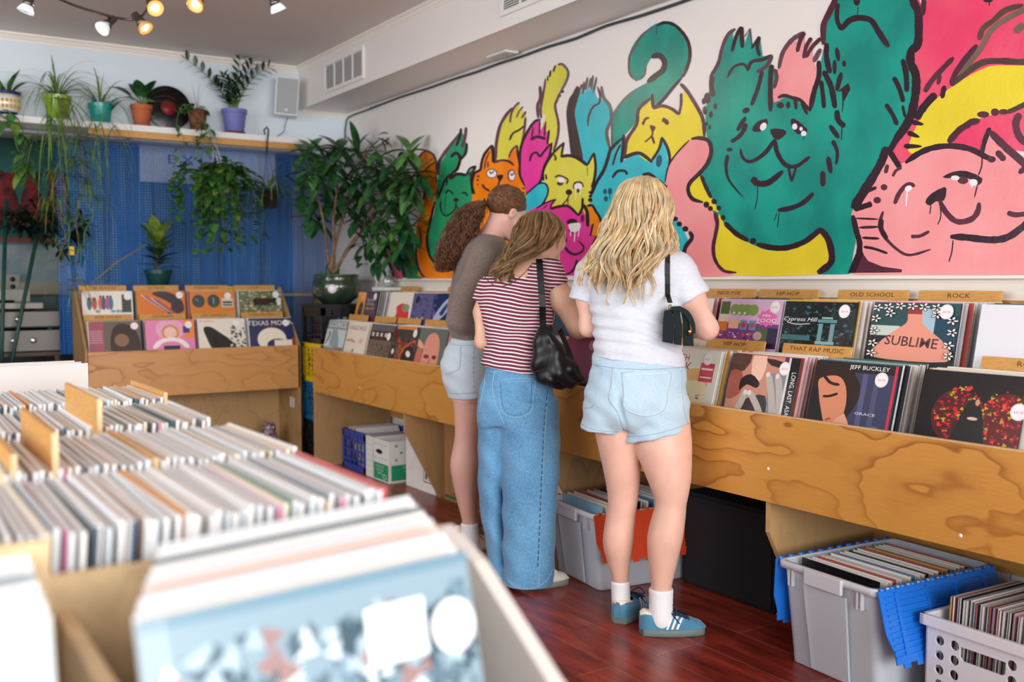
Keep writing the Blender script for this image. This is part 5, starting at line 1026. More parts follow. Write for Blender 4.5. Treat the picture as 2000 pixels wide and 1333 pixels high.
# 1 painted pot
t = thing('potted_plant', 'small plant in a white pot with blue rim and yellow leaf pattern', 'plant', (.77, PY, SHZ)); x = .77
TAL = mat('talavera_white', '#e9e2d2', .2, coat=.5); TB = mat('talavera_blue', '#1d2c5e', .2, coat=.5)
mb = MB(); mb.lathe([(.05, 0), (.065, .004), (.088, .05), (.09, .09), (.084, .125)], (x, PY, SHZ), TAL, 36); mb.lathe([(.084, .125), (.092, .128), (.093, .145), (.085, .146), (.07, .13), (.001, .125)], (x, PY, SHZ), TB, 36); mb.lathe([(.0505, -.0), (.0655, .003), (.074, .018), (.073, .0185)], (x, PY, SHZ + .0005), TB, 36)
for k in range(9):
    a = R(-150 + k * 15)
    for s_ in (0, 1): mb.ell((x + math.cos(a) * .0885, PY + math.sin(a) * .0885, SHZ + .05 + s_ * .035), (.008, .008, .012), mat('talavera_yellow', '#cf9c35', .3), 8, 6)
mb.build('pot', t)
mb = MB(); r = random.Random(2)
for k in range(9): leaf(mb, (x + r.uniform(-.03, .03), PY, SHZ + .13), (r.uniform(-.7, .7), r.uniform(-.8, .2), r.uniform(.8, 1.4)), r.uniform(.1, .19), .028, LG, .8)
for k in range(12): leaf(mb, (x + r.uniform(-.03, .05), PY, SHZ + .13), (r.uniform(-.9, 1.2), r.uniform(-.6, 0), r.uniform(.1, .7)), r.uniform(.15, .3), .008, STEM, 2.2, shape='strap')
mb.build('foliage', t)
def spider(root, c, n, L0, L1, m, seed, w_=.014, upb=(.5, 1.6), droop=(1.8, 3.6), ybias=-.2):
    r = random.Random(seed); mb = MB()
    for k in range(n):
        a = r.uniform(0, 6.28); e = r.uniform(*upb)
        leaf(mb, (c[0] + math.cos(a) * .02, c[1] + math.sin(a) * .02, c[2]), (math.cos(a), math.sin(a) * .55 + ybias - .15, e), r.uniform(L0, L1), w_ * r.uniform(.7, 1.1), m, r.uniform(*droop), .3, 10, 'strap')
    mb.v = [(v[0], min(v[1], 7.14), max(v[2], 2.28) if v[1] > 6.94 and c[2] > 2.3 else v[2]) for v in mb.v]
    return mb
# 2 spider plant in lime pot with long trails
x = sx(113); t = thing('potted_plant', 'spider plant in a lime green pot with long leaves trailing far below the shelf', 'plant', (x, PY, SHZ))
pot(t, (x, PY, SHZ), .058, .082, .15, mat('lime_glaze', '#8fb02e', .25, var=.1, coat=.4)); mb = spider(t, (x, PY, SHZ + .14), 46, .25, .5, LS, 3, .012, (.3, 1.9), (1.6, 4.2)); r = random.Random(4)
for k in range(26):   # leaves hanging straight over the shelf edge
    leaf(mb, (x + r.uniform(-.1, .1), 6.93 - r.uniform(0, .03), SHZ + r.uniform(-.02, .12)), (r.uniform(-.35, .35), -.12, -.2), r.uniform(.3, .62), .012, LS, 3, .3, 10, 'strap')
mb.build('foliage', t)
mb = MB()
for k in range(9):   # runners with plantlets
    xx = x + r.uniform(-.08, .22); P_ = [V((x + r.uniform(-.05, .05), 6.98, SHZ + .13)), V((x + (xx - x) * .5, 6.90, SHZ + .1))]
    zb = r.uniform(1.05, 1.9)
    for i in range(1, 9): P_.append(V((xx + math.sin(i * .8 + k) * .03 + i * .008 * r.uniform(-1, 1), 6.88 + math.cos(i + k) * .012, SHZ + .05 - (SHZ + .05 - zb) * i / 8)))
    mb.tube([tuple(q) for q in catmull([tuple(p) for p in P_], 3)], .0028, STG if k % 3 else STEM, 5)
    for j in (4, 6, 9):
        q = P_[j]
        for i in range(11): a = r.uniform(0, 6.28); leaf(mb, q, (math.cos(a), math.sin(a) * .5 - .15, r.uniform(-.2, .9)), r.uniform(.1, .3), .009, LS, r.uniform(1.5, 4), .3, 8, 'strap')
mb.build('trailing_runners', t)
# 3 spider plant in teal pot
x = sx(197); t = thing('potted_plant', 'spider plant in a small teal pot between the lime pot and the terracotta pot', 'plant', (x, PY, SHZ))
pot(t, (x, PY, SHZ), .055, .073, .125, mat('teal_glaze', '#1d9c94', .3, coat=.3)); mb = spider(t, (x, PY, SHZ + .12), 30, .2, .42, LS, 8, .011, (.3, 2.2), (1.4, 4)); r = random.Random(9)
for k in range(16): leaf(mb, (x + r.uniform(-.06, .1), 6.93, SHZ + r.uniform(-.02, .1)), (r.uniform(-.5, .5), -.12, -.1), r.uniform(.25, .55), .010, LS, 3, .3, 10, 'strap')
mb.build('foliage', t)
# 4 terracotta prayer plant
TER = mat('terracotta', '#b4623f', .8, var=.15, vscale=10); TERD = mat('dark_terracotta', '#7a3a28', .8, var=.2, vscale=12)
x = sx(277); t = thing('potted_plant', 'broad dark leaved plant in an orange terracotta pot with saucer on the shelf', 'plant', (x, PY, SHZ))
pot(t, (x, PY, SHZ + .015), .048, .066, .125, TER, saucer=TER); mb = MB(); r = random.Random(5)
for (dx, dz, L_, W_) in ((-1, .75, .2, .07), (-.8, .1, .2, .075), (-1.1, -.2, .17, .07), (-.2, 1.2, .12, .08), (.3, 1.1, .14, .08), (.9, .5, .17, .075), (1.1, .15, .2, .07), (.1, .8, .11, .08), (-.4, .9, .12, .06), (.7, .9, .15, .07), (1.2, -.1, .2, .06)):
    b0 = V((x + dx * .07, PY - .03, SHZ + .17 + dz * .02)); mb.tube([(x, PY, SHZ + .13), ((x + b0.x) / 2, PY - .02, SHZ + .17), tuple(b0)], .003, STG, 5); leaf(mb, b0, (dx, -.35, dz), L_, W_, LD, 1.2, .15, 7)
mb.build('foliage', t)
# 5 vinyl record leaning on the wall
x = sx(334); rz_ = Matrix.Rotation(R(90 - 9), 3, 'X')
vr = thing('vinyl_record', 'black vinyl disc with a dark red label leaning against the back wall on the shelf', 'record', (x, 7.09, SHZ))
mb = MB(); mb.lathe([(.004, -.0012), (.150, -.0012), (.152, 0), (.150, .0012), (.004, .0012)], (x, 7.085, SHZ + .152), mat('vinyl_black', '#0d0d0f', .25, bump=.3, bscale=60), 48, rot=rz_); mb.build('disc', vr)
mb = MB(); mb.lathe([(.003, .0013), (.052, .0013), (.052, .0016), (.003, .0016)], (x, 7.085, SHZ + .152), mat('label_red', '#8e1d24', .4), 32, rot=rz_); mb.build('label', vr)
# 6 dark terracotta with trailing vine
x = sx(386); t = thing('potted_plant', 'trailing vine in a dark terracotta pot in front of the black vinyl disc', 'plant', (x, PY, SHZ))
pot(t, (x, PY, SHZ + .014), .046, .064, .125, TERD, saucer=TERD); mb = MB(); r = random.Random(6)
for k in range(7):
    P_ = [(x, PY, SHZ + .13), (x + r.uniform(-.12, .04), 6.96, SHZ + .16)]; xx = x + r.uniform(-.2, .08); zb = SHZ - r.uniform(.05, .45)
    for i in range(1, 5): P_.append((xx + r.uniform(-.03, .03), 6.91 - r.uniform(0, .02), SHZ + .08 - (SHZ + .08 - zb) * i / 4))
    Q = catmull(P_, 4); mb.tube([tuple(q) for q in Q], .0022, STG, 5)
    for q in Q[2::3]: leaf(mb, q, (r.uniform(-1, 1), -.5, r.uniform(-.6, .4)), r.uniform(.05, .10), .035, LD if k % 2 else LG, 1., .2, 5, 'heart')
for k in range(4): leaf(mb, (x, PY, SHZ + .13), (r.uniform(-.3, .3), -.1, 1), .2, .006, STEM, .8, shape='strap')
for xx in (-.02, .03): leaf(mb, (x + xx - .04, 6.92, SHZ - .02), (0, -.02, -1), .2, .012, LG, 0, .2, 4, 'strap')
mb.build('foliage', t)
# 7 zz plant
x = sx(458); t = thing('potted_plant', 'dark glossy plant with arching stems in a lavender blue pot on the shelf', 'plant', (x, PY, SHZ))
pot(t, (x, PY, SHZ + .014), .062, .083, .155, mat('lavender_paint', '#6f72b4', .5), saucer=TERD); mb = MB(); r = random.Random(12)
for (dx, dy, h_, bend) in ((-.95, -.2, .42, 1.2), (-.35, -.3, .28, .9), (-.1, .1, .26, .3), (.12, -.2, .40, .4), (.35, 0, .46, 1.3), (.6, -.1, .52, 1.9), (-.6, .1, .26, 1.6), (.2, .2, .28, .8), (-.2, -.3, .22, .7)):
    P_ = []; 
    for i in range(9): s_ = i / 8; P_.append((x + dx * .02 + dx * h_ * s_ ** 1.4 * .75, PY + dy * .1 * s_, SHZ + .14 + h_ * (s_ - .18 * bend * s_ * s_)))
    mb.tube(P_, [.006 - .004 * i / 8 for i in range(9)], STG, 6)
    for i in range(2, 9):
        p, q = V(P_[i]), V(P_[i - 1]); d = (p - q).normalized()
        for s_ in (-1, 1): leaf(mb, p, d * .7 + V((d.z * s_, -.2, -d.x * s_)) * .8, .074, .034, LZ, .3, .2, 4)
    leaf(mb, P_[-1], V(P_[-1]) - V(P_[-2]), .06, .025, LZ, .2, .2, 4)
mb.build('foliage', t)
# far left pothos vine
t = thing('trailing_vine', 'pale green vine hanging over the far left end of the shelf', 'plant', (.75, 6.92, 1.9)); mb = MB(); r = random.Random(15)
for k in range(5):
    P_ = [(.70 + r.uniform(-.05, .1), 7.0, SHZ + .05), (.70 + r.uniform(-.05, .1), 6.92, SHZ)]; xx = .73 + r.uniform(-.12, .16)
    for i in range(1, 5): P_.append((xx + r.uniform(-.04, .04) + i * .01, 6.9, SHZ - .09 * i))
    Q = catmull(P_, 3); mb.tube([tuple(q) for q in Q], .0025, STG, 5)
    for q in Q[3::2]: leaf(mb, q, (r.uniform(-.6, 1), -.4, r.uniform(-.8, .1)), r.uniform(.08, .14), .055, LS if k % 2 else LG, .8, .2, 5, 'heart')
mb.build('foliage', t)
# hanging ivy ball
cx, _, cz = [float(q) for q in ony(432, 385, 6.82)]
t = thing('hanging_plant', 'bushy green ivy hanging on white cords from the shelf batten', 'plant', (cx, 6.82, cz)); mb = MB(); r = random.Random(21)
mb2 = MB()
for s_ in (-.05, 0, .05): mb2.tube([(cx - .02, 6.94, SHZ), (cx - .01 + s_ * .3, 6.9, 2.14), (cx + s_, 6.82, cz + .13)], .0022, M_WHITE, 5)
mb2.build('cord', t)
mb2 = MB(); mb2.lathe([(.05, 0), (.055, .004), (.075, .1), (.08, .1), (.08, .11), (.07, .11), (.001, .1)], (cx, 6.82, cz + .02), mat('white_hanging_pot', '#cfd0c8', .5), 24); mb2.build('pot', t)
for k in range(60):
    a = r.uniform(0, 6.28); rr = r.uniform(.08, .24) * (1 + .2 * math.cos(a)); zz = r.uniform(-.42, .12)
    P_ = [(cx, 6.82, cz + .12), (cx + math.cos(a) * rr * .7, 6.82 + math.sin(a) * rr * .5 - .02, cz + .16 + r.uniform(-.02, .08)), (cx + math.cos(a) * rr, 6.82 + math.sin(a) * rr * .6 - .03, cz + .05 + zz * .4), (cx + math.cos(a) * rr * .95 + r.uniform(-.03, .03), 6.82 + math.sin(a) * rr * .6 - .03, cz + zz)]
    Q = catmull(P_, 4); mb.tube([tuple(q) for q in Q], .0018, STG, 4)
    for q in Q[2:]:
        if r.random() < .95: leaf(mb, q, (math.cos(a) + r.uniform(-.6, .6), -.5 + r.uniform(-.6, .4), r.uniform(-.7, .3)), r.uniform(.055, .095), r.uniform(.045, .065), LI if r.random() < .8 else LS, .9, .25, 4, 'heart')
for k in range(5):   # arm reaching up left and down
    P_ = [(cx - .1, 6.85, cz + .1), (cx - .22, 6.87, cz + .22 - k * .02), (cx - .28 - k * .01, 6.86, cz + .12 - k * .03), (cx - .27, 6.85, cz + .02 - .05 * k)]
    for q in catmull(P_, 4): leaf(mb, q, (r.uniform(-1, 1), -.5, r.uniform(-.6, .3)), .07, .05, LI, .9, .25, 4, 'heart')
mb.build('foliage', t)
# hanging black pot with spider plant
cx, _, cz = [float(q) for q in ony(527, 388, 6.85)]
t = thing('hanging_plant', 'small black pot with thin strappy leaves hanging from a black hook', 'plant', (cx, 6.85, cz)); mb = MB()
mb.tube([(cx, 6.93, SHZ + .0), (cx - .005, 6.935, SHZ + .03), (cx + .01, 6.92, SHZ + .05), (cx + .015, 6.9, SHZ + .03), (cx + .005, 6.9, SHZ - .06), (cx, 6.9, SHZ - .12)], .006, M_BLACK, 8); mb.build('hook', t)
mb = MB()
for a in (0, 2.1, 4.2): mb.tube([(cx, 6.9, SHZ - .1), (cx + math.cos(a) * .058, 6.85 + math.sin(a) * .058, cz + .055)], .0015, M_BLACK, 4)
mb.build('cord', t); mb = MB(); mb.lathe([(.045, -.07), (.05, -.066), (.066, .05), (.07, .05), (.07, .062), (.06, .062), (.001, .05)], (cx, 6.85, cz), mat('dark_brown_pot', '#2b2226', .5), 24); mb.build('pot', t)
mb = spider(t, (cx, 6.85, cz + .05), 40, .2, .46, LS, 31, .010, (.5, 2.4), (2.4, 5)); mb.build('foliage', t)
# rubber plant in dark green pot, standing on the ledge behind the back bin
mb = MB(); mb.box((1.17, 7.132, 1.14), (2.9, 7.30, 1.155), M_PLYV); mb.box((1.17, 7.132, 0), (1.19, 7.30, 1.14), M_PLYV); mb.box((2.88, 7.132, 0), (2.9, 7.30, 1.14), M_PLYV); mb.build('ledge_shelf', label='narrow plywood ledge behind the back bin', cat='shelf')
x = float(ony(310, 540, 7.2)[0]); z0 = 1.156
t = thing('potted_plant', 'young plant with yellow green top leaves in a dark green pot', 'plant', (x, 7.21, z0))
pot(t, (x, 7.21, z0 + .045), .058, .088, .125, mat('dark_green_pot', '#12443f', .35)); mb = MB(); mb.lathe([(.05, 0), (.06, 0), (.058, .046), (.001, .046)], (x, 7.21, z0), mat('dark_green_pot', '#12443f', .35), 24); mb.build('pot_foot', t)
mb = MB(); r = random.Random(33); mb.tube([(x, 7.21, z0 + .15), (x - .01, 7.21, z0 + .3), (x + .0, 7.2, z0 + .42)], .007, STEM, 6)
for k in range(22):
    a = k * 2.4; hh = .18 + k * .012; leaf(mb, (x + r.uniform(-.01, .01), 7.2, z0 + hh), (math.cos(a), math.sin(a) - .3, .2 + k * .07), .15 + r.uniform(0, .04), .075, LY if k > 14 else (LS if k > 9 else LD), .5, .15, 6)
mb.build('foliage', t)
# twig leaning left of it
mb = MB(); mb.tube([tuple(ony(180, 553, 7.2)), tuple(ony(225, 515, 7.2)), tuple(ony(285, 478, 7.18))], .005, mat('dry_twig', '#8d7a52', .8), 6); mb.build('plant_twig', label='long dry twig leaning out from the rubber plant over the blue curtain', cat='twig')
# big potted tree in the corner on the crates
CERA = mat('dark_green_ceramic', '#1f3a2c', .15, col2='#3d4a34', vscale=9, coat=.8)
c = V((2.79, 6.62, 1.089)); t = thing('potted_tree', 'large leafy tree in a round dark green ceramic pot on the corner crates', 'plant', tuple(c))
mb = MB(); mb.lathe([(.085, 0), (.10, .004), (.155, .05), (.172, .10), (.168, .15), (.152, .185), (.158, .195), (.160, .205), (.15, .206), (.142, .19), (.001, .18)], c, CERA, 48); mb.build('pot', t)
mb = MB(); mb.lathe([(.001, .186), (.143, .188)][::-1], c, SOIL, 24); mb.build('soil', t)
e = V((math.cos(R(-122)) * .172, math.sin(R(-122)) * .172, .105)); mb = MB(); rot = Matrix.Rotation(R(-122 - 90 + 180), 3, 'Z') @ Matrix.Rotation(R(90), 3, 'X'); mb.lathe([(.001, .001), (.031, .001), (.031, .0025), (.001, .0025)], c + e, STK, 24, rot=Matrix.Rotation(R(-122 + 90), 3, 'Z') @ Matrix.Rotation(R(90), 3, 'X')); mb.build('round_sticker', t, label='round white sticker')
r = random.Random(40); mb = MB(); tips = []
def pp(px, py, Y): q = ony(px, py, Y); q = onx(px, py, 2.94) if q[0] > 2.94 else q; return V([float(v) for v in q])
stems = [((648, 542), (640, 500), (633, 440), (622, 390)), ((650, 542), (652, 490), (651, 430), (660, 360)), ((652, 540), (672, 500), (700, 462), (735, 400), (770, 370)), ((646, 540), (650, 500), (668, 430), (700, 330), (722, 290)), ((650, 540), (690, 470), (740, 430), (790, 400))]
for S_ in stems:
    P_ = [pp(q[0], q[1], 6.62 + .05 * i * r.uniform(-1, 1)) for i, q in enumerate(S_)]; Q = [V(q) for q in catmull([tuple(p) for p in P_], 4)]
    mb.tube(Q, [.013 * (1 - .6 * i / len(Q)) for i in range(len(Q))], mat('tree_bark', '#8a6b4c', .8, var=.3, vscale=30), 7)
mb.build('trunk', t)
mb = MB(); n = 0
def palmate(mb, p, d, s_, m, k=6):
    d = V(d).normalized(); u, v_, _ = basis(d)
    for i in range(k):
        a = i * 2 * math.pi / k + r.uniform(-.15, .15); leaf(mb, p, u * math.cos(a) + v_ * math.sin(a) + d * .15, s_ * r.uniform(.8, 1.1), s_ * .40, m, .8, .18, 6)
cl = [(607, 292), (640, 310), (668, 300), (700, 320), (730, 330), (760, 345), (790, 330), (800, 360), (600, 340), (630, 350), (660, 345), (690, 370), (720, 375), (752, 385), (785, 395), (805, 350), (610, 385), (645, 395), (680, 410), (715, 420), (748, 430), (780, 440), (625, 430), (790, 470), (655, 325), (700, 350), (770, 410), (735, 455), (760, 478), (590, 372), (612, 330), (670, 380), (740, 350), (810, 380), (640, 370), (705, 395), (775, 360), (720, 440), (690, 440), (600, 305), (655, 290), (690, 300), (800, 300), (815, 335), (820, 345), (790, 430), (800, 455), (765, 500), (755, 460), (600, 420), (770, 385), (795, 375), (680, 350), (650, 400), (735, 300), (760, 320), (710, 470), (780, 350), (620, 360), (700, 430)]
for i, (a, b_) in enumerate(cl):
    p = pp(a + r.uniform(-6, 6), b_ + r.uniform(-6, 6), 6.62 + r.uniform(-.22, .16)); q = V((2.80, 6.62, p.z - .12)); mb.tube([q * .3 + p * .7 - V((0, 0, .05)), p], .003, STG, 5)
    palmate(mb, p, (r.uniform(-.4, .3) - (.5 if p.x > 2.85 else 0), -1, r.uniform(.1, 1.1)), r.uniform(.15, .20), LD if i % 3 else LG)
for (a, b_, dx, dz, L_) in ((705, 320, .45, 1, .26), (712, 310, .9, 1.1, .3), (700, 300, -.35, 1.2, .25), (690, 320, -.9, .9, .26), (715, 300, 1.2, .9, .28), (640, 300, -1.2, .5, .25), (735, 270, 1, -.2, .13), (742, 268, .4, -1, .14), (738, 265, .8, .5, .08)):
    leaf(mb, pp(a, b_, 6.7), (dx, -.3, dz), L_, .06, LB if b_ < 280 else LD, .9, .2, 8)
for k in range(20): leaf(mb, pp(r.uniform(625, 690), 545, 6.55), (r.uniform(-1, 1), -.6, r.uniform(.3, 1.3)), r.uniform(.08, .2), .02, LG, 1.6, .2, 6, 'strap')
for k in range(16): leaf(mb, pp(r.uniform(700, 775), r.uniform(480, 520), 6.75), (r.uniform(-1, 1), -.6, r.uniform(-1, .4)), r.uniform(.12, .22), .05, LD, .8)
mb.v = [(min(v[0], 3.085), min(v[1], 7.14), v[2]) for v in mb.v]; mb.build('foliage', t)

# blue bubble film curtain
bm_ = bpy.data.materials.new('blue_bubble_film'); bm_.use_nodes = True; nt = bm_.node_tree; pb = nt.nodes['Principled BSDF']; L = nt.links.new
pb.inputs['Base Color'].default_value = (*lin('#1b84d8'), 1); pb.inputs['Roughness'].default_value = .16; pb.inputs['Alpha'].default_value = .5; pb.inputs['Coat Weight'].default_value = 1; pb.inputs['Coat Roughness'].default_value = .1
mxb = nt.nodes.new('ShaderNodeMix'); mxb.data_type = 'RGBA'; mxb.inputs[6].default_value = (*lin('#9ad6ff'), 1); mxb.inputs[7].default_value = (*lin('#0a78de'), 1); mrb = nt.nodes.new('ShaderNodeMapRange'); mrb.inputs[1].default_value = .16; mrb.inputs[2].default_value = .42; L(mrb.outputs[0], mxb.inputs[0]); L(mxb.outputs[2], pb.inputs['Base Color'])  # sparkle on the bubble domes painted into the colour as paler dots
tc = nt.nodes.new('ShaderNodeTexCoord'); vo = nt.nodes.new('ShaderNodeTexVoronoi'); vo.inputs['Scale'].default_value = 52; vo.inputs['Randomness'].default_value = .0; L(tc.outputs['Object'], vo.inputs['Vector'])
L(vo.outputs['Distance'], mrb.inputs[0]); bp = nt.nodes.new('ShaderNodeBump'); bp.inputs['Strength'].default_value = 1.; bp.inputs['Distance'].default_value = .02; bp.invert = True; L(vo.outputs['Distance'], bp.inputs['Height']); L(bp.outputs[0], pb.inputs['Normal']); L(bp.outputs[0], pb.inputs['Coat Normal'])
cx0, cx1, YC = 1.10, 3.09, 7.36
mb = MB(); NX, NZ = 90, 20; vs = []; r = random.Random(3)
for i in range(NX + 1):
    for j in range(NZ + 1):
        u = i / NX; v_ = j / NZ; x = cx0 + (cx1 - cx0) * u; vs.append((x, YC + .018 * math.sin(u * 34 + v_ * 1.5) * (.4 + v_) + .01 * math.sin(u * 80), 2.30 - v_ * 1.55 + .0))
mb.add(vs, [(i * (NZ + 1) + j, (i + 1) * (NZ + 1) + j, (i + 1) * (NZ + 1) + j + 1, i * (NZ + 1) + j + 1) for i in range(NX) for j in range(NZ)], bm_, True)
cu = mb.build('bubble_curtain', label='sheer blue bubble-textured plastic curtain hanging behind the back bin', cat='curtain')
# poster behind the film
po = thing('exit_poster', 'pale poster lettered EXIT behind the blue film', 'poster', (1.9, 7.6, 1.7))
mb = MB(); q0 = ony(272, 275, 7.5); q1 = ony(538, 368, 7.5); mb.box((q0[0], 7.5, q1[2]), (q1[0], 7.506, 2.299), mat('poster_white', '#f3f3ee', .6)); mb.build('sheet', po)
mb = MB(); a = Art(mb, lambda u, v, k: (q0[0] + u * (q1[0] - q0[0]), 7.4994 - .0001 * k, q0[2] + v * (q1[2] - q0[2]))); a.text('E X I T', (.38, .42), .22, M_DARK, .42); a.text('this way', (.38, .68), .09, M_DARK, .4)
mb.build('printed_letters', po)

# ================================================================== ceiling fixtures, vents, speaker, cable, recess
def P3(px, py, z): q = onz(px, py, z); return V([float(v) for v in q])
GLASSW = mat('frosted_lamp_glass', '#f3efe6', .35, trans=.3)
def glow(n, c, s): return mat('lit_bulb_' + n, c, .5, emit=s, emitcol=c)
def spot(parent_list, p, aim, warm, lit=True, arm_to=None, label=''):
    """one lamp head: metal socket, frosted bell shade, bulb"""
    root = parent_list
    d = V(aim).normalized(); u, v_, _ = basis(d); rot = Matrix((u, v_, d)).transposed()
    hd = MB(); hd.lathe([(.020, -.075), (.022, -.07), (.022, -.02), (.028, -.015), (.028, .0)], p, M_CHROME, 20, rot=rot); o = hd.build('lamp_socket', root)
    g = MB(); g.lathe([(.020, -.004), (.030, .008), (.039, .026), (.042, .038), (.040, .0385), (.037, .026), (.027, .011), (.018, 0)], p, mat('amber_lamp_glass', '#e9b873', .3, trans=.2, emit=.3 if lit else 0, emitcol='#f0a850') if warm else mat('white_lamp_glass', '#eceff0', .3, trans=.2, emit=.3 if lit else 0, emitcol='#f2f6ff'), 24, rot=rot); g.build('lamp_shade', root)
    g = MB(); g.ell(p + d * .026, (.022, .022, .010), glow('warm', '#fff0cf', 4) if warm and lit else glow('cool', '#f6faff', 4) if lit else GLASSW, 16, 8, rot=rot); g.build('bulb', root)
    if arm_to is not None: a = MB(); a.tube([tuple(p - d * .06), tuple(arm_to)], .005, M_CHROME, 8); a.build('arm', root)
    if lit:
        l = bpy.data.lights.new('lamp_light', 'SPOT'); l.energy = 14; l.spot_size = R(110); l.spot_blend = .6; l.shadow_soft_size = .03; l.color = (1, .83, .62) if warm else (.95, .97, 1)
        lo = bpy.data.objects.new('lamp_light', l); COL.objects.link(lo); lo.location = p + d * .06; lo.rotation_euler = d.to_track_quat('-Z', 'Y').to_euler()
tl = thing('track_light', 'curved nickel ceiling track with small glass spot lamps, nearest the left', 'lamp', (1.1, 5.6, ZC))
pl = [(60, -30), (110, -5), (150, 12), (205, 29), (235, 36), (260, 38), (278, 31), (290, 12), (298, -12), (300, -40)]
mb = MB(); mb.tube([tuple(q) for q in catmull([tuple(P3(a, b_, 2.71)) for a, b_ in pl], 5)], .0075, M_CHROME, 8); mb.build('track', tl)
mb = MB(); q = P3(120, -12, 2.71); mb.tube([q, (q.x, q.y, ZC)], .007, M_CHROME, 8); mb.lathe([(.06, -.02), (.06, 0)], (q.x, q.y, ZC), M_CHROME, 24)
q = P3(299, -30, 2.71); mb.tube([q, (q.x, q.y, ZC)], .007, M_CHROME, 8); mb.lathe([(.06, -.02), (.06, 0)], (q.x, q.y, ZC), M_CHROME, 24); mb.build('ceiling_mount', tl)
spot(tl, P3(207, 50, 2.655), (-.75, -.35, -.75), False, True, P3(206, 30, 2.71))
spot(tl, P3(278, 47, 2.65), (.5, -.55, -.85), True, True, P3(280, 30, 2.71))
spot(tl, P3(300, 12, 2.66), (.05, -.95, -.55), True, True, P3(297, -5, 2.71))
spot(tl, P3(54, 10, 2.655), (-.3, .1, -.9), False, False, P3(60, -28, 2.71))
t2 = thing('track_light', 'ceiling track with two small glass spot lamps entering at the top edge', 'lamp', (1.5, 4.9, ZC))
mb = MB(); mb.tube([tuple(q) for q in catmull([tuple(P3(a, b_, 2.71)) for a, b_ in [(340, -40), (400, -22), (470, -30), (530, -18), (580, -30)]], 5)], .0075, M_CHROME, 8); mb.build('track', t2)
mb = MB(); q = P3(470, -30, 2.71); mb.tube([q, (q.x, q.y, ZC)], .007, M_CHROME, 8); mb.lathe([(.06, -.02), (.06, 0)], (q.x, q.y, ZC), M_CHROME, 24); mb.build('ceiling_mount', t2)
spot(t2, P3(386, 3, 2.66), (-.55, -.5, -.8), True, True, P3(392, -22, 2.71)); spot(t2, P3(538, 8, 2.66), (.5, .1, -.9), False, True, P3(530, -18, 2.71))
# vents
def vent(y0, y1, z0, z1, label):
    t = thing('air_vent', label, 'vent', (XS, (y0 + y1) / 2, z0)); x = XS - .001
    mb = MB(); f = .022
    mb.box((x - .012, y0, z0), (x, y1, z0 + f), M_WHITE); mb.box((x - .012, y0, z1 - f), (x, y1, z1), M_WHITE); mb.box((x - .012, y0, z0 + f), (x, y0 + f, z1 - f), M_WHITE); mb.box((x - .012, y1 - f, z0 + f), (x, y1, z1 - f), M_WHITE)
    for i in range(1, 4): yy = y0 + f + (y1 - y0 - 2 * f) * i / 4; mb.box((x - .011, yy - .004, z0 + f), (x, yy + .004, z1 - f), M_WHITE)
    mb.build('frame', t)
    mb = MB(); mb.box((x - .002, y0 + f, z0 + f), (x, y1 - f, z1 - f), mat('duct_dark', '#4a4a48', .9)); mb.build('backing', t)
    mb = MB(); n = 14
    for i in range(n): zz = z0 + f + (z1 - z0 - 2 * f) * (i + .5) / n; mb.prism([(x - .010, y0 + f, zz - .004), (x - .009, y0 + f, zz - .005), (x - .003, y0 + f, zz + .003), (x - .004, y0 + f, zz + .004)], (0, y1 - y0 - 2 * f, 0), M_WHITE)
    mb.build('louvers', t)
vent(5.99, 6.64, 2.545, 2.75, 'white slatted air vent on the boxed duct, left of the two'); vent(3.68, 4.34, 2.57, 2.775, 'white slatted air vent on the boxed duct, cut by the top edge of the picture')
q = P3(982, 105, ZS); mb = MB(); mb.box((q.x - .05, q.y - .10, ZS - .012), (q.x + .04, q.y + .10, ZS - .0005), M_WHITE, .003)
for i in range(6): mb.box((q.x - .04 + i * .013, q.y - .09, ZS - .0135), (q.x - .034 + i * .013, q.y + .09, ZS - .012), mat('grille_grey', '#b8b8b6', .6))
mb.build('ceiling_grille', label='small white slotted grille on the underside of the boxed duct', cat='vent')
# wall speaker
c = V([float(v) for v in ony(560, 190, 7.0)]); t = thing('wall_speaker', 'grey grille wall speaker with white frame between the shelf plants and the duct', 'speaker', tuple(c - V((0, 0, .15))))
rot = Matrix.Rotation(R(-18), 3, 'Z') @ Matrix.Rotation(R(4), 3, 'Y')
def rb(mb, a, b_, m, bev):
    m2 = MB(); m2.box(a, b_, m, bev); mb.add([tuple(c + rot @ V(v)) for v in m2.v], m2.f, m, False)
mb = MB(); rb(mb, (-.082, -.05, -.135), (.082, .075, .135), M_WHITE, .012); mb.build('cabinet', t)
mb = MB(); rb(mb, (-.072, -.056, -.124), (.072, -.049, .124), mat('speaker_grille_grey', '#a9adad', .6, bump=.6, bscale=900), .003); mb.build('grille', t)
mb = MB(); m2 = MB(); m2.ell((0, -.058, -.10), (.009, .003, .009), M_WHITE, 12, 8); mb.add([tuple(c + rot @ V(v)) for v in m2.v], m2.f, M_WHITE, True); mb.build('badge', t)
mb = MB(); mb.box((c.x - .02, c.y + .06, c.z - .03), (c.x + .02, 7.149, c.z + .03), M_BLACK); mb.build('wall_bracket', t)
mb = MB(); pts = [(c.x + .02, c.y + .04, c.z - .13), (c.x + .022, 7.1, c.z - .19), (c.x + .02, 7.12, 2.34), (c.x - .03, 7.11, 2.30), (c.x - .07, 7.10, 2.29), (c.x - .10, 7.08, 2.281)]; mb.tube([tuple(q) for q in catmull(pts, 5)], .0035, mat('grey_cable', '#6d7476', .5), 6); mb.build('speaker_cord', t)
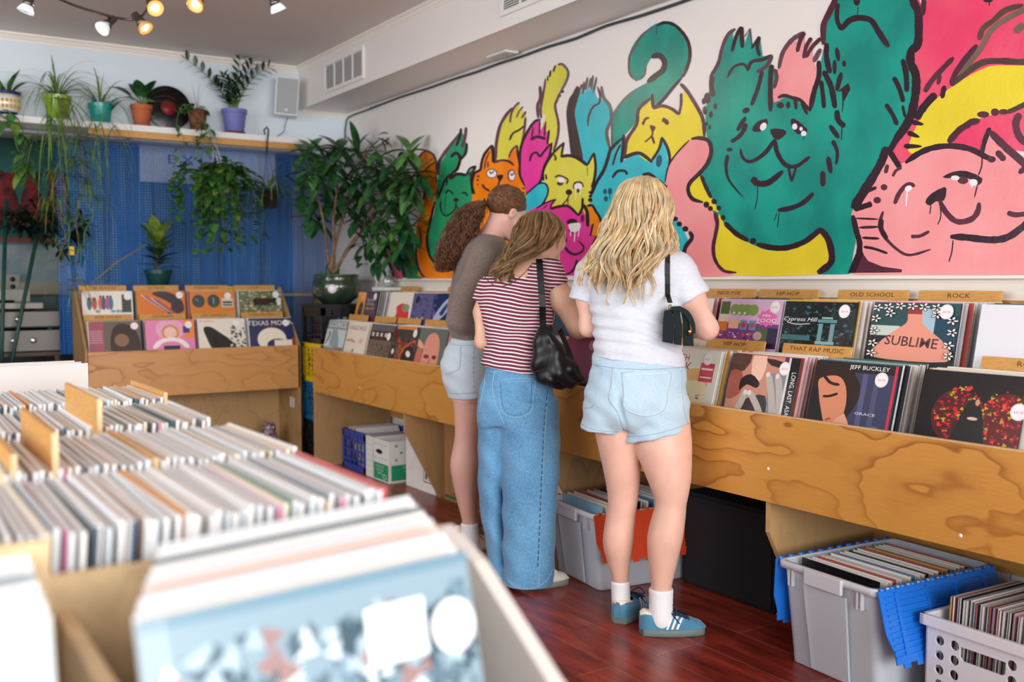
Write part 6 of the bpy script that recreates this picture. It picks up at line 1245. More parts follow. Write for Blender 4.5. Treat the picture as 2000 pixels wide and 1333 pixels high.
# cable along the wall below the duct
mb = MB(); r = random.Random(8); pts = []; y = -1.8
while y < 7.05: pts.append((XW - .012, y, 2.486 + r.uniform(-.006, .006))); y += .25
pts += [(XW - .012, 7.08, 2.47), (XW - .012, 7.11, 2.43), (XW - .015, 7.12, 2.38), (XW - .02, 7.11, 2.32), (XW - .03, 7.09, 2.29)]
mb.tube([tuple(q) for q in catmull(pts, 3)], .006, mat('dark_cable', '#3b464b', .5), 6); mb.tube([(p[0] + .003, p[1], p[2] + .012) for p in pts[:-6]], .004, M_WHITE, 5); mb.build('wall_cable', label='dark cable running along the top of the mural wall under the duct', cat='cable')
# lamps, bottle and jar at the far end of the long bin
def J(px, py, Y): return V([float(v) for v in ony(px, py, Y)])
mb = MB(); mb.box((2.93, 6.10, 1.183), (3.085, 6.33, 1.205), CARD, .002); mb.box((2.96, 6.32, .862), (3.06, 6.33, 1.183), CARD); mb.build('bin_ledge', label='small white ledge at the far end of the long bin under the glass jar', cat='shelf')
GL = mat('clear_glass', '#e6f2ee', .05, trans=.9)
t = thing('glass_jar', 'round clear glass jar lying on the ledge beside the potted tree', 'jar', (2.99, 6.20, 1.205)); mb = MB(); mb.ell((2.99, 6.20, 1.245), (.038, .03, .038), mat('silvery_glass', '#cfd6d6', .1, .6), 20, 14); mb.build('jar_body', t); mb = MB(); mb.lathe([(.016, 0), (.02, .004), (.016, .008)], (2.962, 6.175, 1.245), M_WHITE, 16, rot=Matrix.Rotation(R(60), 3, 'Y')); mb.build('lid', t)
t = thing('bottle', 'small clear bottle with a green cap behind the glass jar', 'bottle', (3.04, 6.27, 1.205)); mb = MB(); mb.lathe([(.020, 0), (.022, .003), (.022, .07), (.010, .09), (.010, .10)], (3.04, 6.27, 1.206), GL, 20); mb.build('bottle_body', t); mb = MB(); mb.lathe([(.012, 0), (.012, .016)], (3.04, 6.27, 1.306), mat('green_cap', '#2fae6a', .4), 16); mb.build('cap', t)
t = thing('clamp_lamp', 'small white clamp lamp beside the potted tree', 'lamp', (2.99, 6.36, 1.16)); mb = MB(); mb.lathe([(.012, .0), (.03, .02), (.036, .05), (.033, .05), (.027, .022), (.008, .004)], (2.985, 6.36, 1.25), M_WHITE, 20, rot=Matrix.Rotation(R(70), 3, 'X')); mb.build('lamp_shade', t); mb = MB(); mb.tube([(2.985, 6.37, 1.25), (2.985, 6.38, 1.16)], .006, M_WHITE, 8); mb.box((2.97, 6.355, .805), (3.0, 6.385, 1.165), M_WHITE); mb.build('clamp_post', t)
mb = MB(); mb.box((2.0, 7.15, 1.156), (2.40, 7.29, 1.20), YELC, .006); mb.box((1.985, 7.145, 1.196), (2.415, 7.295, 1.21), YELC, .004); mb.build('yellow_tray', label='bright yellow plastic tray standing behind the back bin', cat='tray')
# under the back bin: row of discs, box, cat figure
def BBx(px, py, Y=6.88): return J(px, py, Y)
zf = .079; CDC = ['#2a2b30', '#55565c', '#8b8c92', '#3b3d49', '#202024']
for k in range(20):
    mb = MB(); x = 1.98 + k * .0118; mb.box((x, 6.82, zf), (x + .0102, 6.94, zf + .125 + (k % 3) * .001), mat('jewel_case_%d' % (k % 5), CDC[k % 5], .2, coat=.5)); mb.build('disc_case', label='plastic disc case filed on the open shelf of the back bin', cat='disc case', group='disc cases on the shelf of the back bin')
mb = MB(); mb.box((2.14, 6.75, zf), (2.30, 6.81, zf + .075), CARD, .002); mb.build('paper_box', label='small white box in front of the disc cases under the back bin', cat='box')
t = thing('cat_figurine', 'small pinkish grey figurine of a furry cat on the shelf under the back bin', 'figurine', (2.37, 6.86, zf)); FG = mat('figurine_glaze', '#a58a92', .4, col2='#5d3f4c', vscale=45); mb = MB()
mb.lathe([(.05, 0), (.062, .01), (.066, .05), (.055, .09), (.045, .10), (.05, .13), (.042, .155), (.02, .168), (.001, .17)], (2.37, 6.86, zf), FG, 28)
for s_ in (-1, 1): mb.lathe([(.016, 0), (.010, .015), (.001, .03)], (2.37 + s_ * .028, 6.855, zf + .155), FG, 10)
mb.ell((2.37, 6.815, zf + .125), (.018, .012, .012), FG, 12, 8)
for s_ in (-1, 1): mb.ell((2.37 + s_ * .035, 6.81, zf + .02), (.02, .025, .018), FG, 12, 8)
mb.build('figurine_body', t); mb = MB()
for s_ in (-1, 1): mb.ell((2.37 + s_ * .017, 6.818, zf + .14), (.008, .004, .007), M_WHITE, 10, 8)
mb.build('eyes', t)
# ---- recess at the far left: stereo stack, wall panels, poles
SIL = mat('silver_faceplate', '#77746e', .45, .2); DKB = mat('black_case', '#0f1012', .4); KNB = mat('knob_metal', '#bdb8ad', .25, .9)
tb = thing('equipment_table', 'dark wooden stand carrying the stereo equipment in the far left recess', 'table', (.9, 7.7, 0))
mb = MB(); DW = mat('dark_brown_wood', '#4a3424', .5, var=.2, vscale=8, stretch=(1, 6, 1)); mb.box((.40, 7.45, .74), (1.12, 7.95, .765), DW); mb.build('table_top', tb)
for xx in (.42, 1.08):
    for yy in (7.47, 7.9): mb = MB(); mb.box((xx, yy, 0), (xx + .03, yy + .03, .74), DW); mb.build('leg', tb)
def gear(name, label, px0, px1, ztop_px, zbot_px, Y, front):
    a = J(px0, ztop_px, Y); b_ = J(px1, zbot_px, Y); return a, b_
t = thing('cassette_deck', 'silver cassette deck with knobs, lowest unit of the stereo stack', 'stereo', (.75, 7.6, .765)); mb = MB(); mb.box((.47, 7.5, .766), (1.12, 7.86, .915), DKB, .004); mb.build('case', t)
mb = MB(); mb.box((.47, 7.49, .772), (1.12, 7.4995, .912), SIL, .002); mb.box((.55, 7.486, .80), (.72, 7.49, .895), mat('deck_window', '#5c5b58', .2)); mb.box((.59, 7.484, .85), (.68, 7.486, .88), DKB); mb.build('front_plate', t)
for k in range(2): mb = MB(); mb.lathe([(.020, 0), (.020, .015), (.017, .018), (.001, .018)], (.83 + k * .12, 7.49, .845), KNB, 20, rot=Matrix.Rotation(R(90), 3, 'X')); mb.build('knob', t)
t = thing('stereo_receiver', 'silver and black receiver with a dark display, middle unit of the stereo stack', 'stereo', (.8, 7.6, .93)); mb = MB(); mb.box((.50, 7.5, .93), (1.12, 7.84, 1.045), DKB, .004); 
for xx in (.54, 1.05): mb.box((xx, 7.55, .916), (xx + .03, 7.6, .93), DKB)
mb.build('case', t); mb = MB(); mb.box((.585, 7.49, .94), (1.12, 7.4995, 1.04), SIL, .002); mb.box((.64, 7.487, .955), (.73, 7.49, 1.03), DKB); mb.build('front_plate', t); mb = MB(); mb.lathe([(.022, 0), (.022, .018), (.001, .018)], (.86, 7.49, .99), KNB, 20, rot=Matrix.Rotation(R(90), 3, 'X')); mb.build('knob', t)
t = thing('turntable', 'pale turntable with a raised lid on top of the stereo stack', 'turntable', (.8, 7.65, 1.06)); mb = MB(); mb.box((.53, 7.5, 1.06), (1.02, 7.86, 1.10), mat('pale_plinth', '#9a948a', .4), .004)
for xx in (.56, .96): mb.lathe([(.015, 0), (.015, .014)], (xx, 7.56, 1.046), DKB, 12)
mb.build('plinth', t); mb = MB(); mb.lathe([(.001, 0), (.14, 0), (.145, .01), (.14, .016), (.001, .016)], (.72, 7.68, 1.10), DKB, 32); mb.build('platter', t); mb = MB(); mb.box((.53, 7.82, 1.10), (.98, 7.86, 1.19), mat('lid_pale', '#8f8a82', .4), .003); mb.box((.70, 7.815, 1.12), (.79, 7.82, 1.175), M_WHITE); mb.box((.735, 7.812, 1.13), (.76, 7.815, 1.17), BLUEC); mb.build('dust_cover', t)
t = thing('amplifier', 'small silver amplifier with a meter at the left edge beside the turntable', 'stereo', (.33, 7.6, 1.03)); mb = MB(); mb.box((.12, 7.5, 1.031), (.48, 7.8, 1.165), SIL, .004); mb.build('case', t); mb = MB(); mb.box((.26, 7.494, 1.09), (.42, 7.5, 1.145), DKB); mb.build('meter', t)
for k in range(2): mb = MB(); mb.lathe([(.014, 0), (.014, .014), (.001, .014)], (.34 + k * .06, 7.5, 1.06), KNB, 16, rot=Matrix.Rotation(R(90), 3, 'X')); mb.build('knob', t)
mb = MB(); mb.box((.10, 7.48, 0), (.40, 7.85, 1.03), DW); mb.build('speaker_column', label='dark wooden cabinet under the silver amplifier at the far left', cat='cabinet')
mb = MB(); mb.box((.1, 7.44, .0), (.1 + .0, 7.44, .0), DW) if False else None
t = thing('media_rack', 'low rack of upright disc cases in front of the stereo equipment', 'rack', (.25, 7.0, 0)); mb = MB(); mb.box((-.4, 6.75, 0), (.66, 7.25, .70), DW); mb.build('cabinet', t)
for k in range(34):
    mb = MB(); x = -.05 + k * .0195; mb.box((x, 6.80, .701), (x + .012, 6.94, .825), mat('jewel_case_%d' % (k % 5), CDC[k % 5], .2, coat=.5)); mb.box((x, 6.799, .701), (x + .012, 6.80, .825), mat('case_spine_%d' % (k % 4), ['#cfcfcf', '#8a7a6a', '#d8d2c6', '#5a5a60'][k % 4], .4)); mb.build('disc_case', label='disc case standing in the low rack at the far left', cat='disc case', group='disc cases in the low rack')
# picture, map, outlet, poles
YR = 8.299
t = thing('wall_picture', 'dark teal picture with three deep red seated figures in the far left recess', 'picture', (.6, 8.28, 1.5)); a0 = J(-60, 262, 8.27); a1 = J(150, 470, 8.27)
mb = MB(); mb.box((a0.x, 8.27, a1.z), (a1.x, YR, a0.z), mat('dark_teal_board', '#14564f', .6, var=.3, vscale=3)); mb.build('panel', t); mb = MB(); mb.box((a0.x, 8.262, a1.z - .02), (a1.x, 8.275, a1.z + .012), mat('red_brown_edge', '#7a3a24', .6)); mb.build('frame_edge', t)
mb = MB(); RF = mat('deep_red_figure', '#7e1414', .7, col2='#2c0808', vscale=14)
for px in (14, 62, 110):
    c = J(px, 400, 8.262); h_ = J(px, 362, 8.262)
    mb.ell((c.x, 8.265, c.z), (.075, .006, .15), RF, 20, 12); mb.ell((h_.x, 8.262, h_.z + .03), (.06, .006, .065), RF, 18, 10)
    for s_ in (-1, 1): mb.ell((c.x + s_ * .06, 8.262, c.z - .08), (.035, .006, .09), RF, 12, 8); mb.ell((h_.x + s_ * .045, 8.26, h_.z + .085), (.022, .005, .022), RF, 10, 8)
mb.build('red_figures', t)
m0 = J(-20, 478, 8.29); m1 = J(168, 552, 8.29); mb = MB(); mb.box((m0.x, 8.29, m1.z), (m1.x, YR, m0.z), mat('faded_map_paper', '#6f8288', .7, col2='#8f9a98', vscale=5)); mb.build('faded_map', label='faded blue grey sheet on the wall above the outlet, far left', cat='poster')
m0 = J(-20, 552, 8.24); m1 = J(175, 575, 8.24); mb = MB(); mb.box((m0.x - .3, 8.22, m1.z), (m1.x + .2, YR, m0.z - .0), mat('beige_sill', '#8f8775', .6)); mb.build('trim_7', kind='structure')
q = J(25, 553, 8.2); t = thing('wall_outlet', 'metal double wall outlet at the far left above the amplifier', 'outlet', (q.x, 8.21, q.z - .06)); mb = MB(); mb.box((q.x - .05, 8.212, q.z - .065), (q.x + .05, 8.22, q.z + .065), mat('outlet_plate', '#86857c', .5), .003); mb.build('cover_plate', t); mb = MB()
for s_ in (-1, 1): mb.lathe([(.018, 0), (.018, .004), (.001, .004)], (q.x, 8.212, q.z + s_ * .027), DKB, 16, rot=Matrix.Rotation(R(90), 3, 'X'))
mb.build('sockets', t)
POL = mat('dark_green_pole', '#154238', .45)
t = thing('green_tripod', 'three slanting dark green metal poles holding foliage in the far left recess', 'stand', (.6, 7.3, 0)); 
for (A_, B_) in (((72, 462), (20, 720)), ((10, 455), (2, 720)), ((133, 400), (152, 640))):
    mb = MB(); a_, b_ = J(*A_, 7.38), J(*B_, 7.38); d = b_ - a_; a2 = a_ - d * .25; b2 = a_ + d * ((a_.z - .0) / -d.z) if abs(d.z) > .01 else b_; mb.tube([a2, b2], .013, POL, 10); mb.build('pole', t)
q = J(83, 502, 7.3); mb = MB(); mb.box((J(140, 490, 7.34).x - .018, 7.345, J(140, 490, 7.34).z - .03), (J(140, 490, 7.34).x + .018, 7.35, J(140, 490, 7.34).z + .03), YELC, .004); mb.build('yellow_tag', t, label='small yellow tag')
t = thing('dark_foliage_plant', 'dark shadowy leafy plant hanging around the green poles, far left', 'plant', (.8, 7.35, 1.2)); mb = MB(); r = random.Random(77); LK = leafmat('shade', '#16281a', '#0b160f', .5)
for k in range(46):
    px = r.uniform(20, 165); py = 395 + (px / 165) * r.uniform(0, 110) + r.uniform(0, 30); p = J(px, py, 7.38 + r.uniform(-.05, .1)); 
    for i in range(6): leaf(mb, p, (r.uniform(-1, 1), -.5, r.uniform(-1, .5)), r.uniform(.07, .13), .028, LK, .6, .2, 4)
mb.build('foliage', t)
# ================================================================== people
SKIN = mat('skin_fair', '#e2b5a2', .5, sss=.35, var=.06, vscale=14, bump=.08, bscale=500); SKIN2 = mat('skin_warm', '#deb096', .5, sss=.35, var=.07, vscale=12, bump=.08, bscale=500); SKIN3 = mat('skin_pink', '#daab9c', .5, sss=.35, var=.07, vscale=12, bump=.08, bscale=500)
class Fig:
    """signed-distance figure; local axes u (across the view), w (away along the floor), z (up)"""
    def __init__(s, px, py):
        b_ = onz(px, py, 0); s.b = b_; d = np.array([b_[0], b_[1]]); d = d / np.hypot(*d)
        s.w = np.array([d[0], d[1], 0]); s.u = np.array([d[1], -d[0], 0]); s.S = F_PX / (_fw @ (b_ - CC)); s.n = s.w
    def P(s, px, py, w=0.):
        d = ray(px, py); t = ((s.b - CC) @ s.w + w) / (d @ s.w); p = CC + d * t; return s.L(p)
    def L(s, p): q = np.asarray(p, float) - s.b; return np.array([q @ s.u, q @ s.w, q[2]])
    def W(s, q): return s.b + s.u * q[0] + s.w * q[1] + np.array([0, 0, q[2]])
def loft(f, rows, ratio=1., e=2., zt=None, zb=None):
    R_ = []
    for r_ in rows:
        py, xl, xr = r_[:3]; w = r_[3] if len(r_) > 3 else 0.; p = f.P((xl + xr) / 2, py, w); ru = (xr - xl) / 2 / f.S; rw = r_[4] if len(r_) > 4 and r_[4] else ru * ratio
        R_.append((p[2], p[0], p[1], ru, rw))
    R_.sort(); A_ = np.array([c for c in catmull(R_, 6)]); A_ = A_[np.argsort(A_[:, 0])]
    z0 = A_[0, 0]; z1 = A_[-1, 0]
    def sd(U, Wd, Z):
        cu, cw, ru, rw = (np.interp(Z, A_[:, 0], A_[:, i]) for i in (1, 2, 3, 4))
        q = ((np.abs(U - cu) / ru) ** e + (np.abs(Wd - cw) / rw) ** e) ** (1 / e)
        d = (q - 1) * np.minimum(ru, rw)
        return np.maximum(d, np.maximum(z0 - Z, Z - z1))
    lo = np.array([(A_[:, 1] - A_[:, 3]).min(), (A_[:, 2] - A_[:, 4]).min(), z0]); hi = np.array([(A_[:, 1] + A_[:, 3]).max(), (A_[:, 2] + A_[:, 4]).max(), z1])
    return sd, lo, hi
def cap(a, b_, ra, rb):
    a = np.asarray(a, float); b_ = np.asarray(b_, float); ab = b_ - a; L2 = max(ab @ ab, 1e-9)
    def sd(U, Wd, Z):
        X = U - a[0]; Y = Wd - a[1]; Zz = Z - a[2]; t = np.clip((X * ab[0] + Y * ab[1] + Zz * ab[2]) / L2, 0, 1)
        return np.sqrt((X - t * ab[0]) ** 2 + (Y - t * ab[1]) ** 2 + (Zz - t * ab[2]) ** 2) - (ra + (rb - ra) * t)
    m_ = max(ra, rb); return sd, np.minimum(a, b_) - m_, np.maximum(a, b_) + m_
def elli(c, r, M=None):
    c = np.asarray(c, float); r = np.asarray(r, float); M = np.eye(3) if M is None else M
    def sd(U, Wd, Z):
        X, Y, Zz = U - c[0], Wd - c[1], Z - c[2]
        x = (M[0, 0] * X + M[1, 0] * Y + M[2, 0] * Zz) / r[0]; y = (M[0, 1] * X + M[1, 1] * Y + M[2, 1] * Zz) / r[1]; z = (M[0, 2] * X + M[1, 2] * Y + M[2, 2] * Zz) / r[2]
        k = np.sqrt(x * x + y * y + z * z) + 1e-9; return (k - 1) * r.min()
    m_ = r.max(); return sd, c - m_, c + m_
def chain(f, pts, world=False):
    """pts: (px,py,w,r_px) or local arrays with metres"""
    Q = [(f.P(*p[:3]), p[3] / f.S) if len(p) == 4 else p for p in pts]
    return [cap(Q[i][0], Q[i + 1][0], Q[i][1], Q[i + 1][1]) for i in range(len(Q) - 1)]
def surface(prims, h, k=.02, cuts=(), subs=(), warp=None, ksub=.006):
    """union with smooth blending -> surface nets mesh. prims may be (sd, lo, hi) or (sd, lo, hi, k)"""
    lo = np.min([p[1] for p in prims], 0) - 3 * h - .01; hi = np.max([p[2] for p in prims], 0) + 3 * h + .01
    n = np.ceil((hi - lo) / h).astype(int) + 1; D = np.full(n, .08, np.float32)
    ax = [lo[i] + np.arange(n[i]) * h for i in range(3)]
    def block(p, m_):
        i0 = np.maximum(0, np.floor((p[1] - m_ - lo) / h).astype(int)); i1 = np.minimum(n, np.ceil((p[2] + m_ - lo) / h).astype(int) + 1)
        return tuple(slice(a, b_) for a, b_ in zip(i0, i1))
    for p in prims:
        kk = p[3] if len(p) > 3 else k; sl = block(p, .05 + kk)
        U, Wd, Z = np.meshgrid(ax[0][sl[0]], ax[1][sl[1]], ax[2][sl[2]], indexing='ij', sparse=True)
        d = p[0](U, Wd, Z).astype(np.float32); a = D[sl]
        if kk > 0:
            t = np.clip(.5 + .5 * (a - d) / kk, 0, 1); D[sl] = a * (1 - t) + d * t - kk * t * (1 - t)
        else: D[sl] = np.minimum(a, d)
    for p in subs:
        kk = p[3] if len(p) > 3 else ksub; sl = block(p, .03); U, Wd, Z = np.meshgrid(ax[0][sl[0]], ax[1][sl[1]], ax[2][sl[2]], indexing='ij', sparse=True)
        d = -p[0](U, Wd, Z).astype(np.float32); a = D[sl]; t = np.clip(.5 - .5 * (a - d) / kk, 0, 1); D[sl] = a * (1 - t) + d * t + kk * t * (1 - t)
    U, Wd, Z = np.meshgrid(*ax, indexing='ij', sparse=True)
    if warp is not None: D = D + warp(U, Wd, Z).astype(np.float32)
    for c in cuts: D = np.maximum(D, c(U, Wd, Z).astype(np.float32))
    ins = D < 0
    cells = np.zeros(n - 1, np.int8)
    for dx in (0, 1):
        for dy in (0, 1):
            for dz in (0, 1): cells += ins[dx:n[0] - 1 + dx, dy:n[1] - 1 + dy, dz:n[2] - 1 + dz]
    act = (cells > 0) & (cells < 8); idx = -np.ones(act.shape, np.int64); C_i = np.argwhere(act); idx[act] = np.arange(len(C_i))
    acc = np.zeros((len(C_i), 3)); cnt = np.zeros(len(C_i))
    cor = [(a, b_, c) for a in (0, 1) for b_ in (0, 1) for c in (0, 1)]
    for i, a in enumerate(cor):
        for b_ in cor[i + 1:]:
            if sum(abs(x - y) for x, y in zip(a, b_)) != 1: continue
            da = D[C_i[:, 0] + a[0], C_i[:, 1] + a[1], C_i[:, 2] + a[2]]; db = D[C_i[:, 0] + b_[0], C_i[:, 1] + b_[1], C_i[:, 2] + b_[2]]
            m_ = (da < 0) != (db < 0); t = np.where(m_, da / np.where(m_, da - db, 1), 0)
            acc += m_[:, None] * (np.array(a) + t[:, None] * (np.array(b_) - np.array(a))); cnt += m_
    Vx = lo + (C_i + acc / cnt[:, None]) * h
    F_ = []
    for axx in range(3):
        o = [0, 0, 0]; o[axx] = 1; a = ins[tuple(slice(0, n[i] - o[i]) for i in range(3))]; b_ = ins[tuple(slice(o[i], None) for i in range(3))]
        E_ = np.argwhere(a != b_); o1, o2 = [(1, 2), (2, 0), (0, 1)][axx]; ok = (E_[:, o1] > 0) & (E_[:, o2] > 0) & (E_[:, o1] < n[o1] - 1) & (E_[:, o2] < n[o2] - 1); E_ = E_[ok]
        def g(q1, q2): q = E_.copy(); q[:, o1] -= q1; q[:, o2] -= q2; return idx[q[:, 0], q[:, 1], q[:, 2]]
        Q = np.stack([g(0, 0), g(1, 0), g(1, 1), g(0, 1)], 1); fl = a[E_[:, 0], E_[:, 1], E_[:, 2]]; Q[~fl] = Q[~fl][:, ::-1]; F_.append(Q)
    F_ = np.concatenate(F_); F_ = F_[(F_ >= 0).all(1)]
    # light smoothing
    for _ in range(2):
        s_ = np.zeros_like(Vx); c = np.zeros(len(Vx))
        for i in range(4):
            j = (i + 1) % 4; np.add.at(s_, F_[:, i], Vx[F_[:, j]]); np.add.at(s_, F_[:, j], Vx[F_[:, i]]); np.add.at(c, F_[:, i], 1); np.add.at(c, F_[:, j], 1)
        Vx = Vx * .5 + .5 * s_ / np.maximum(c, 1)[:, None]
    return Vx, F_
def figmesh(f, name, VF, m, parent, **kw):
    Vx, F_ = VF; Wv = f.b + Vx[:, :1] * f.u + Vx[:, 1:2] * f.w + Vx[:, 2:] * np.array([0, 0, 1.])
    me = bpy.data.meshes.new(name); me.vertices.add(len(Wv)); me.vertices.foreach_set('co', Wv.astype('f').ravel()); me.loops.add(F_.size); me.loops.foreach_set('vertex_index', F_.astype('i').ravel())
    me.polygons.add(len(F_)); me.polygons.foreach_set('loop_start', np.arange(0, F_.size, 4, dtype='i')); me.update(calc_edges=True); me.validate(); me.materials.append(m); me.polygons.foreach_set('use_smooth', [True] * len(me.polygons))
    o = link_mesh(name, me, parent, **kw)
    o['_n'] = 0; del o['_n']
    f.last = (Wv, F_); return o
def bvh_of(VW): return BVHTree.FromPolygons([tuple(v) for v in VW[0]], [tuple(int(i) for i in q) for q in VW[1]])
def onsurf(T, px, py, off=.001):
    d = V([float(v) for v in ray(px, py)]).normalized(); h = T.ray_cast(V([float(v) for v in CC]), d)
    return None if h[0] is None else h[0] + h[1] * off
def seam(mb, T, pts, r, m, n=6, dash=None, off=.0008):
    Q = catmull(pts, n) if len(pts) > 2 else [np.array(pts[0]) + (np.array(pts[1]) - np.array(pts[0])) * t for t in np.linspace(0, 1, 10)]
    if dash:
        L_ = sum(np.hypot(*(Q[i + 1] - Q[i])) for i in range(len(Q) - 1)); k = max(2, int(L_ / dash)); acc = np.concatenate([[0], np.cumsum([np.hypot(*(Q[i + 1] - Q[i])) for i in range(len(Q) - 1)])]); A_ = np.array(Q)
        for i in range(k):
            a, b_ = (i + .15) / k * L_, (i + .75) / k * L_; P_ = [onsurf(T, float(np.interp(t, acc, A_[:, 0])), float(np.interp(t, acc, A_[:, 1])), off) for t in (a, b_)]
            if None not in P_: mb.tube(P_, r, m, 4)
        return
    run = []
    for q in Q:
        p = onsurf(T, float(q[0]), float(q[1]), off)
        if p is None or (run and (p - run[-1]).length > .05):
            if len(run) > 1: mb.tube(run, r, m, 5)
            run = [] if p is None else [p]
        else: run.append(p)
    if len(run) > 1: mb.tube(run, r, m, 5)
def halfline(f, a, b_, w=0., keep_above=True):
    """cut along the line through two photo points, in the u-z plane; keeps what is above"""
    A_, B_ = f.P(*a, w), f.P(*b_, w); s_ = (B_[2] - A_[2]) / (B_[0] - A_[0]); n_ = math.sqrt(1 + s_ * s_)
    sg = 1 if keep_above else -1
    return lambda U, Wd, Z: sg * ((A_[2] + (U - A_[0]) * s_) - Z) / n_
def armcut(p, d): p = np.asarray(p); d = np.asarray(d) / np.linalg.norm(d); return p, d
def clipcap(prim, p, d):
    """end a sleeve prim at a plane through p with outward direction d"""
    sd0 = prim[0]; p = np.asarray(p); d = np.asarray(d) / np.linalg.norm(d)
    return (lambda U, Wd, Z: np.maximum(sd0(U, Wd, Z), (U - p[0]) * d[0] + (Wd - p[1]) * d[1] + (Z - p[2]) * d[2]), prim[1], prim[2], .012)
def head_frame(face_uw, pitch, roll=0.):
    a = math.atan2(face_uw[0], face_uw[1])    # 0 = facing away from the camera (+w)
    Rz = np.array([[math.cos(a), math.sin(a), 0], [-math.sin(a), math.cos(a), 0], [0, 0, 1]]); p = R(pitch); Rx = np.array([[1, 0, 0], [0, math.cos(p), -math.sin(p)], [0, math.sin(p), math.cos(p)]])
    q = R(roll); Ry = np.array([[math.cos(q), 0, math.sin(q)], [0, 1, 0], [-math.sin(q), 0, math.cos(q)]])
    return Rz @ Rx @ Ry       # columns: right, forward, up of the head in (u, w, z)
def head_prims(c, M, s_=1.):
    def T(p): return c + M @ (np.array(p) * s_)
    def E_(p, r_): return elli(T(p), np.array(r_) * s_, M)
    def K(a, b_, ra, rb): return cap(T(a), T(b_), ra * s_, rb * s_)
    pr = [E_((0, -.015, .03), (.072, .092, .084)), E_((0, .022, -.02), (.060, .064, .082)), (*K((-.046, -.005, -.045), (-.018, .062, -.092), .016, .014), .02), (*K((.046, -.005, -.045), (.018, .062, -.092), .016, .014), .02), (*E_((0, .070, -.094), (.018, .014, .014)), .015),
          (*K((0, .078, .012), (0, .101, -.030), .006, .0095), .008), (*E_((-.010, .094, -.035), (.007, .009, .006)), .006), (*E_((.010, .094, -.035), (.007, .009, .006)), .006), (*K((-.034, .070, .022), (.034, .070, .022), .010, .010), .02),
          (*E_((-.038, .056, -.026), (.02, .018, .02)), .02), (*E_((.038, .056, -.026), (.02, .018, .02)), .02), (*E_((0, .084, -.057), (.019, .010, .006)), .006), (*E_((0, .082, -.066), (.016, .010, .007)), .006), (*E_((-.030, .070, .002), (.013, .011, .010)), .004), (*E_((.030, .070, .002), (.013, .011, .010)), .004)]
    for q in (-1, 1): pr += [(*E_((q * .074, -.004, -.008), (.006, .017, .029)), .004), (*E_((q * .072, .004, -.008), (.006, .010, .020)), .004)]
    sb = [(*E_((q * .078, .004, -.004), (.005, .009, .014)), .003) for q in (-1, 1)] + [(*E_((q * .027, .094, .0), (.014, .008, .008)), .01) for q in (-1, 1)]
    return pr, sb, T
def face_bits(f, root, T, M, s_=1.):
    lip = mat('lip_rose', '#c0706c', .4); br = mat('eyebrow_brown', '#6a4a34', .7); W_ = lambda p: V([float(v) for v in f.W(T(p))])
    mb = MB(); mb.tube([W_((-.019, .0905, -.060)), W_((-.008, .0955, -.057)), W_((0, .096, -.0585)), W_((.008, .0955, -.057)), W_((.019, .0905, -.060))], .0028, lip, 6); mb.tube([W_((-.015, .0905, -.0645)), W_((0, .0945, -.0665)), W_((.015, .0905, -.0645))], .0035, lip, 6); mb.build('lips', root)
    for q in (-1, 1):
        mb = MB(); mb.tube([W_((q * (.014 + .008 * i), .0835 - .002 * i - (.001 * i * i), .026 + .003 * math.sin(i * .8))) for i in range(5)], [.0022, .0026, .0025, .002, .001], br, 5); mb.build('eyebrow', root)
        mb = MB(); mb.tube([W_((q * (.018 + .006 * i), .0822 - .0015 * abs(i - 2), -.003 - .002 * (1 - abs(i - 2) / 2))) for i in range(5)], .0012, mat('eyelash_dark', '#33231c', .7), 5); mb.build('eyelashes', root)
def hand(c, d, palm_n, s_=1., curl=.5, side=1):
    """five-fingered hand as capsules; c wrist, d direction of fingers, palm_n out of the back of the hand, side = +1 thumb on (d x n)"""
    c = np.asarray(c, float); d = np.asarray(d, float) / np.linalg.norm(d); n_ = np.asarray(palm_n, float); n_ = n_ - d * (n_ @ d); n_ /= np.linalg.norm(n_); t_ = np.cross(d, n_) * side
    pr = []; 
    for j, o in enumerate((-.026, -.009, .008, .024)): pr.append((*cap(c + d * .012 + t_ * o * .5, c + d * .082 * s_ + t_ * o, .014, .0105), .012))
    for j, (o, L_) in enumerate(((-.028, .056), (-.0095, .068), (.0095, .074), (.027, .066))):
        p = c + d * .082 * s_ + t_ * o; dd = d.copy(); a = curl * (.55 + .08 * j)
        for k in range(3):
            dd = dd * math.cos(a * (.5 if k == 0 else .8)) - n_ * math.sin(a * (.5 if k == 0 else .8)); dd /= np.linalg.norm(dd); q = p + dd * L_ * (.42, .32, .26)[k]; pr.append((*cap(p, q, .0088 - .0012 * k, .0078 - .0012 * k), .003)); p = q
    p = c + d * .025 + t_ * .020; dd = d * .62 + t_ * .75 - n_ * .25; dd /= np.linalg.norm(dd)
    for k in range(3): q = p + dd * (.036, .030, .024)[k]; pr.append((*cap(p, q, (.013, .0100, .0088)[k], (.0100, .0088, .0072)[k]), .004)); p = q; dd = dd * .93 + d * .35; dd /= np.linalg.norm(dd)
    return pr
def strands(mb, paths, mats, r=.0012, jit=.3, seg=3, seed=0):
    q = random.Random(seed)
    for P_ in paths:
        m_ = q.choice(mats)
        if isinstance(P_, tuple): m_ = mats[P_[1] % len(mats)] if q.random() < .6 else m_; P_ = P_[0]
        k = r * q.uniform(1 - jit, 1 + jit); n = len(P_)
        mb.tube([V([float(c) for c in p]) for p in P_], [k * (.45 + 1.1 * math.sin(math.pi * min(1, (i + .6) / n * .93))) for i in range(n)], m_, seg, cap=False)
def hmat(n, c, r=.38): return mat('hair_' + n, c, r, spec=.5, var=.18, vscale=30, coat=.15)
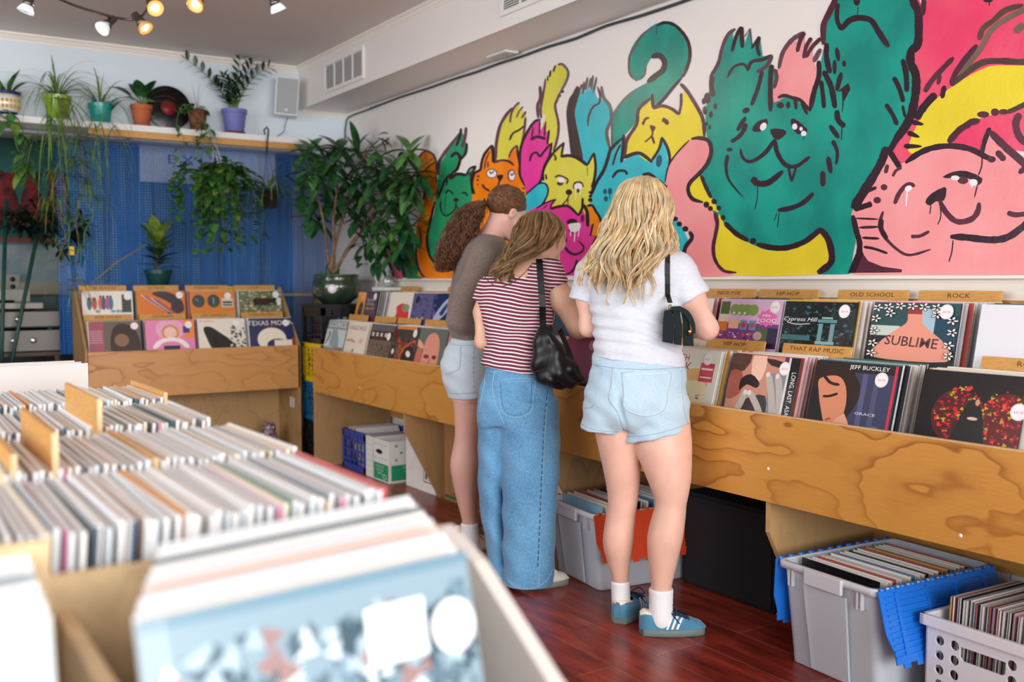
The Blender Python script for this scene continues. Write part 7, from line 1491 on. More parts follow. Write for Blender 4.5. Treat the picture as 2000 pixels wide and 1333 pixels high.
def denim(n, c, c2, c3):
    if n in MAT: return MAT[n]
    m = bpy.data.materials.new(n); MAT[n] = m; m.use_nodes = True; nt = m.node_tree; b = nt.nodes['Principled BSDF']; L = nt.links.new
    tc = nt.nodes.new('ShaderNodeTexCoord'); n1 = nt.nodes.new('ShaderNodeTexNoise'); n1.inputs['Scale'].default_value = 5; n1.inputs['Detail'].default_value = 3; L(tc.outputs['Object'], n1.inputs[0])
    mp = nt.nodes.new('ShaderNodeMapping'); mp.inputs['Scale'].default_value = (260, 260, 60); L(tc.outputs['Object'], mp.inputs[0]); n2 = nt.nodes.new('ShaderNodeTexNoise'); n2.inputs['Scale'].default_value = 2; n2.inputs['Detail'].default_value = 3; L(mp.outputs[0], n2.inputs[0])
    a = nt.nodes.new('ShaderNodeMix'); a.data_type = 'RGBA'; a.inputs[6].default_value = (*lin(c), 1); a.inputs[7].default_value = (*lin(c2), 1); r1 = nt.nodes.new('ShaderNodeMapRange'); r1.inputs[1].default_value = .35; r1.inputs[2].default_value = .65; L(n1.outputs['Fac'], r1.inputs[0]); L(r1.outputs[0], a.inputs[0])
    d = nt.nodes.new('ShaderNodeMix'); d.data_type = 'RGBA'; d.inputs[7].default_value = (*lin(c3), 1); r2 = nt.nodes.new('ShaderNodeMapRange'); r2.inputs[1].default_value = .42; r2.inputs[2].default_value = .75; r2.inputs[4].default_value = .6; L(n2.outputs['Fac'], r2.inputs[0]); L(r2.outputs[0], d.inputs[0]); L(a.outputs[2], d.inputs[6]); L(d.outputs[2], b.inputs['Base Color'])
    bp = nt.nodes.new('ShaderNodeBump'); bp.inputs['Strength'].default_value = .25; bp.inputs['Distance'].default_value = .002; L(n2.outputs['Fac'], bp.inputs['Height']); L(bp.outputs[0], b.inputs['Normal']); b.inputs['Roughness'].default_value = .85; b.inputs['Sheen Weight'].default_value = .2
    return m
# ---- shoes: a parametric upper so that stripes and laces lie on it
def shoe(root, heel, ang, L_, um, sm, tongue=None, stripes=None, laces=None, heelm=None, group=None, lift=0., name='sneaker'):
    """heel: floor point at the back; ang: heading in the floor plane"""
    hx, hy = heel; ca, sa = math.cos(ang), math.sin(ang)
    def T(x, y, z): return (hx + ca * x - sa * y, hy + sa * x + ca * y, z + lift)
    wd = lambda t: L_ * (.128 + .058 * math.sin(math.pi * min(1, t * 1.05) ** .9) + .02 * math.sin(math.pi * t) ** 2) * (1 if t < .74 else max(.04, 1 - ((t - .74) / .262) ** 2.4) ** .5) * (1 if t > .07 else math.sqrt(max(.1, 1 - ((.07 - t) / .08) ** 2)))
    sole_h = .022
    s_ = root
    mb = MB(); n = 26; vs = []
    for j, (zz, sc) in enumerate(((0, .93), (.004, 1.03), (sole_h - .004, 1.07), (sole_h + .003, 1.02))):
        for i in range(n + 1): t = i / n; vs.append(T(t * L_, wd(t) * sc + .001, zz))
        for i in range(n - 1, 0, -1): t = i / n; vs.append(T(t * L_, -wd(t) * sc - .001, zz))
    k = 2 * n; fs = [(j * k + i, j * k + (i + 1) % k, (j + 1) * k + (i + 1) % k, (j + 1) * k + i) for j in range(3) for i in range(k)] + [tuple(reversed(range(k))), tuple(3 * k + i for i in range(k))]
    mb.add(vs, fs, sm, False); smooth_angle(mb.build('sole', s_), 50)
    top = lambda t: np.interp(t, [0, .06, .18, .34, .5, .66, .8, .92, 1], [.078, .086, .078, .070, .080, .066, .054, .046, .026])
    op = lambda t: np.interp(t, [0, .05, .12, .2, .32, .40, .46, 1], [.18, .45, .62, .64, .55, .35, .0, 0])     # opening half width fraction
    def U(t, a, off=0.):
        """a in -1..1 across, 0 = ridge"""
        w_ = wd(t); h_ = top(t); o_ = op(t); s1 = 1 if a >= 0 else -1; q = abs(a)
        y = w_ * (o_ * .78 + (1 - o_ * .78) * math.sin(q * math.pi / 2) ** .8); z = sole_h + (h_ - sole_h) * (math.cos(q * math.pi / 2) ** .75 if q < 1 else 0); nn = math.sin(q * math.pi / 2)
        return T(t * L_, s1 * (y + off * nn), z + off * (1 - nn) + (0 if q < 1 else 0))
    mb = MB(); nt_, na = 30, 10
    for s1 in (1, -1):
        vs = [U(i / nt_, s1 * (j / na + 1e-6)) for i in range(nt_ + 1) for j in range(na + 1)]
        mb.add(vs, [(i * (na + 1) + j, (i + 1) * (na + 1) + j, (i + 1) * (na + 1) + j + 1, i * (na + 1) + j + 1) for i in range(nt_) for j in range(na)], um, True)
    mb.add([U(0, a) for a in np.linspace(-1, 1, 13)], [tuple(range(13))], um, True)
    mb.build('upper', s_)
    if heelm:
        mb = MB(); 
        for s1 in (1, -1):
            vs = [U(.0 + .26 * i / 8, s1 * (j / 4 * (.42 - .2 * (i / 8))), .0012) for i in range(9) for j in range(5)]; mb.add(vs, [(i * 5 + j, (i + 1) * 5 + j, (i + 1) * 5 + j + 1, i * 5 + j + 1) for i in range(8) for j in range(4)], heelm, True)
        mb.build('heel_lining', s_)
    if stripes:
        for i in range(3):
            mb = MB()
            for s1 in (1, -1):
                t0 = .36 + i * .075; vs = []
                for j in range(7): q = j / 6; a = s1 * (.95 - .62 * q); tc_ = t0 + .10 * q; vs += [U(tc_, a, .0018), U(tc_ + .036, a, .0018)]
                mb.add(vs, [(2 * j, 2 * j + 1, 2 * j + 3, 2 * j + 2) for j in range(6)], stripes, True)
            mb.build('side_stripe', s_)
    if tongue: mb = MB(); vs = [T(L_ * (.28 + .3 * i / 6), (j - 2) / 2 * .020, .095 - .03 * i / 6 - abs(j - 2) * .003) for i in range(7) for j in range(5)]; mb.add(vs, [(i * 5 + j, (i + 1) * 5 + j, (i + 1) * 5 + j + 1, i * 5 + j + 1) for i in range(6) for j in range(4)], tongue, True); mb.build('tongue', s_)
    if laces:
        mb = MB()
        for i in range(6): t = .42 + i * .055; mb.tube([U(t, .34, .003), U(t + .015, .0, .006), U(t + .03, -.34, .003)], .0028, laces, 6); mb.tube([U(t, -.34, .004), U(t + .015, .0, .008), U(t + .03, .34, .004)], .0026, laces, 6)
        for s1 in (1, -1): c0 = V(U(.44, 0, .012)); mb.tube([tuple(q) for q in catmull([tuple(c0), tuple(c0 + V((ca * .01 - sa * s1 * .03, sa * .01 + ca * s1 * .03, .022))), tuple(c0 + V((ca * .02 - sa * s1 * .05, sa * .02 + ca * s1 * .05, .0))), tuple(c0 + V((ca * .0 - sa * s1 * .02, sa * .0 + ca * s1 * .02, .002)))], 5)], .0024, laces, 6); mb.tube([tuple(q) for q in catmull([tuple(c0), tuple(c0 + V((-sa * s1 * .035, ca * s1 * .035, .0))), tuple(c0 + V((ca * .03 - sa * s1 * .05, sa * .03 + ca * s1 * .05, -.04)))], 5)], .0024, laces, 6)
        mb.build('laces', s_)
    return s_

HV = .0052
# =========================================================== woman with long blond hair
f = Fig(1257, 1228)
g = thing('person', 'woman with long wavy blond hair in a white T-shirt and pale denim shorts', 'person', tuple(f.b))
P_ = f.P; S_ = f.S
M = head_frame((.42, .9), -24); hc = P_(1259, 408, .035); hp, hs, HT = head_prims(hc, M, .96)
armR = [(1322, 524, .0, 25), (1350, 582, .0, 25), (1380, 642, .02, 21)]; armL = [(1152, 530, .05, 20), (1146, 585, .05, 19), (1150, 640, .06, 17)]
eR, eL = P_(1380, 642, .02), P_(1150, 640, .06)
wR, wL = eR + np.array([-.10, .20, -.02]), eL + np.array([.07, .19, -.015])
prims = [(*loft(f, [(790, 1152, 1246, .0), (850, 1163, 1250, .015), (900, 1174, 1252, .03), (950, 1184, 1249, .045), (985, 1187, 1245, .05), (1010, 1183, 1241, .055), (1060, 1177, 1237, .05), (1100, 1186, 1231, .06), (1130, 1194, 1228, .07), (1160, 1197, 1227, .08), (1195, 1197, 1230, .085)], 1.02), .012),
         (*loft(f, [(790, 1230, 1343, .0), (850, 1236, 1349, -.01), (880, 1242, 1350, -.02), (930, 1262, 1349, -.03), (965, 1276, 1344, -.04), (985, 1281, 1340, -.045), (1010, 1274, 1338, -.045), (1050, 1265, 1333, -.05), (1090, 1266, 1324, -.05), (1120, 1269, 1317, -.05), (1150, 1272, 1311, -.05), (1180, 1271, 1311, -.05), (1215, 1270, 1312, -.05)], 1.0), .012),
         loft(f, [(480, 1228, 1290, .015, .05), (495, 1190, 1318, .01, .075), (520, 1160, 1326, .01, .09), (560, 1158, 1326, .01, .095), (620, 1172, 1316, .01, .088), (690, 1168, 1322, .0, .095), (740, 1160, 1326, .0, .10), (790, 1166, 1322, .0, .09)]),
         cap(P_(1256, 500, .01), P_(1259, 440, .02), .052, .047)] + chain(f, armR) + chain(f, armL) + [cap(eR, wR, 21 / S_, .024), cap(eL, wL, 17 / S_, .023)] + hp \
    + hand(wR, np.array([-.45, .8, -.25]), np.array([0, .3, 1.]), side=-1) + hand(wL, np.array([.35, .85, -.25]), np.array([0, .3, 1.]), side=1)
figmesh(f, 'body', surface(prims, HV, .025, subs=hs), SKIN, g); face_bits(f, g, HT, M)
# T-shirt
SH = mat('white_heather_cotton', '#ced2da', .85, var=.05, vscale=60, bump=.25, bscale=700, stretch=(1, 1, 3), sheen=.1)
def wr(U, Wd, Z):
    z0 = P_(1240, 650)[2]; return -.0042 * np.sin(Z * 150 + U * 26 + 2.5 * np.sin(U * 13 + Wd * 9)) * np.exp(-((Z - z0) / .09) ** 2) - .0022 * np.sin(Z * 60 - U * 42 + Wd * 20) * np.exp(-((Z - z0 - .17) / .12) ** 2) - .002 * np.sin(U * 55 + Z * 22)
a0 = P_(1322, 524, .0); a1 = P_(1352, 584, .0); b0 = P_(1152, 530, .05); b1 = P_(1138, 588, .05)
sl = [clipcap(cap(a0, a0 + (a1 - a0) * 1.6, .062, .066), a1, (a1 - a0)), clipcap(cap(b0, b0 + (b1 - b0) * 1.6, .05, .053), b1, (b1 - b0))]
sp_ = [loft(f, [(480, 1236, 1288, .012, .045), (487, 1218, 1300, .01, .065), (497, 1176, 1326, .01, .092), (515, 1150, 1342, .01, .106), (560, 1149, 1338, .01, .112), (600, 1156, 1331, .01, .108), (650, 1162, 1327, .0, .106), (690, 1159, 1333, .0, .114), (730, 1157, 1339, .0, .118)])] + sl
figmesh(f, 'shirt', surface(sp_, .005, .03, cuts=[halfline(f, (1158, 695), (1337, 717))], warp=wr, subs=[(*cap(P_(1257, 478, .0), P_(1260, 450, .03), .055, .06), .008)]), SH, g); Tsh = bvh_of(f.last)
# shorts
DL = denim('pale_denim', '#b3cbd9', '#9fbdd0', '#cfdde4')
def wd_(U, Wd, Z): return -.0016 * np.sin(Z * 90 + U * 60) - .002 * np.sin(U * 30 - Z * 50)
Lh = [(785, 1141, 1236, .0, .115), (810, 1138, 1230, .01, .112), (835, 1135, 1222, .015, .11), (870, 1132, 1221, .02, .11)]; Rh = [(785, 1222, 1343, .0, .12), (810, 1222, 1345, .0, .12), (840, 1221, 1348, -.005, .12), (880, 1219, 1353, -.01, .12)]
def clipl(pr, cf): sd0 = pr[0]; return (lambda U, Wd, Z: np.maximum(sd0(U, Wd, Z), cf(U, Wd, Z)), pr[1], pr[2], .010)
VF = surface([loft(f, [(688, 1163, 1332, .0, .106), (705, 1158, 1335, .0, .112), (740, 1150, 1338, -.005, .126), (780, 1143, 1341, -.01, .138), (815, 1144, 1341, -.005, .13), (838, 1165, 1322, .0, .10)]), clipl(loft(f, Lh), halfline(f, (1134, 834), (1220, 849))), clipl(loft(f, Rh), halfline(f, (1221, 861), (1350, 836)))], .005, .02, warp=wd_,
             subs=[(*cap(P_(1196, 720, -.145), P_(1222, 850, -.125), .006, .010), .014), (*cap(P_(1222, 838, -.12), P_(1222, 870, .0), .006, .008), .01)])
figmesh(f, 'denim_shorts', VF, DL, g); T_ = bvh_of(f.last); mb = MB(); ST1 = mat('pale_stitching', '#9fb7c6', .8); ST2 = mat('white_stitching', '#dfe6e8', .8)
seam(mb, T_, [(1160, 712), (1200, 719), (1260, 722), (1336, 718)], .0016, ST1); seam(mb, T_, [(1197, 718), (1194, 750), (1190, 780), (1205, 805), (1219, 840)], .0022, ST1); seam(mb, T_, [(1194, 718), (1191, 750), (1187, 780)], .0009, ST2)
for Q in ([(1214, 729), (1304, 724), (1303, 765), (1296, 801), (1260, 813), (1221, 798), (1218, 765), (1214, 729)], [(1150, 712), (1177, 722), (1168, 755), (1159, 793), (1141, 797)]):
    seam(mb, T_, Q, .0014, ST1, 4); seam(mb, T_, [(q[0] * .985 + 18.5, q[1] * .985 + 11.4) if Q[0][0] > 1200 else (q[0] - 2, q[1]) for q in Q], .0008, ST2, 4)
seam(mb, T_, [(1216, 733), (1303, 729)], .0011, ST2); seam(mb, T_, [(1136, 829), (1160, 839), (1190, 842), (1217, 842)], .0013, ST1); seam(mb, T_, [(1225, 853), (1260, 851), (1300, 843), (1346, 828)], .0013, ST1); seam(mb, T_, [(1330, 725), (1333, 770), (1336, 800), (1343, 828)], .0014, ST1)
mb.build('stitching', g)
# hair
def envelope_strands(f, levels, n, seed, amp, freq, w0, core=None, lockn=26, phis=(-115, 115), nlev=22, layer=(.72, 1.0), lean=0., ragged=.25):
    """levels: (py, xl, xr, w_centre, depth) silhouettes of the hair mass; strands hug the back half"""
    q = random.Random(seed); out = []; Lv = np.array([(f.P((a[1] + a[2]) / 2, a[0], a[3])[2], f.P((a[1] + a[2]) / 2, a[0], a[3])[0], a[3], (a[2] - a[1]) / 2 / f.S, a[4]) for a in levels]); t_in = np.linspace(0, 1, len(Lv)); lk = [(q.uniform(0, 6.28), q.uniform(.8, 1.25), q.uniform(.6, 1.3)) for _ in range(lockn + 1)]
    for k in range(n):
        ph = q.uniform(*phis); li = int((ph - phis[0]) / (phis[1] - phis[0]) * lockn); p1, fr, am = lk[li]; p0 = 2.4 * math.sin(R(ph) * 2.1 + seed) + .35 * math.sin(p1); fr = .9 + .2 * fr; lay = q.uniform(*layer); end = (1 - q.random() ** 2 * ragged) * (1 - .5 * ragged * abs(math.sin(p1 * 3))); pts = []; ph0 = q.uniform(-.25, .25)
        lcen = phis[0] + (li + .5) / lockn * (phis[1] - phis[0])
        for i in range(nlev):
            t = i / (nlev - 1) * end; z, cu, cw, ru, rw = (np.interp(t, t_in, Lv[:, j]) for j in range(5))
            a_ = R(ph + (lcen - ph) * min(.32, t * .5)); w_ = amp * am * max(0, t - .22) * 1.4; osc = math.sin(p0 + ph0 + t * freq * fr)
            r_ = lay * (1 + (.10 * math.sin(p1 * 2 + t * freq * fr) * t))
            pts.append(f.W((cu + math.sin(a_) * ru * r_ + osc * w_, cw - math.cos(a_) * rw * r_ + math.cos(p0 + t * freq * fr) * w_ * .5, z + .0)))
        out.append((pts, li))
    return out
BL = [hmat('blond_light', '#f1deb6'), hmat('blond_gold', '#e8cc98'), hmat('blond_honey', '#d9b176'), hmat('blond_ash', '#e2cfb0'), hmat('blond_deep', '#bd925c')]
LVB = [(344, 1250, 1266, .03, .012), (350, 1228, 1284, .025, .05), (362, 1213, 1294, .02, .08), (380, 1204, 1302, .015, .10), (405, 1196, 1307, .01, .112), (435, 1187, 1309, .0, .115), (465, 1178, 1309, -.005, .115), (495, 1168, 1306, -.01, .118), (525, 1155, 1292, -.015, .125), (555, 1158, 1282, -.02, .128), (600, 1176, 1262, -.02, .130)]
capm = surface([loft(f, [(346, 1246, 1268, .03, .02), (352, 1228, 1284, .025, .05), (364, 1216, 1294, .02, .074), (385, 1206, 1300, .018, .094), (420, 1200, 1302, .01, .098), (460, 1192, 1300, .0, .094), (500, 1184, 1290, -.01, .09), (530, 1180, 1276, -.02, .10)])], .006, .01); figmesh(f, 'hair_base', capm, hmat('blond_under', '#b68c57'), g)
mb = MB(); strands(mb, envelope_strands(f, LVB, 5200, 11, .020, 17, 0, lockn=60, ragged=.30), BL, .0007, .5, 3, 1); strands(mb, envelope_strands(f, LVB, 1800, 12, .026, 17, 0, layer=(.97, 1.06), lockn=50, ragged=.4), BL[:4], .0006, .4, 3, 2)
LVW = [(430, 1180, 1210, .0, .05), (470, 1165, 1205, -.01, .06), (500, 1148, 1196, -.02, .06), (530, 1133, 1190, -.03, .05), (575, 1140, 1180, -.05, .03)]
strands(mb, envelope_strands(f, LVW, 420, 13, .02, 14, 0, phis=(-90, 60), lockn=12, ragged=.5), BL[:4], .0009, .4, 3, 3); mb.build('hair', g)
# socks and shoes
SOCK = mat('white_ribbed_sock', '#eceef0', .9, bump=.4, bscale=300, stretch=(1, 1, .05))
for rows, cl in (([(1135, 1193, 1230, .07), (1150, 1193, 1231, .077), (1175, 1194, 1232, .083), (1195, 1195, 1234, .088), (1204, 1198, 1232, .09)], (1192, 1146, 1230, 1134)), ([(1150, 1267, 1315, -.05), (1165, 1268, 1314, -.05), (1190, 1268, 1314, -.05), (1212, 1268, 1315, -.05), (1224, 1272, 1312, -.05)], (1266, 1154, 1315, 1155))):
    figmesh(f, 'sock', surface([loft(f, rows)], .005, .01), SOCK, g)
SUE = mat('teal_blue_suede', '#4a86a6', .85, var=.12, vscale=25, sheen=.3); GUM = mat('grey_gum_sole', '#6d7f7c', .6); CRM = mat('cream_lining', '#ece2cf', .8); LAC = mat('navy_lace', '#17304f', .7)
uw = lambda u_, w_: math.atan2((f.u * u_ + f.w * w_)[1], (f.u * u_ + f.w * w_)[0])
q = onz(1249, 1238, 0); sh1 = shoe(g, (float(q[0]), float(q[1])), uw(.98, .16), .235, SUE, GUM, CRM, M_WHITE, LAC, CRM); q = onz(1206, 1219, 0); shoe(g, (float(q[0]), float(q[1])), uw(.46, .89), .235, SUE, GUM, CRM, M_WHITE, LAC, CRM)
mb = MB(); c0 = HT((.058, .03, .075)); 
# small dark clip at the side of the head
mb.tube([V([float(v) for v in f.W(P_(1286, 352, .0))]), V([float(v) for v in f.W(P_(1302, 366, .01))])], .005, M_BLACK, 6); mb.build('hair_clip', g)
# shoulder bag (hangs from her shoulder)
bg = thing('shoulder_bag', 'small dark green leather flap bag hanging from the blond woman\'s shoulder', 'bag', tuple(f.W(P_(1322, 672, -.12)))); LE = mat('dark_green_leather', '#0e1a1c', .55, spec=.18, bump=.2, bscale=260); LED = mat('black_leather', '#101113', .4, bump=.2, bscale=180); GOLD = mat('brass', '#c79b55', .25, 1.)
mb = MB(); sp1 = [onsurf(Tsh, 1303, y, .004) for y in (493, 500, 515, 535, 555, 575)]; sp1 = [p for p in sp1 if p is not None]; sp1 = [V([float(v) for v in f.W(P_(1300, 488, .06))])] + sp1 + [V([float(v) for v in f.W(P_(1309, 592, -.135))])]
def strap(mb, pts, wpx, m, t=.002):
    ud = V([float(v) for v in f.u]); vs = []
    for p in pts: vs += [p - ud * wpx, p + ud * wpx, p + ud * wpx - V([float(v) for v in f.w]) * t, p - ud * wpx - V([float(v) for v in f.w]) * t]
    n = len(pts); mb.add(vs, [(i * 4 + a, i * 4 + (a + 1) % 4, (i + 1) * 4 + (a + 1) % 4, (i + 1) * 4 + a) for i in range(n - 1) for a in range(4)] + [(0, 1, 2, 3), tuple(4 * (n - 1) + a for a in (3, 2, 1, 0))], m)
strap(mb, sp1, .0085, LED); mb.build('strap', bg)
mb = MB(); X = lambda px, py, w: V([float(v) for v in f.W(P_(px, py, w))])
mb.tube([X(1309 + math.cos(a) * 5, 604 + math.sin(a) * 8, -.135) for a in np.linspace(0, 6.28, 13)], .0022, GOLD, 6); mb.tube([X(1311 + math.cos(a) * 6, 616 + math.sin(a) * 5, -.135) for a in np.linspace(0, 6.28, 13)], .002, GOLD, 6); mb.tube([X(1311, 620, -.137), X(1311, 634, -.137)], .004, GOLD, 8); mb.build('hardware', bg, label='brass rings and clasp')
mb = MB()
def slab(mb, q, wa, wb, m):   # quad in photo coordinates from near depth wa to far depth wb
    a = [X(*p, wa) for p in q]; mb.prism(a, V([float(v) for v in f.w]) * (wb - wa), m)
slab(mb, [(1298, 608), (1312, 605), (1317, 640), (1314, 672), (1294, 668), (1295, 630)], -.150, -.085, LE); mb.build('gusset', bg)
mb = MB(); slab(mb, [(1314, 606), (1328, 607), (1333, 640), (1331, 675), (1317, 673), (1319, 640)], -.158, -.08, LE); slab(mb, [(1331, 610), (1346, 624), (1354, 648), (1355, 677), (1335, 676), (1336, 640)], -.150, -.085, LE); mb.build('bag_body', bg)
mb = MB(); slab(mb, [(1311, 600), (1330, 599), (1346, 609), (1357, 630), (1358, 652), (1352, 652), (1348, 632), (1338, 617), (1326, 608), (1311, 607)], -.165, -.08, LE); mb.build('flap', bg)
mb = MB(); mb.tube([X(1347, 632, -.158), X(1352, 645, -.16), X(1345, 655, -.16)], .005, GOLD, 8); mb.ell(X(1348, 648, -.162), (.009, .006, .009), GOLD, 12, 8); mb.build('clasp', bg, label='brass clasp')
mb = MB(); mb.tube([tuple(q) for q in catmull([tuple(X(*p)) for p in ((1313, 612, -.14), (1325, 602, -.13), (1343, 610, -.12), (1354, 630, -.12), (1356, 650, -.13))], 5)], .005, LED, 8); mb.build('handle', bg)

# =========================================================== woman in the striped top
f = Fig(1040, 1144); P_ = f.P; S_ = f.S
g = thing('person', 'woman in a maroon and white striped top and wide blue jeans, bending over the bin', 'person', tuple(f.b))
M = head_frame((.90, .43), -36, 0); hc = P_(1063, 469, .10); hp, hs, HT = head_prims(hc, M, .98)
eR, eL = P_(1130, 640, .03), P_(943, 668, .04); wR = eR + np.array([.20, .10, -.015]); wL = eL + np.array([.05, .21, .03])
prims = [loft(f, [(503, 1020, 1074, .062, .046), (514, 1000, 1080, .058, .064), (530, 970, 1084, .05, .080), (550, 949, 1082, .046, .092), (580, 942, 1066, .038, .092), (620, 950, 1070, .03, .09), (660, 955, 1062, .0, .085), (710, 952, 1058, .0, .09), (760, 950, 1070, .0, .095), (800, 955, 1070, .0, .08)]), cap(P_(1030, 525, .07), P_(1056, 490, .09), .055, .048)] \
    + chain(f, [(1070, 536, .04, 23), (1098, 585, .03, 24), (1130, 640, .03, 20)]) + chain(f, [(952, 560, .07, 16), (940, 610, .05, 14), (943, 668, .04, 14)]) + [cap(eR, wR, 20 / S_, .023), cap(eL, wL, 14 / S_, .022)] + hp \
    + [(*loft(f, [(790, 1000, 1065, 0), (1100, 1010, 1060, 0), (1135, 1015, 1058, 0)]), .01), (*loft(f, [(790, 950, 985, .06), (1100, 968, 1000, .10), (1120, 970, 1000, .10)]), .01)] \
    + hand(wR, np.array([.6, .7, -.2]), np.array([0, .3, 1.]), side=1) + hand(wL, np.array([.3, .9, -.2]), np.array([0, .2, 1.]), side=1)
figmesh(f, 'body', surface(prims, HV, .025, subs=hs), SKIN2, g); face_bits(f, g, HT, M)
# striped top
def stripemat():
    m = bpy.data.materials.new('maroon_striped_jersey'); m.use_nodes = True; nt = m.node_tree; b = nt.nodes['Principled BSDF']; L = nt.links.new
    tc = nt.nodes.new('ShaderNodeTexCoord'); n1 = nt.nodes.new('ShaderNodeTexNoise'); n1.inputs['Scale'].default_value = 7; n1.inputs['Detail'].default_value = 1; L(tc.outputs['Object'], n1.inputs[0]); sp = nt.nodes.new('ShaderNodeSeparateXYZ'); L(tc.outputs['Object'], sp.inputs[0])
    a = nt.nodes.new('ShaderNodeMath'); a.operation = 'MULTIPLY_ADD'; a.inputs[1].default_value = .022; L(n1.outputs['Fac'], a.inputs[0])
    # stripes sag a little to the side the cloth hangs
    sx_ = nt.nodes.new('ShaderNodeMath'); sx_.operation = 'MULTIPLY_ADD'; sx_.inputs[1].default_value = .10; L(sp.outputs[0], sx_.inputs[0]); L(sp.outputs[2], sx_.inputs[2]); sy_ = nt.nodes.new('ShaderNodeMath'); sy_.operation = 'MULTIPLY_ADD'; sy_.inputs[1].default_value = -.06; L(sp.outputs[1], sy_.inputs[0]); L(sx_.outputs[0], sy_.inputs[2]); L(sy_.outputs[0], a.inputs[2])
    k = nt.nodes.new('ShaderNodeMath'); k.operation = 'MULTIPLY'; k.inputs[1].default_value = 1 / .0142; L(a.outputs[0], k.inputs[0]); fr = nt.nodes.new('ShaderNodeMath'); fr.operation = 'FRACT'; L(k.outputs[0], fr.inputs[0]); g_ = nt.nodes.new('ShaderNodeMath'); g_.operation = 'GREATER_THAN'; g_.inputs[1].default_value = .64; L(fr.outputs[0], g_.inputs[0])
    mx = nt.nodes.new('ShaderNodeMix'); mx.data_type = 'RGBA'; mx.inputs[6].default_value = (*lin('#6c1e3c'), 1); mx.inputs[7].default_value = (*lin('#efe3e2'), 1); L(g_.outputs[0], mx.inputs[0]); L(mx.outputs[2], b.inputs['Base Color']); b.inputs['Roughness'].default_value = .8; return m
SM = stripemat()
def wr2(U, Wd, Z):
    z0 = P_(1000, 690)[2]; return -.004 * np.sin(Z * 120 + U * 40 + 2 * np.sin(U * 16)) * np.exp(-((Z - z0) / .08) ** 2) - .0015 * np.sin(U * 60 + Z * 35)
a0 = P_(1074, 533, .04); a1 = P_(1086, 562, .035); b0 = P_(950, 560, .06); b1 = P_(941, 590, .06)
sp_ = [loft(f, [(505, 1030, 1088, .065, .05), (514, 1000, 1094, .06, .068), (530, 965, 1098, .055, .085), (550, 943, 1094, .05, .098), (580, 934, 1078, .04, .102), (615, 941, 1080, .03, .106), (640, 946, 1080, .015, .104), (670, 949, 1068, .0, .10), (700, 943, 1064, .0, .112), (740, 937, 1070, .0, .122)])] + [clipcap(cap(a0, a0 + (a1 - a0) * 2.2, .056, .056), a1, P_(1128, 640, .03) - a0), clipcap(cap(b0, b0 + (b1 - b0) * 2., .040, .040), b1, (b1 - b0))]
figmesh(f, 'striped_top', surface(sp_, .005, .022, cuts=[halfline(f, (944, 713), (1060, 733))], warp=wr2, subs=[(*cap(P_(978, 506, -.03), P_(1028, 480, -.02), .086, .074), .01), (*cap(P_(985, 500, .04), P_(1026, 475, .06), .075, .055), .01)]), SM, g); Ts2 = bvh_of(f.last)
mb = MB(); seam(mb, Ts2, [(946, 540), (958, 553), (976, 560), (1000, 553), (1025, 533), (1044, 509)], .0022, mat('maroon_binding', '#6d2038', .8), 6, None, .0); mb.build('neck_binding', g)
# jeans
DJ = denim('mid_blue_denim', '#5a97c2', '#3e7cab', '#9cc5de')
def wj(U, Wd, Z): return -.005 * np.sin(U * 34 + 1.3 * np.sin(Z * 7) + Wd * 22) * np.clip((P_(1000, 790)[2] - Z) / .3, 0, 1) - .0022 * np.sin(Z * 46 + U * 50)
VF = surface([loft(f, [(712, 952, 1056, .0, .10), (728, 947, 1066, .0, .108), (760, 938, 1080, -.0, .116), (800, 934, 1087, -.0, .120), (830, 938, 1088, .0, .112)]),
              (*loft(f, [(780, 966, 1088, -.01, .12), (830, 974, 1091, -.015, .118), (880, 980, 1092, -.02, .108), (950, 983, 1090, -.02, .102), (1020, 983, 1087, -.02, .10), (1090, 984, 1084, -.02, .10), (1150, 988, 1078, -.02, .095)]), .015),
              (*loft(f, [(780, 934, 1000, .02, .11), (850, 932, 990, .05, .10), (950, 935, 990, .08, .095), (1050, 948, 998, .09, .09), (1125, 962, 1006, .09, .085)]), .015)], .0055, .02, warp=wj, cuts=[lambda U, Wd, Z: .014 - Z], subs=[(*cap(P_(962, 740, -.14), P_(983, 835, -.12), .005, .012), .014), (*cap(P_(984, 835, -.12), P_(984, 1100, -.10), .008, .008), .02)])
figmesh(f, 'blue_jeans', VF, DJ, g); T_ = bvh_of(f.last); mb = MB(); ST3 = mat('jean_stitching', '#93bcd4', .8); ST4 = mat('dark_seam_indigo', '#2f6690', .8)
seam(mb, T_, [(948, 722), (965, 727), (1010, 726), (1046, 731)], .0014, ST3); seam(mb, T_, [(966, 722), (962, 760), (968, 790), (985, 830)], .0018, ST3)
for Q in ([(973, 743), (1042, 741), (1041, 775), (1037, 805), (1008, 816), (982, 806), (975, 775), (973, 743)], [(938, 738), (947, 741), (941, 775), (937, 800)]): seam(mb, T_, Q, .0014, ST3, 4)
seam(mb, T_, [(977, 747), (1040, 745)], .001, ST3); seam(mb, T_, [(978, 750), (979, 775), (986, 803), (1008, 812), (1033, 801), (1037, 775), (1038, 748)], .0008, ST4, 4)
seam(mb, T_, [(1072, 760), (1066, 820), (1062, 900), (1059, 980), (1056, 1050), (1053, 1110), (1052, 1150)], .0014, ST3); seam(mb, T_, [(1070, 762), (1063, 820), (1059, 900), (1056, 980), (1053, 1050), (1050, 1110)], .0026, ST4, 6, 12)
seam(mb, T_, [(991, 1132), (1010, 1148), (1040, 1150), (1066, 1136), (1080, 1112)], .0013, ST3); seam(mb, T_, [(970, 1128), (988, 1131)], .0013, ST3); mb.build('stitching', g)
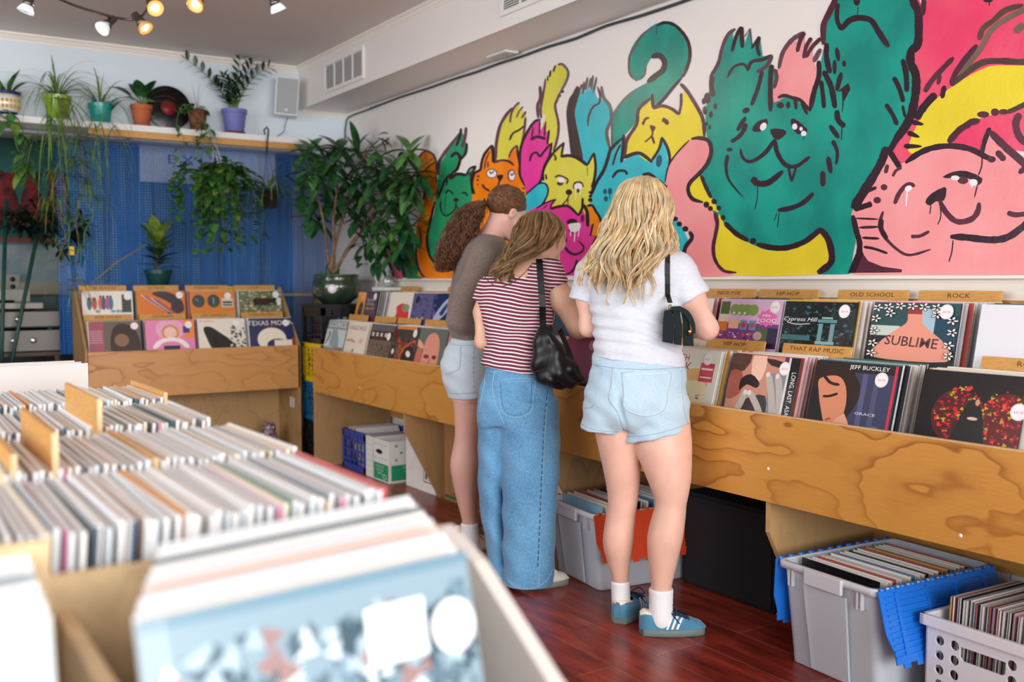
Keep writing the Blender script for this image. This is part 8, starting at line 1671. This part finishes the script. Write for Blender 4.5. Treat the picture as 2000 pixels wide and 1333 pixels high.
# hair
BR = [hmat('brown_mid', '#7a5c3c'), hmat('brown_gold', '#99774c'), hmat('brown_dark', '#573d28'), hmat('brown_light', '#b08c5c')]
LV2 = [(411, 1048, 1066, .09, .015), (416, 1032, 1078, .085, .05), (426, 1018, 1090, .08, .075), (442, 1010, 1098, .07, .09), (462, 1004, 1089, .06, .10), (482, 998, 1070, .045, .095), (500, 988, 1042, .025, .075), (516, 976, 1012, .0, .05), (532, 964, 1000, -.02, .04), (556, 962, 990, -.035, .03)]
figmesh(f, 'hair_base', surface([loft(f, [(413, 1046, 1066, .09, .02), (418, 1032, 1078, .085, .05), (430, 1017, 1091, .08, .074), (446, 1013, 1092, .075, .084), (466, 1010, 1074, .065, .086), (488, 1006, 1056, .05, .076), (503, 1002, 1036, .035, .05)])], .006, .01), BR[2], g)
mb = MB(); strands(mb, envelope_strands(f, LV2, 4000, 21, .024, 15, 0, phis=(-120, 84), lockn=44, ragged=.3), BR, .0007, .5, 3, 4); strands(mb, envelope_strands(f, LV2, 1000, 22, .032, 15, 0, phis=(-120, 82), lockn=36, layer=(.97, 1.08), ragged=.4), BR, .0006, .4, 3, 5)
LV3 = [(430, 1080, 1096, .05, .04), (445, 1078, 1106, .03, .03), (460, 1068, 1104, .02, .03), (480, 1056, 1094, .02, .03), (505, 1046, 1078, .02, .03)]
strands(mb, envelope_strands(f, LV3, 60, 23, .012, 8, 0, phis=(-90, 90), lockn=8, ragged=.5), BR, .0009, .4, 3, 6); mb.build('hair', g)
WSH = mat('off_white_leather', '#e5e2da', .5); GRS = mat('grey_sole', '#8d8f88', .6)
uw = lambda u_, w_: math.atan2((f.u * u_ + f.w * w_)[1], (f.u * u_ + f.w * w_)[0])
q = onz(1010, 1150, 0); shoe(g, (float(q[0]) , float(q[1])), uw(.94, .34), .225, WSH, GRS, WSH, None, mat('white_lace', '#e9e9e6', .7)); q = f.b + f.w * .09 - f.u * .11; shoe(g, (float(q[0]), float(q[1])), uw(.75, .66), .225, WSH, GRS, WSH, None, mat('white_lace', '#e9e9e6', .7))
# black slouchy bag
bg = thing('shoulder_bag', 'slouchy black leather bag on the striped woman\'s shoulder', 'bag', tuple(f.W(P_(1090, 752, -.15)))); X = lambda px, py, w: V([float(v) for v in f.W(P_(px, py, w))])
mb = MB(); sp1 = [onsurf(Ts2, 1053 + (y - 508) * .06, y, .004) for y in (508, 516, 530, 550, 575, 600)]; sp1 = [X(1051, 503, .07)] + [p for p in sp1 if p is not None] + [X(1060, 625, -.125), X(1061, 645, -.15)]; strap(mb, sp1, .013, LED, .003); mb.build('strap', bg)
def wb(U, Wd, Z): return -.009 * np.abs(np.sin(U * 42 + Z * 24 + 1.2 * np.sin(Z * 30))) * (U > P_(1068, 700)[0]) - .003 * np.sin(Z * 70 - U * 40)
figmesh(f, 'bag_body', surface([loft(f, [(638, 1050, 1072, -.15, .018), (655, 1046, 1082, -.15, .035), (680, 1042, 1098, -.15, .045), (705, 1040, 1114, -.15, .052), (728, 1041, 1128, -.148, .055), (745, 1050, 1130, -.146, .05), (756, 1072, 1112, -.145, .03)], 1., 2.4)], .005, .01, warp=wb), mat('black_soft_leather', '#0d0e10', .36, bump=.15, bscale=90), bg)
mb = MB(); mb.tube([X(1061, 648, -.165), X(1069, 668, -.185), X(1074, 700, -.205), X(1078, 735, -.205)], .0018, mat('black_piping', '#2a2c30', .4), 6); mb.tube([X(1041, 728, -.195), X(1060, 723, -.207), X(1075, 728, -.208)], .0014, mat('black_piping', '#2a2c30', .4), 6); mb.build('piping', bg)
mb = MB(); strap(mb, [X(1085, 648, -.06), X(1092, 640, .0), X(1100, 660, -.04), X(1112, 690, -.09), X(1120, 715, -.11)], .011, LED, .003); strap(mb, [X(1060, 640, -.15), X(1061, 655, -.165)], .015, LED, .004); mb.build('strap_end', bg)

# =========================================================== woman in the grey jumper with a curly ponytail
f = Fig(912, 1068); P_ = f.P; S_ = f.S
g = thing('person', 'woman in a grey brown jumper and denim shorts with a long curly ponytail', 'person', tuple(f.b))
M = head_frame((.92, .40), -30, 0); hc = P_(990, 416, .0); hp, hs, HT = head_prims(hc, M, 1.0)
eN = P_(898, 628, -.13); wN = eN + np.array([.20, .08, -.03]); eF = P_(925, 625, .16); wF = eF + np.array([.22, .02, -.03])
prims = [loft(f, [(470, 925, 975, .0, .07), (495, 905, 982, .0, .14), (540, 893, 975, .0, .145), (600, 882, 958, .0, .13), (660, 884, 950, .0, .12), (720, 872, 952, .0, .145), (780, 882, 952, .0, .14)]),
         cap(P_(947, 485, .0), P_(972, 437, .0), .055, .050), (*loft(f, [(760, 882, 942, -.07), (800, 887, 938, -.07), (845, 889, 934, -.07), (870, 886, 933, -.07), (905, 880, 935, -.075), (940, 884, 932, -.075), (980, 893, 929, -.075), (1010, 901, 930, -.075), (1035, 904, 931, -.075), (1060, 903, 934, -.075)], 1.0), .012),
         (*loft(f, [(760, 885, 946, .06), (850, 895, 940, .07), (905, 888, 940, .07), (980, 900, 936, .07), (1055, 906, 936, .07)], 1.0), .012)] + chain(f, [(945, 505, -.14, 22), (898, 628, -.13, 17)]) + chain(f, [(955, 505, .15, 22), (925, 625, .16, 17)]) + [cap(eN, wN, .036, .024), cap(eF, wF, .036, .024)] + hp \
    + hand(wN, np.array([.85, .4, -.2]), np.array([0, 0, 1.]), side=1) + hand(wF, np.array([.85, .1, -.25]), np.array([0, 0, 1.]), side=-1)
figmesh(f, 'body', surface(prims, HV, .025, subs=hs), SKIN3, g); face_bits(f, g, HT, M)
KN = mat('taupe_fine_knit', '#85766d', .95, col2='#786960', vscale=120, bump=.5, bscale=600, sheen=.15)
def wk(U, Wd, Z): zk = P_(900, 640)[2]; return -.004 * np.sin(Z * 75 + U * 30) * np.exp(-((Z - zk) / .08) ** 2) - .002 * np.sin(U * 40 - Z * 30)
sp_ = [loft(f, [(455, 936, 968, .0, .06), (463, 922, 980, .0, .09), (478, 906, 988, .0, .155), (500, 896, 990, .0, .175), (540, 884, 982, .0, .175), (580, 877, 972, .0, .165), (620, 873, 962, .0, .16), (648, 876, 955, .0, .155), (668, 888, 950, .0, .14)])] + [(*q, .02) for q in chain(f, [(946, 502, -.15, 27), (915, 570, -.16, 26), (897, 630, -.15, 22)])] + [(*q, .02) for q in chain(f, [(956, 502, .15, 27), (925, 625, .16, 22)])] + [(*cap(eN + np.array([0, -.02, 0]), wN - np.array([.02, 0, 0]), .05, .034), .02), (*cap(eF, wF - np.array([.02, 0, 0]), .05, .034), .02)]
figmesh(f, 'jumper', surface(sp_, .0055, .02, warp=wk, subs=[(*cap(P_(950, 462, .0), P_(972, 440, .0), .062, .064), .008)]), KN, g)
VF = surface([loft(f, [(650, 888, 952, .0, .135), (665, 880, 956, .0, .145), (690, 867, 958, -.01, .15), (715, 861, 960, -.01, .155), (745, 866, 960, -.01, .152), (775, 875, 958, -.01, .15), (800, 876, 958, -.01, .15)])], .0055, .02, cuts=[halfline(f, (876, 776), (940, 773))], warp=lambda U, Wd, Z: -.002 * np.sin(Z * 80 + U * 40))
figmesh(f, 'denim_shorts', VF, denim('bleached_denim', '#c9d6de', '#b8cad6', '#dde5e9'), g); T_ = bvh_of(f.last); mb = MB()
seam(mb, T_, [(866, 668), (890, 674), (940, 676)], .0015, ST1); seam(mb, T_, [(900, 676), (899, 705), (895, 722), (871, 732)], .0014, ST1); seam(mb, T_, [(925, 676), (924, 720), (926, 770)], .0022, ST1, 6, 9); seam(mb, T_, [(878, 768), (900, 769), (936, 767)], .0013, ST1); seam(mb, T_, [(897, 678), (896, 705), (892, 719), (871, 728)], .0008, ST2); mb.build('stitching', g)
# ponytail and cap of hair
CB = [hmat('chestnut', '#5c3a26'), hmat('chestnut_dark', '#3c2417'), hmat('chestnut_red', '#7a4b2e'), hmat('chestnut_gold', '#8f6240')]
TI = P_(944, 396, .0)
def hp_(p): return HT(p)
capr = [elli(HT((0, -.020, .036)), (.078, .096, .088), M)]
def facecut(U, Wd, Z):   # keep the hair behind a line from forehead to nape
    n_ = M @ np.array([0, .80, -.60]); c_ = HT((0, .050, .030)); return (U - c_[0]) * n_[0] + (Wd - c_[1]) * n_[1] + (Z - c_[2]) * n_[2]
figmesh(f, 'hair_base', surface(capr, .005, .01, cuts=[facecut]), CB[0], g)
mb = MB(); q = random.Random(5); tie = HT((0, -.105, .02)); out = []
for k in range(2200):
    th = q.uniform(-2.2, 2.2); s0 = q.uniform(-1, 1)
    # root on hairline, swept back over the skull to the tie
    side = math.sin(th); a0_ = np.array([.079 * side, .055 - .05 * abs(side) + q.uniform(-.015, .01), .098 * math.cos(th) if abs(th) < 1.57 else .098 * math.cos(th) * .5])
    pts = []
    for i in range(9):
        t = i / 8; p = a0_ * (1 - t) + np.array([0, -.105, .02]) * t; c_ = np.array([0, -.020, .036]); d = p - c_; e_ = d / np.array([.0795, .0975, .0895]); l = np.linalg.norm(e_)
        if t < .93: p = c_ + d / max(l, .3) * (1 + .004 * q.random())
        pts.append(f.W(HT(p)))
    out.append(pts)
strands(mb, out, CB, .0006, .4, 3, 8)
# tail: from the tie down and to the left of the picture, curls widening
line = [(944, 396, -.01, 9), (930, 400, -.02, 17), (914, 424, -.03, 24), (900, 455, -.04, 27), (885, 485, -.05, 25), (874, 508, -.05, 20), (868, 530, -.05, 15)]
lk_ = [(q.uniform(5, 9), q.uniform(0, 6.28)) for _ in range(24)]
Cn = catmull([tuple(P_(a, b_, w)) + (r_ / S_,) for a, b_, w, r_ in line], 5); out = []
for k in range(1700):
    ph = q.uniform(0, 6.28); rr = math.sqrt(q.random()) * (1 if k % 5 else 1.3); cr = q.uniform(.006, .014); cf = lk_[int((ph + rr * 3) * 4) % 24][0] + q.uniform(-.3, .3); cp = lk_[int((ph + rr * 3) * 4) % 24][1] + q.uniform(-.5, .5); end = 1 - q.random() ** 2 * .35; pts = []; n_ = int(38 * end) + 6
    for i in range(n_):
        t = i / 43 * (len(Cn) - 1); j = min(int(t), len(Cn) - 2); c = Cn[j] * (1 - (t - j)) + Cn[j + 1] * (t - j); s_ = i / 43
        pts.append(f.W((c[0] + math.cos(ph) * rr * c[3] + math.cos(cp + s_ * cf * 6.28) * cr * min(1, s_ * 4), c[1] + math.sin(ph) * rr * c[3] + math.sin(cp + s_ * cf * 6.28) * cr * min(1, s_ * 4), c[2] + math.sin(ph) * rr * c[3] * .3 + math.cos(cp + s_ * cf * 6.28) * cr * .4)))
    out.append(pts)
strands(mb, out, CB, .00085, .4, 3, 9); mb.build('hair', g)
tr_ = MB(); tr_.tube([V([float(v) for v in f.W(TI + np.array([math.cos(a) * .006, math.sin(a) * .02, math.sin(a) * .0 + math.cos(a) * .018]))]) for a in np.linspace(0, 6.28, 13)], .004, M_BLACK, 6); tr_.build('hair_tie', g)
mb = MB(); e_ = V([float(v) for v in f.W(HT((.080, .0, -.040)))]); mb.ell(e_, (.003, .003, .003), KNB, 8, 6); mb.build('earring', g)
for w_ in (-.075, .07): figmesh(f, 'sock', surface([loft(f, [(1022, 900, 934, w_), (1040, 901, 935, w_), (1062, 899, 938, w_), (1072, 900, 938, w_)])], .005, .01), SOCK, g)
uw = lambda u_, w_: math.atan2((f.u * u_ + f.w * w_)[1], (f.u * u_ + f.w * w_)[0])
for w_ in (-.075, .075): q_ = f.b + f.w * w_ - f.u * .06; shoe(g, (float(q_[0]), float(q_[1])), uw(.93, .36), .225, mat('cream_canvas', '#e4d9c4', .8), mat('white_rubber', '#e2dfd8', .6), mat('cream_canvas', '#e4d9c4', .8), None, mat('olive_lace', '#8b7a3c', .7))
# ---- the many records beyond the individually built ones, as one object
if STUFF.v: STUFF.build('filed_records', label='closely packed record edges filling the bins behind the front covers', cat='records', kind='stuff')
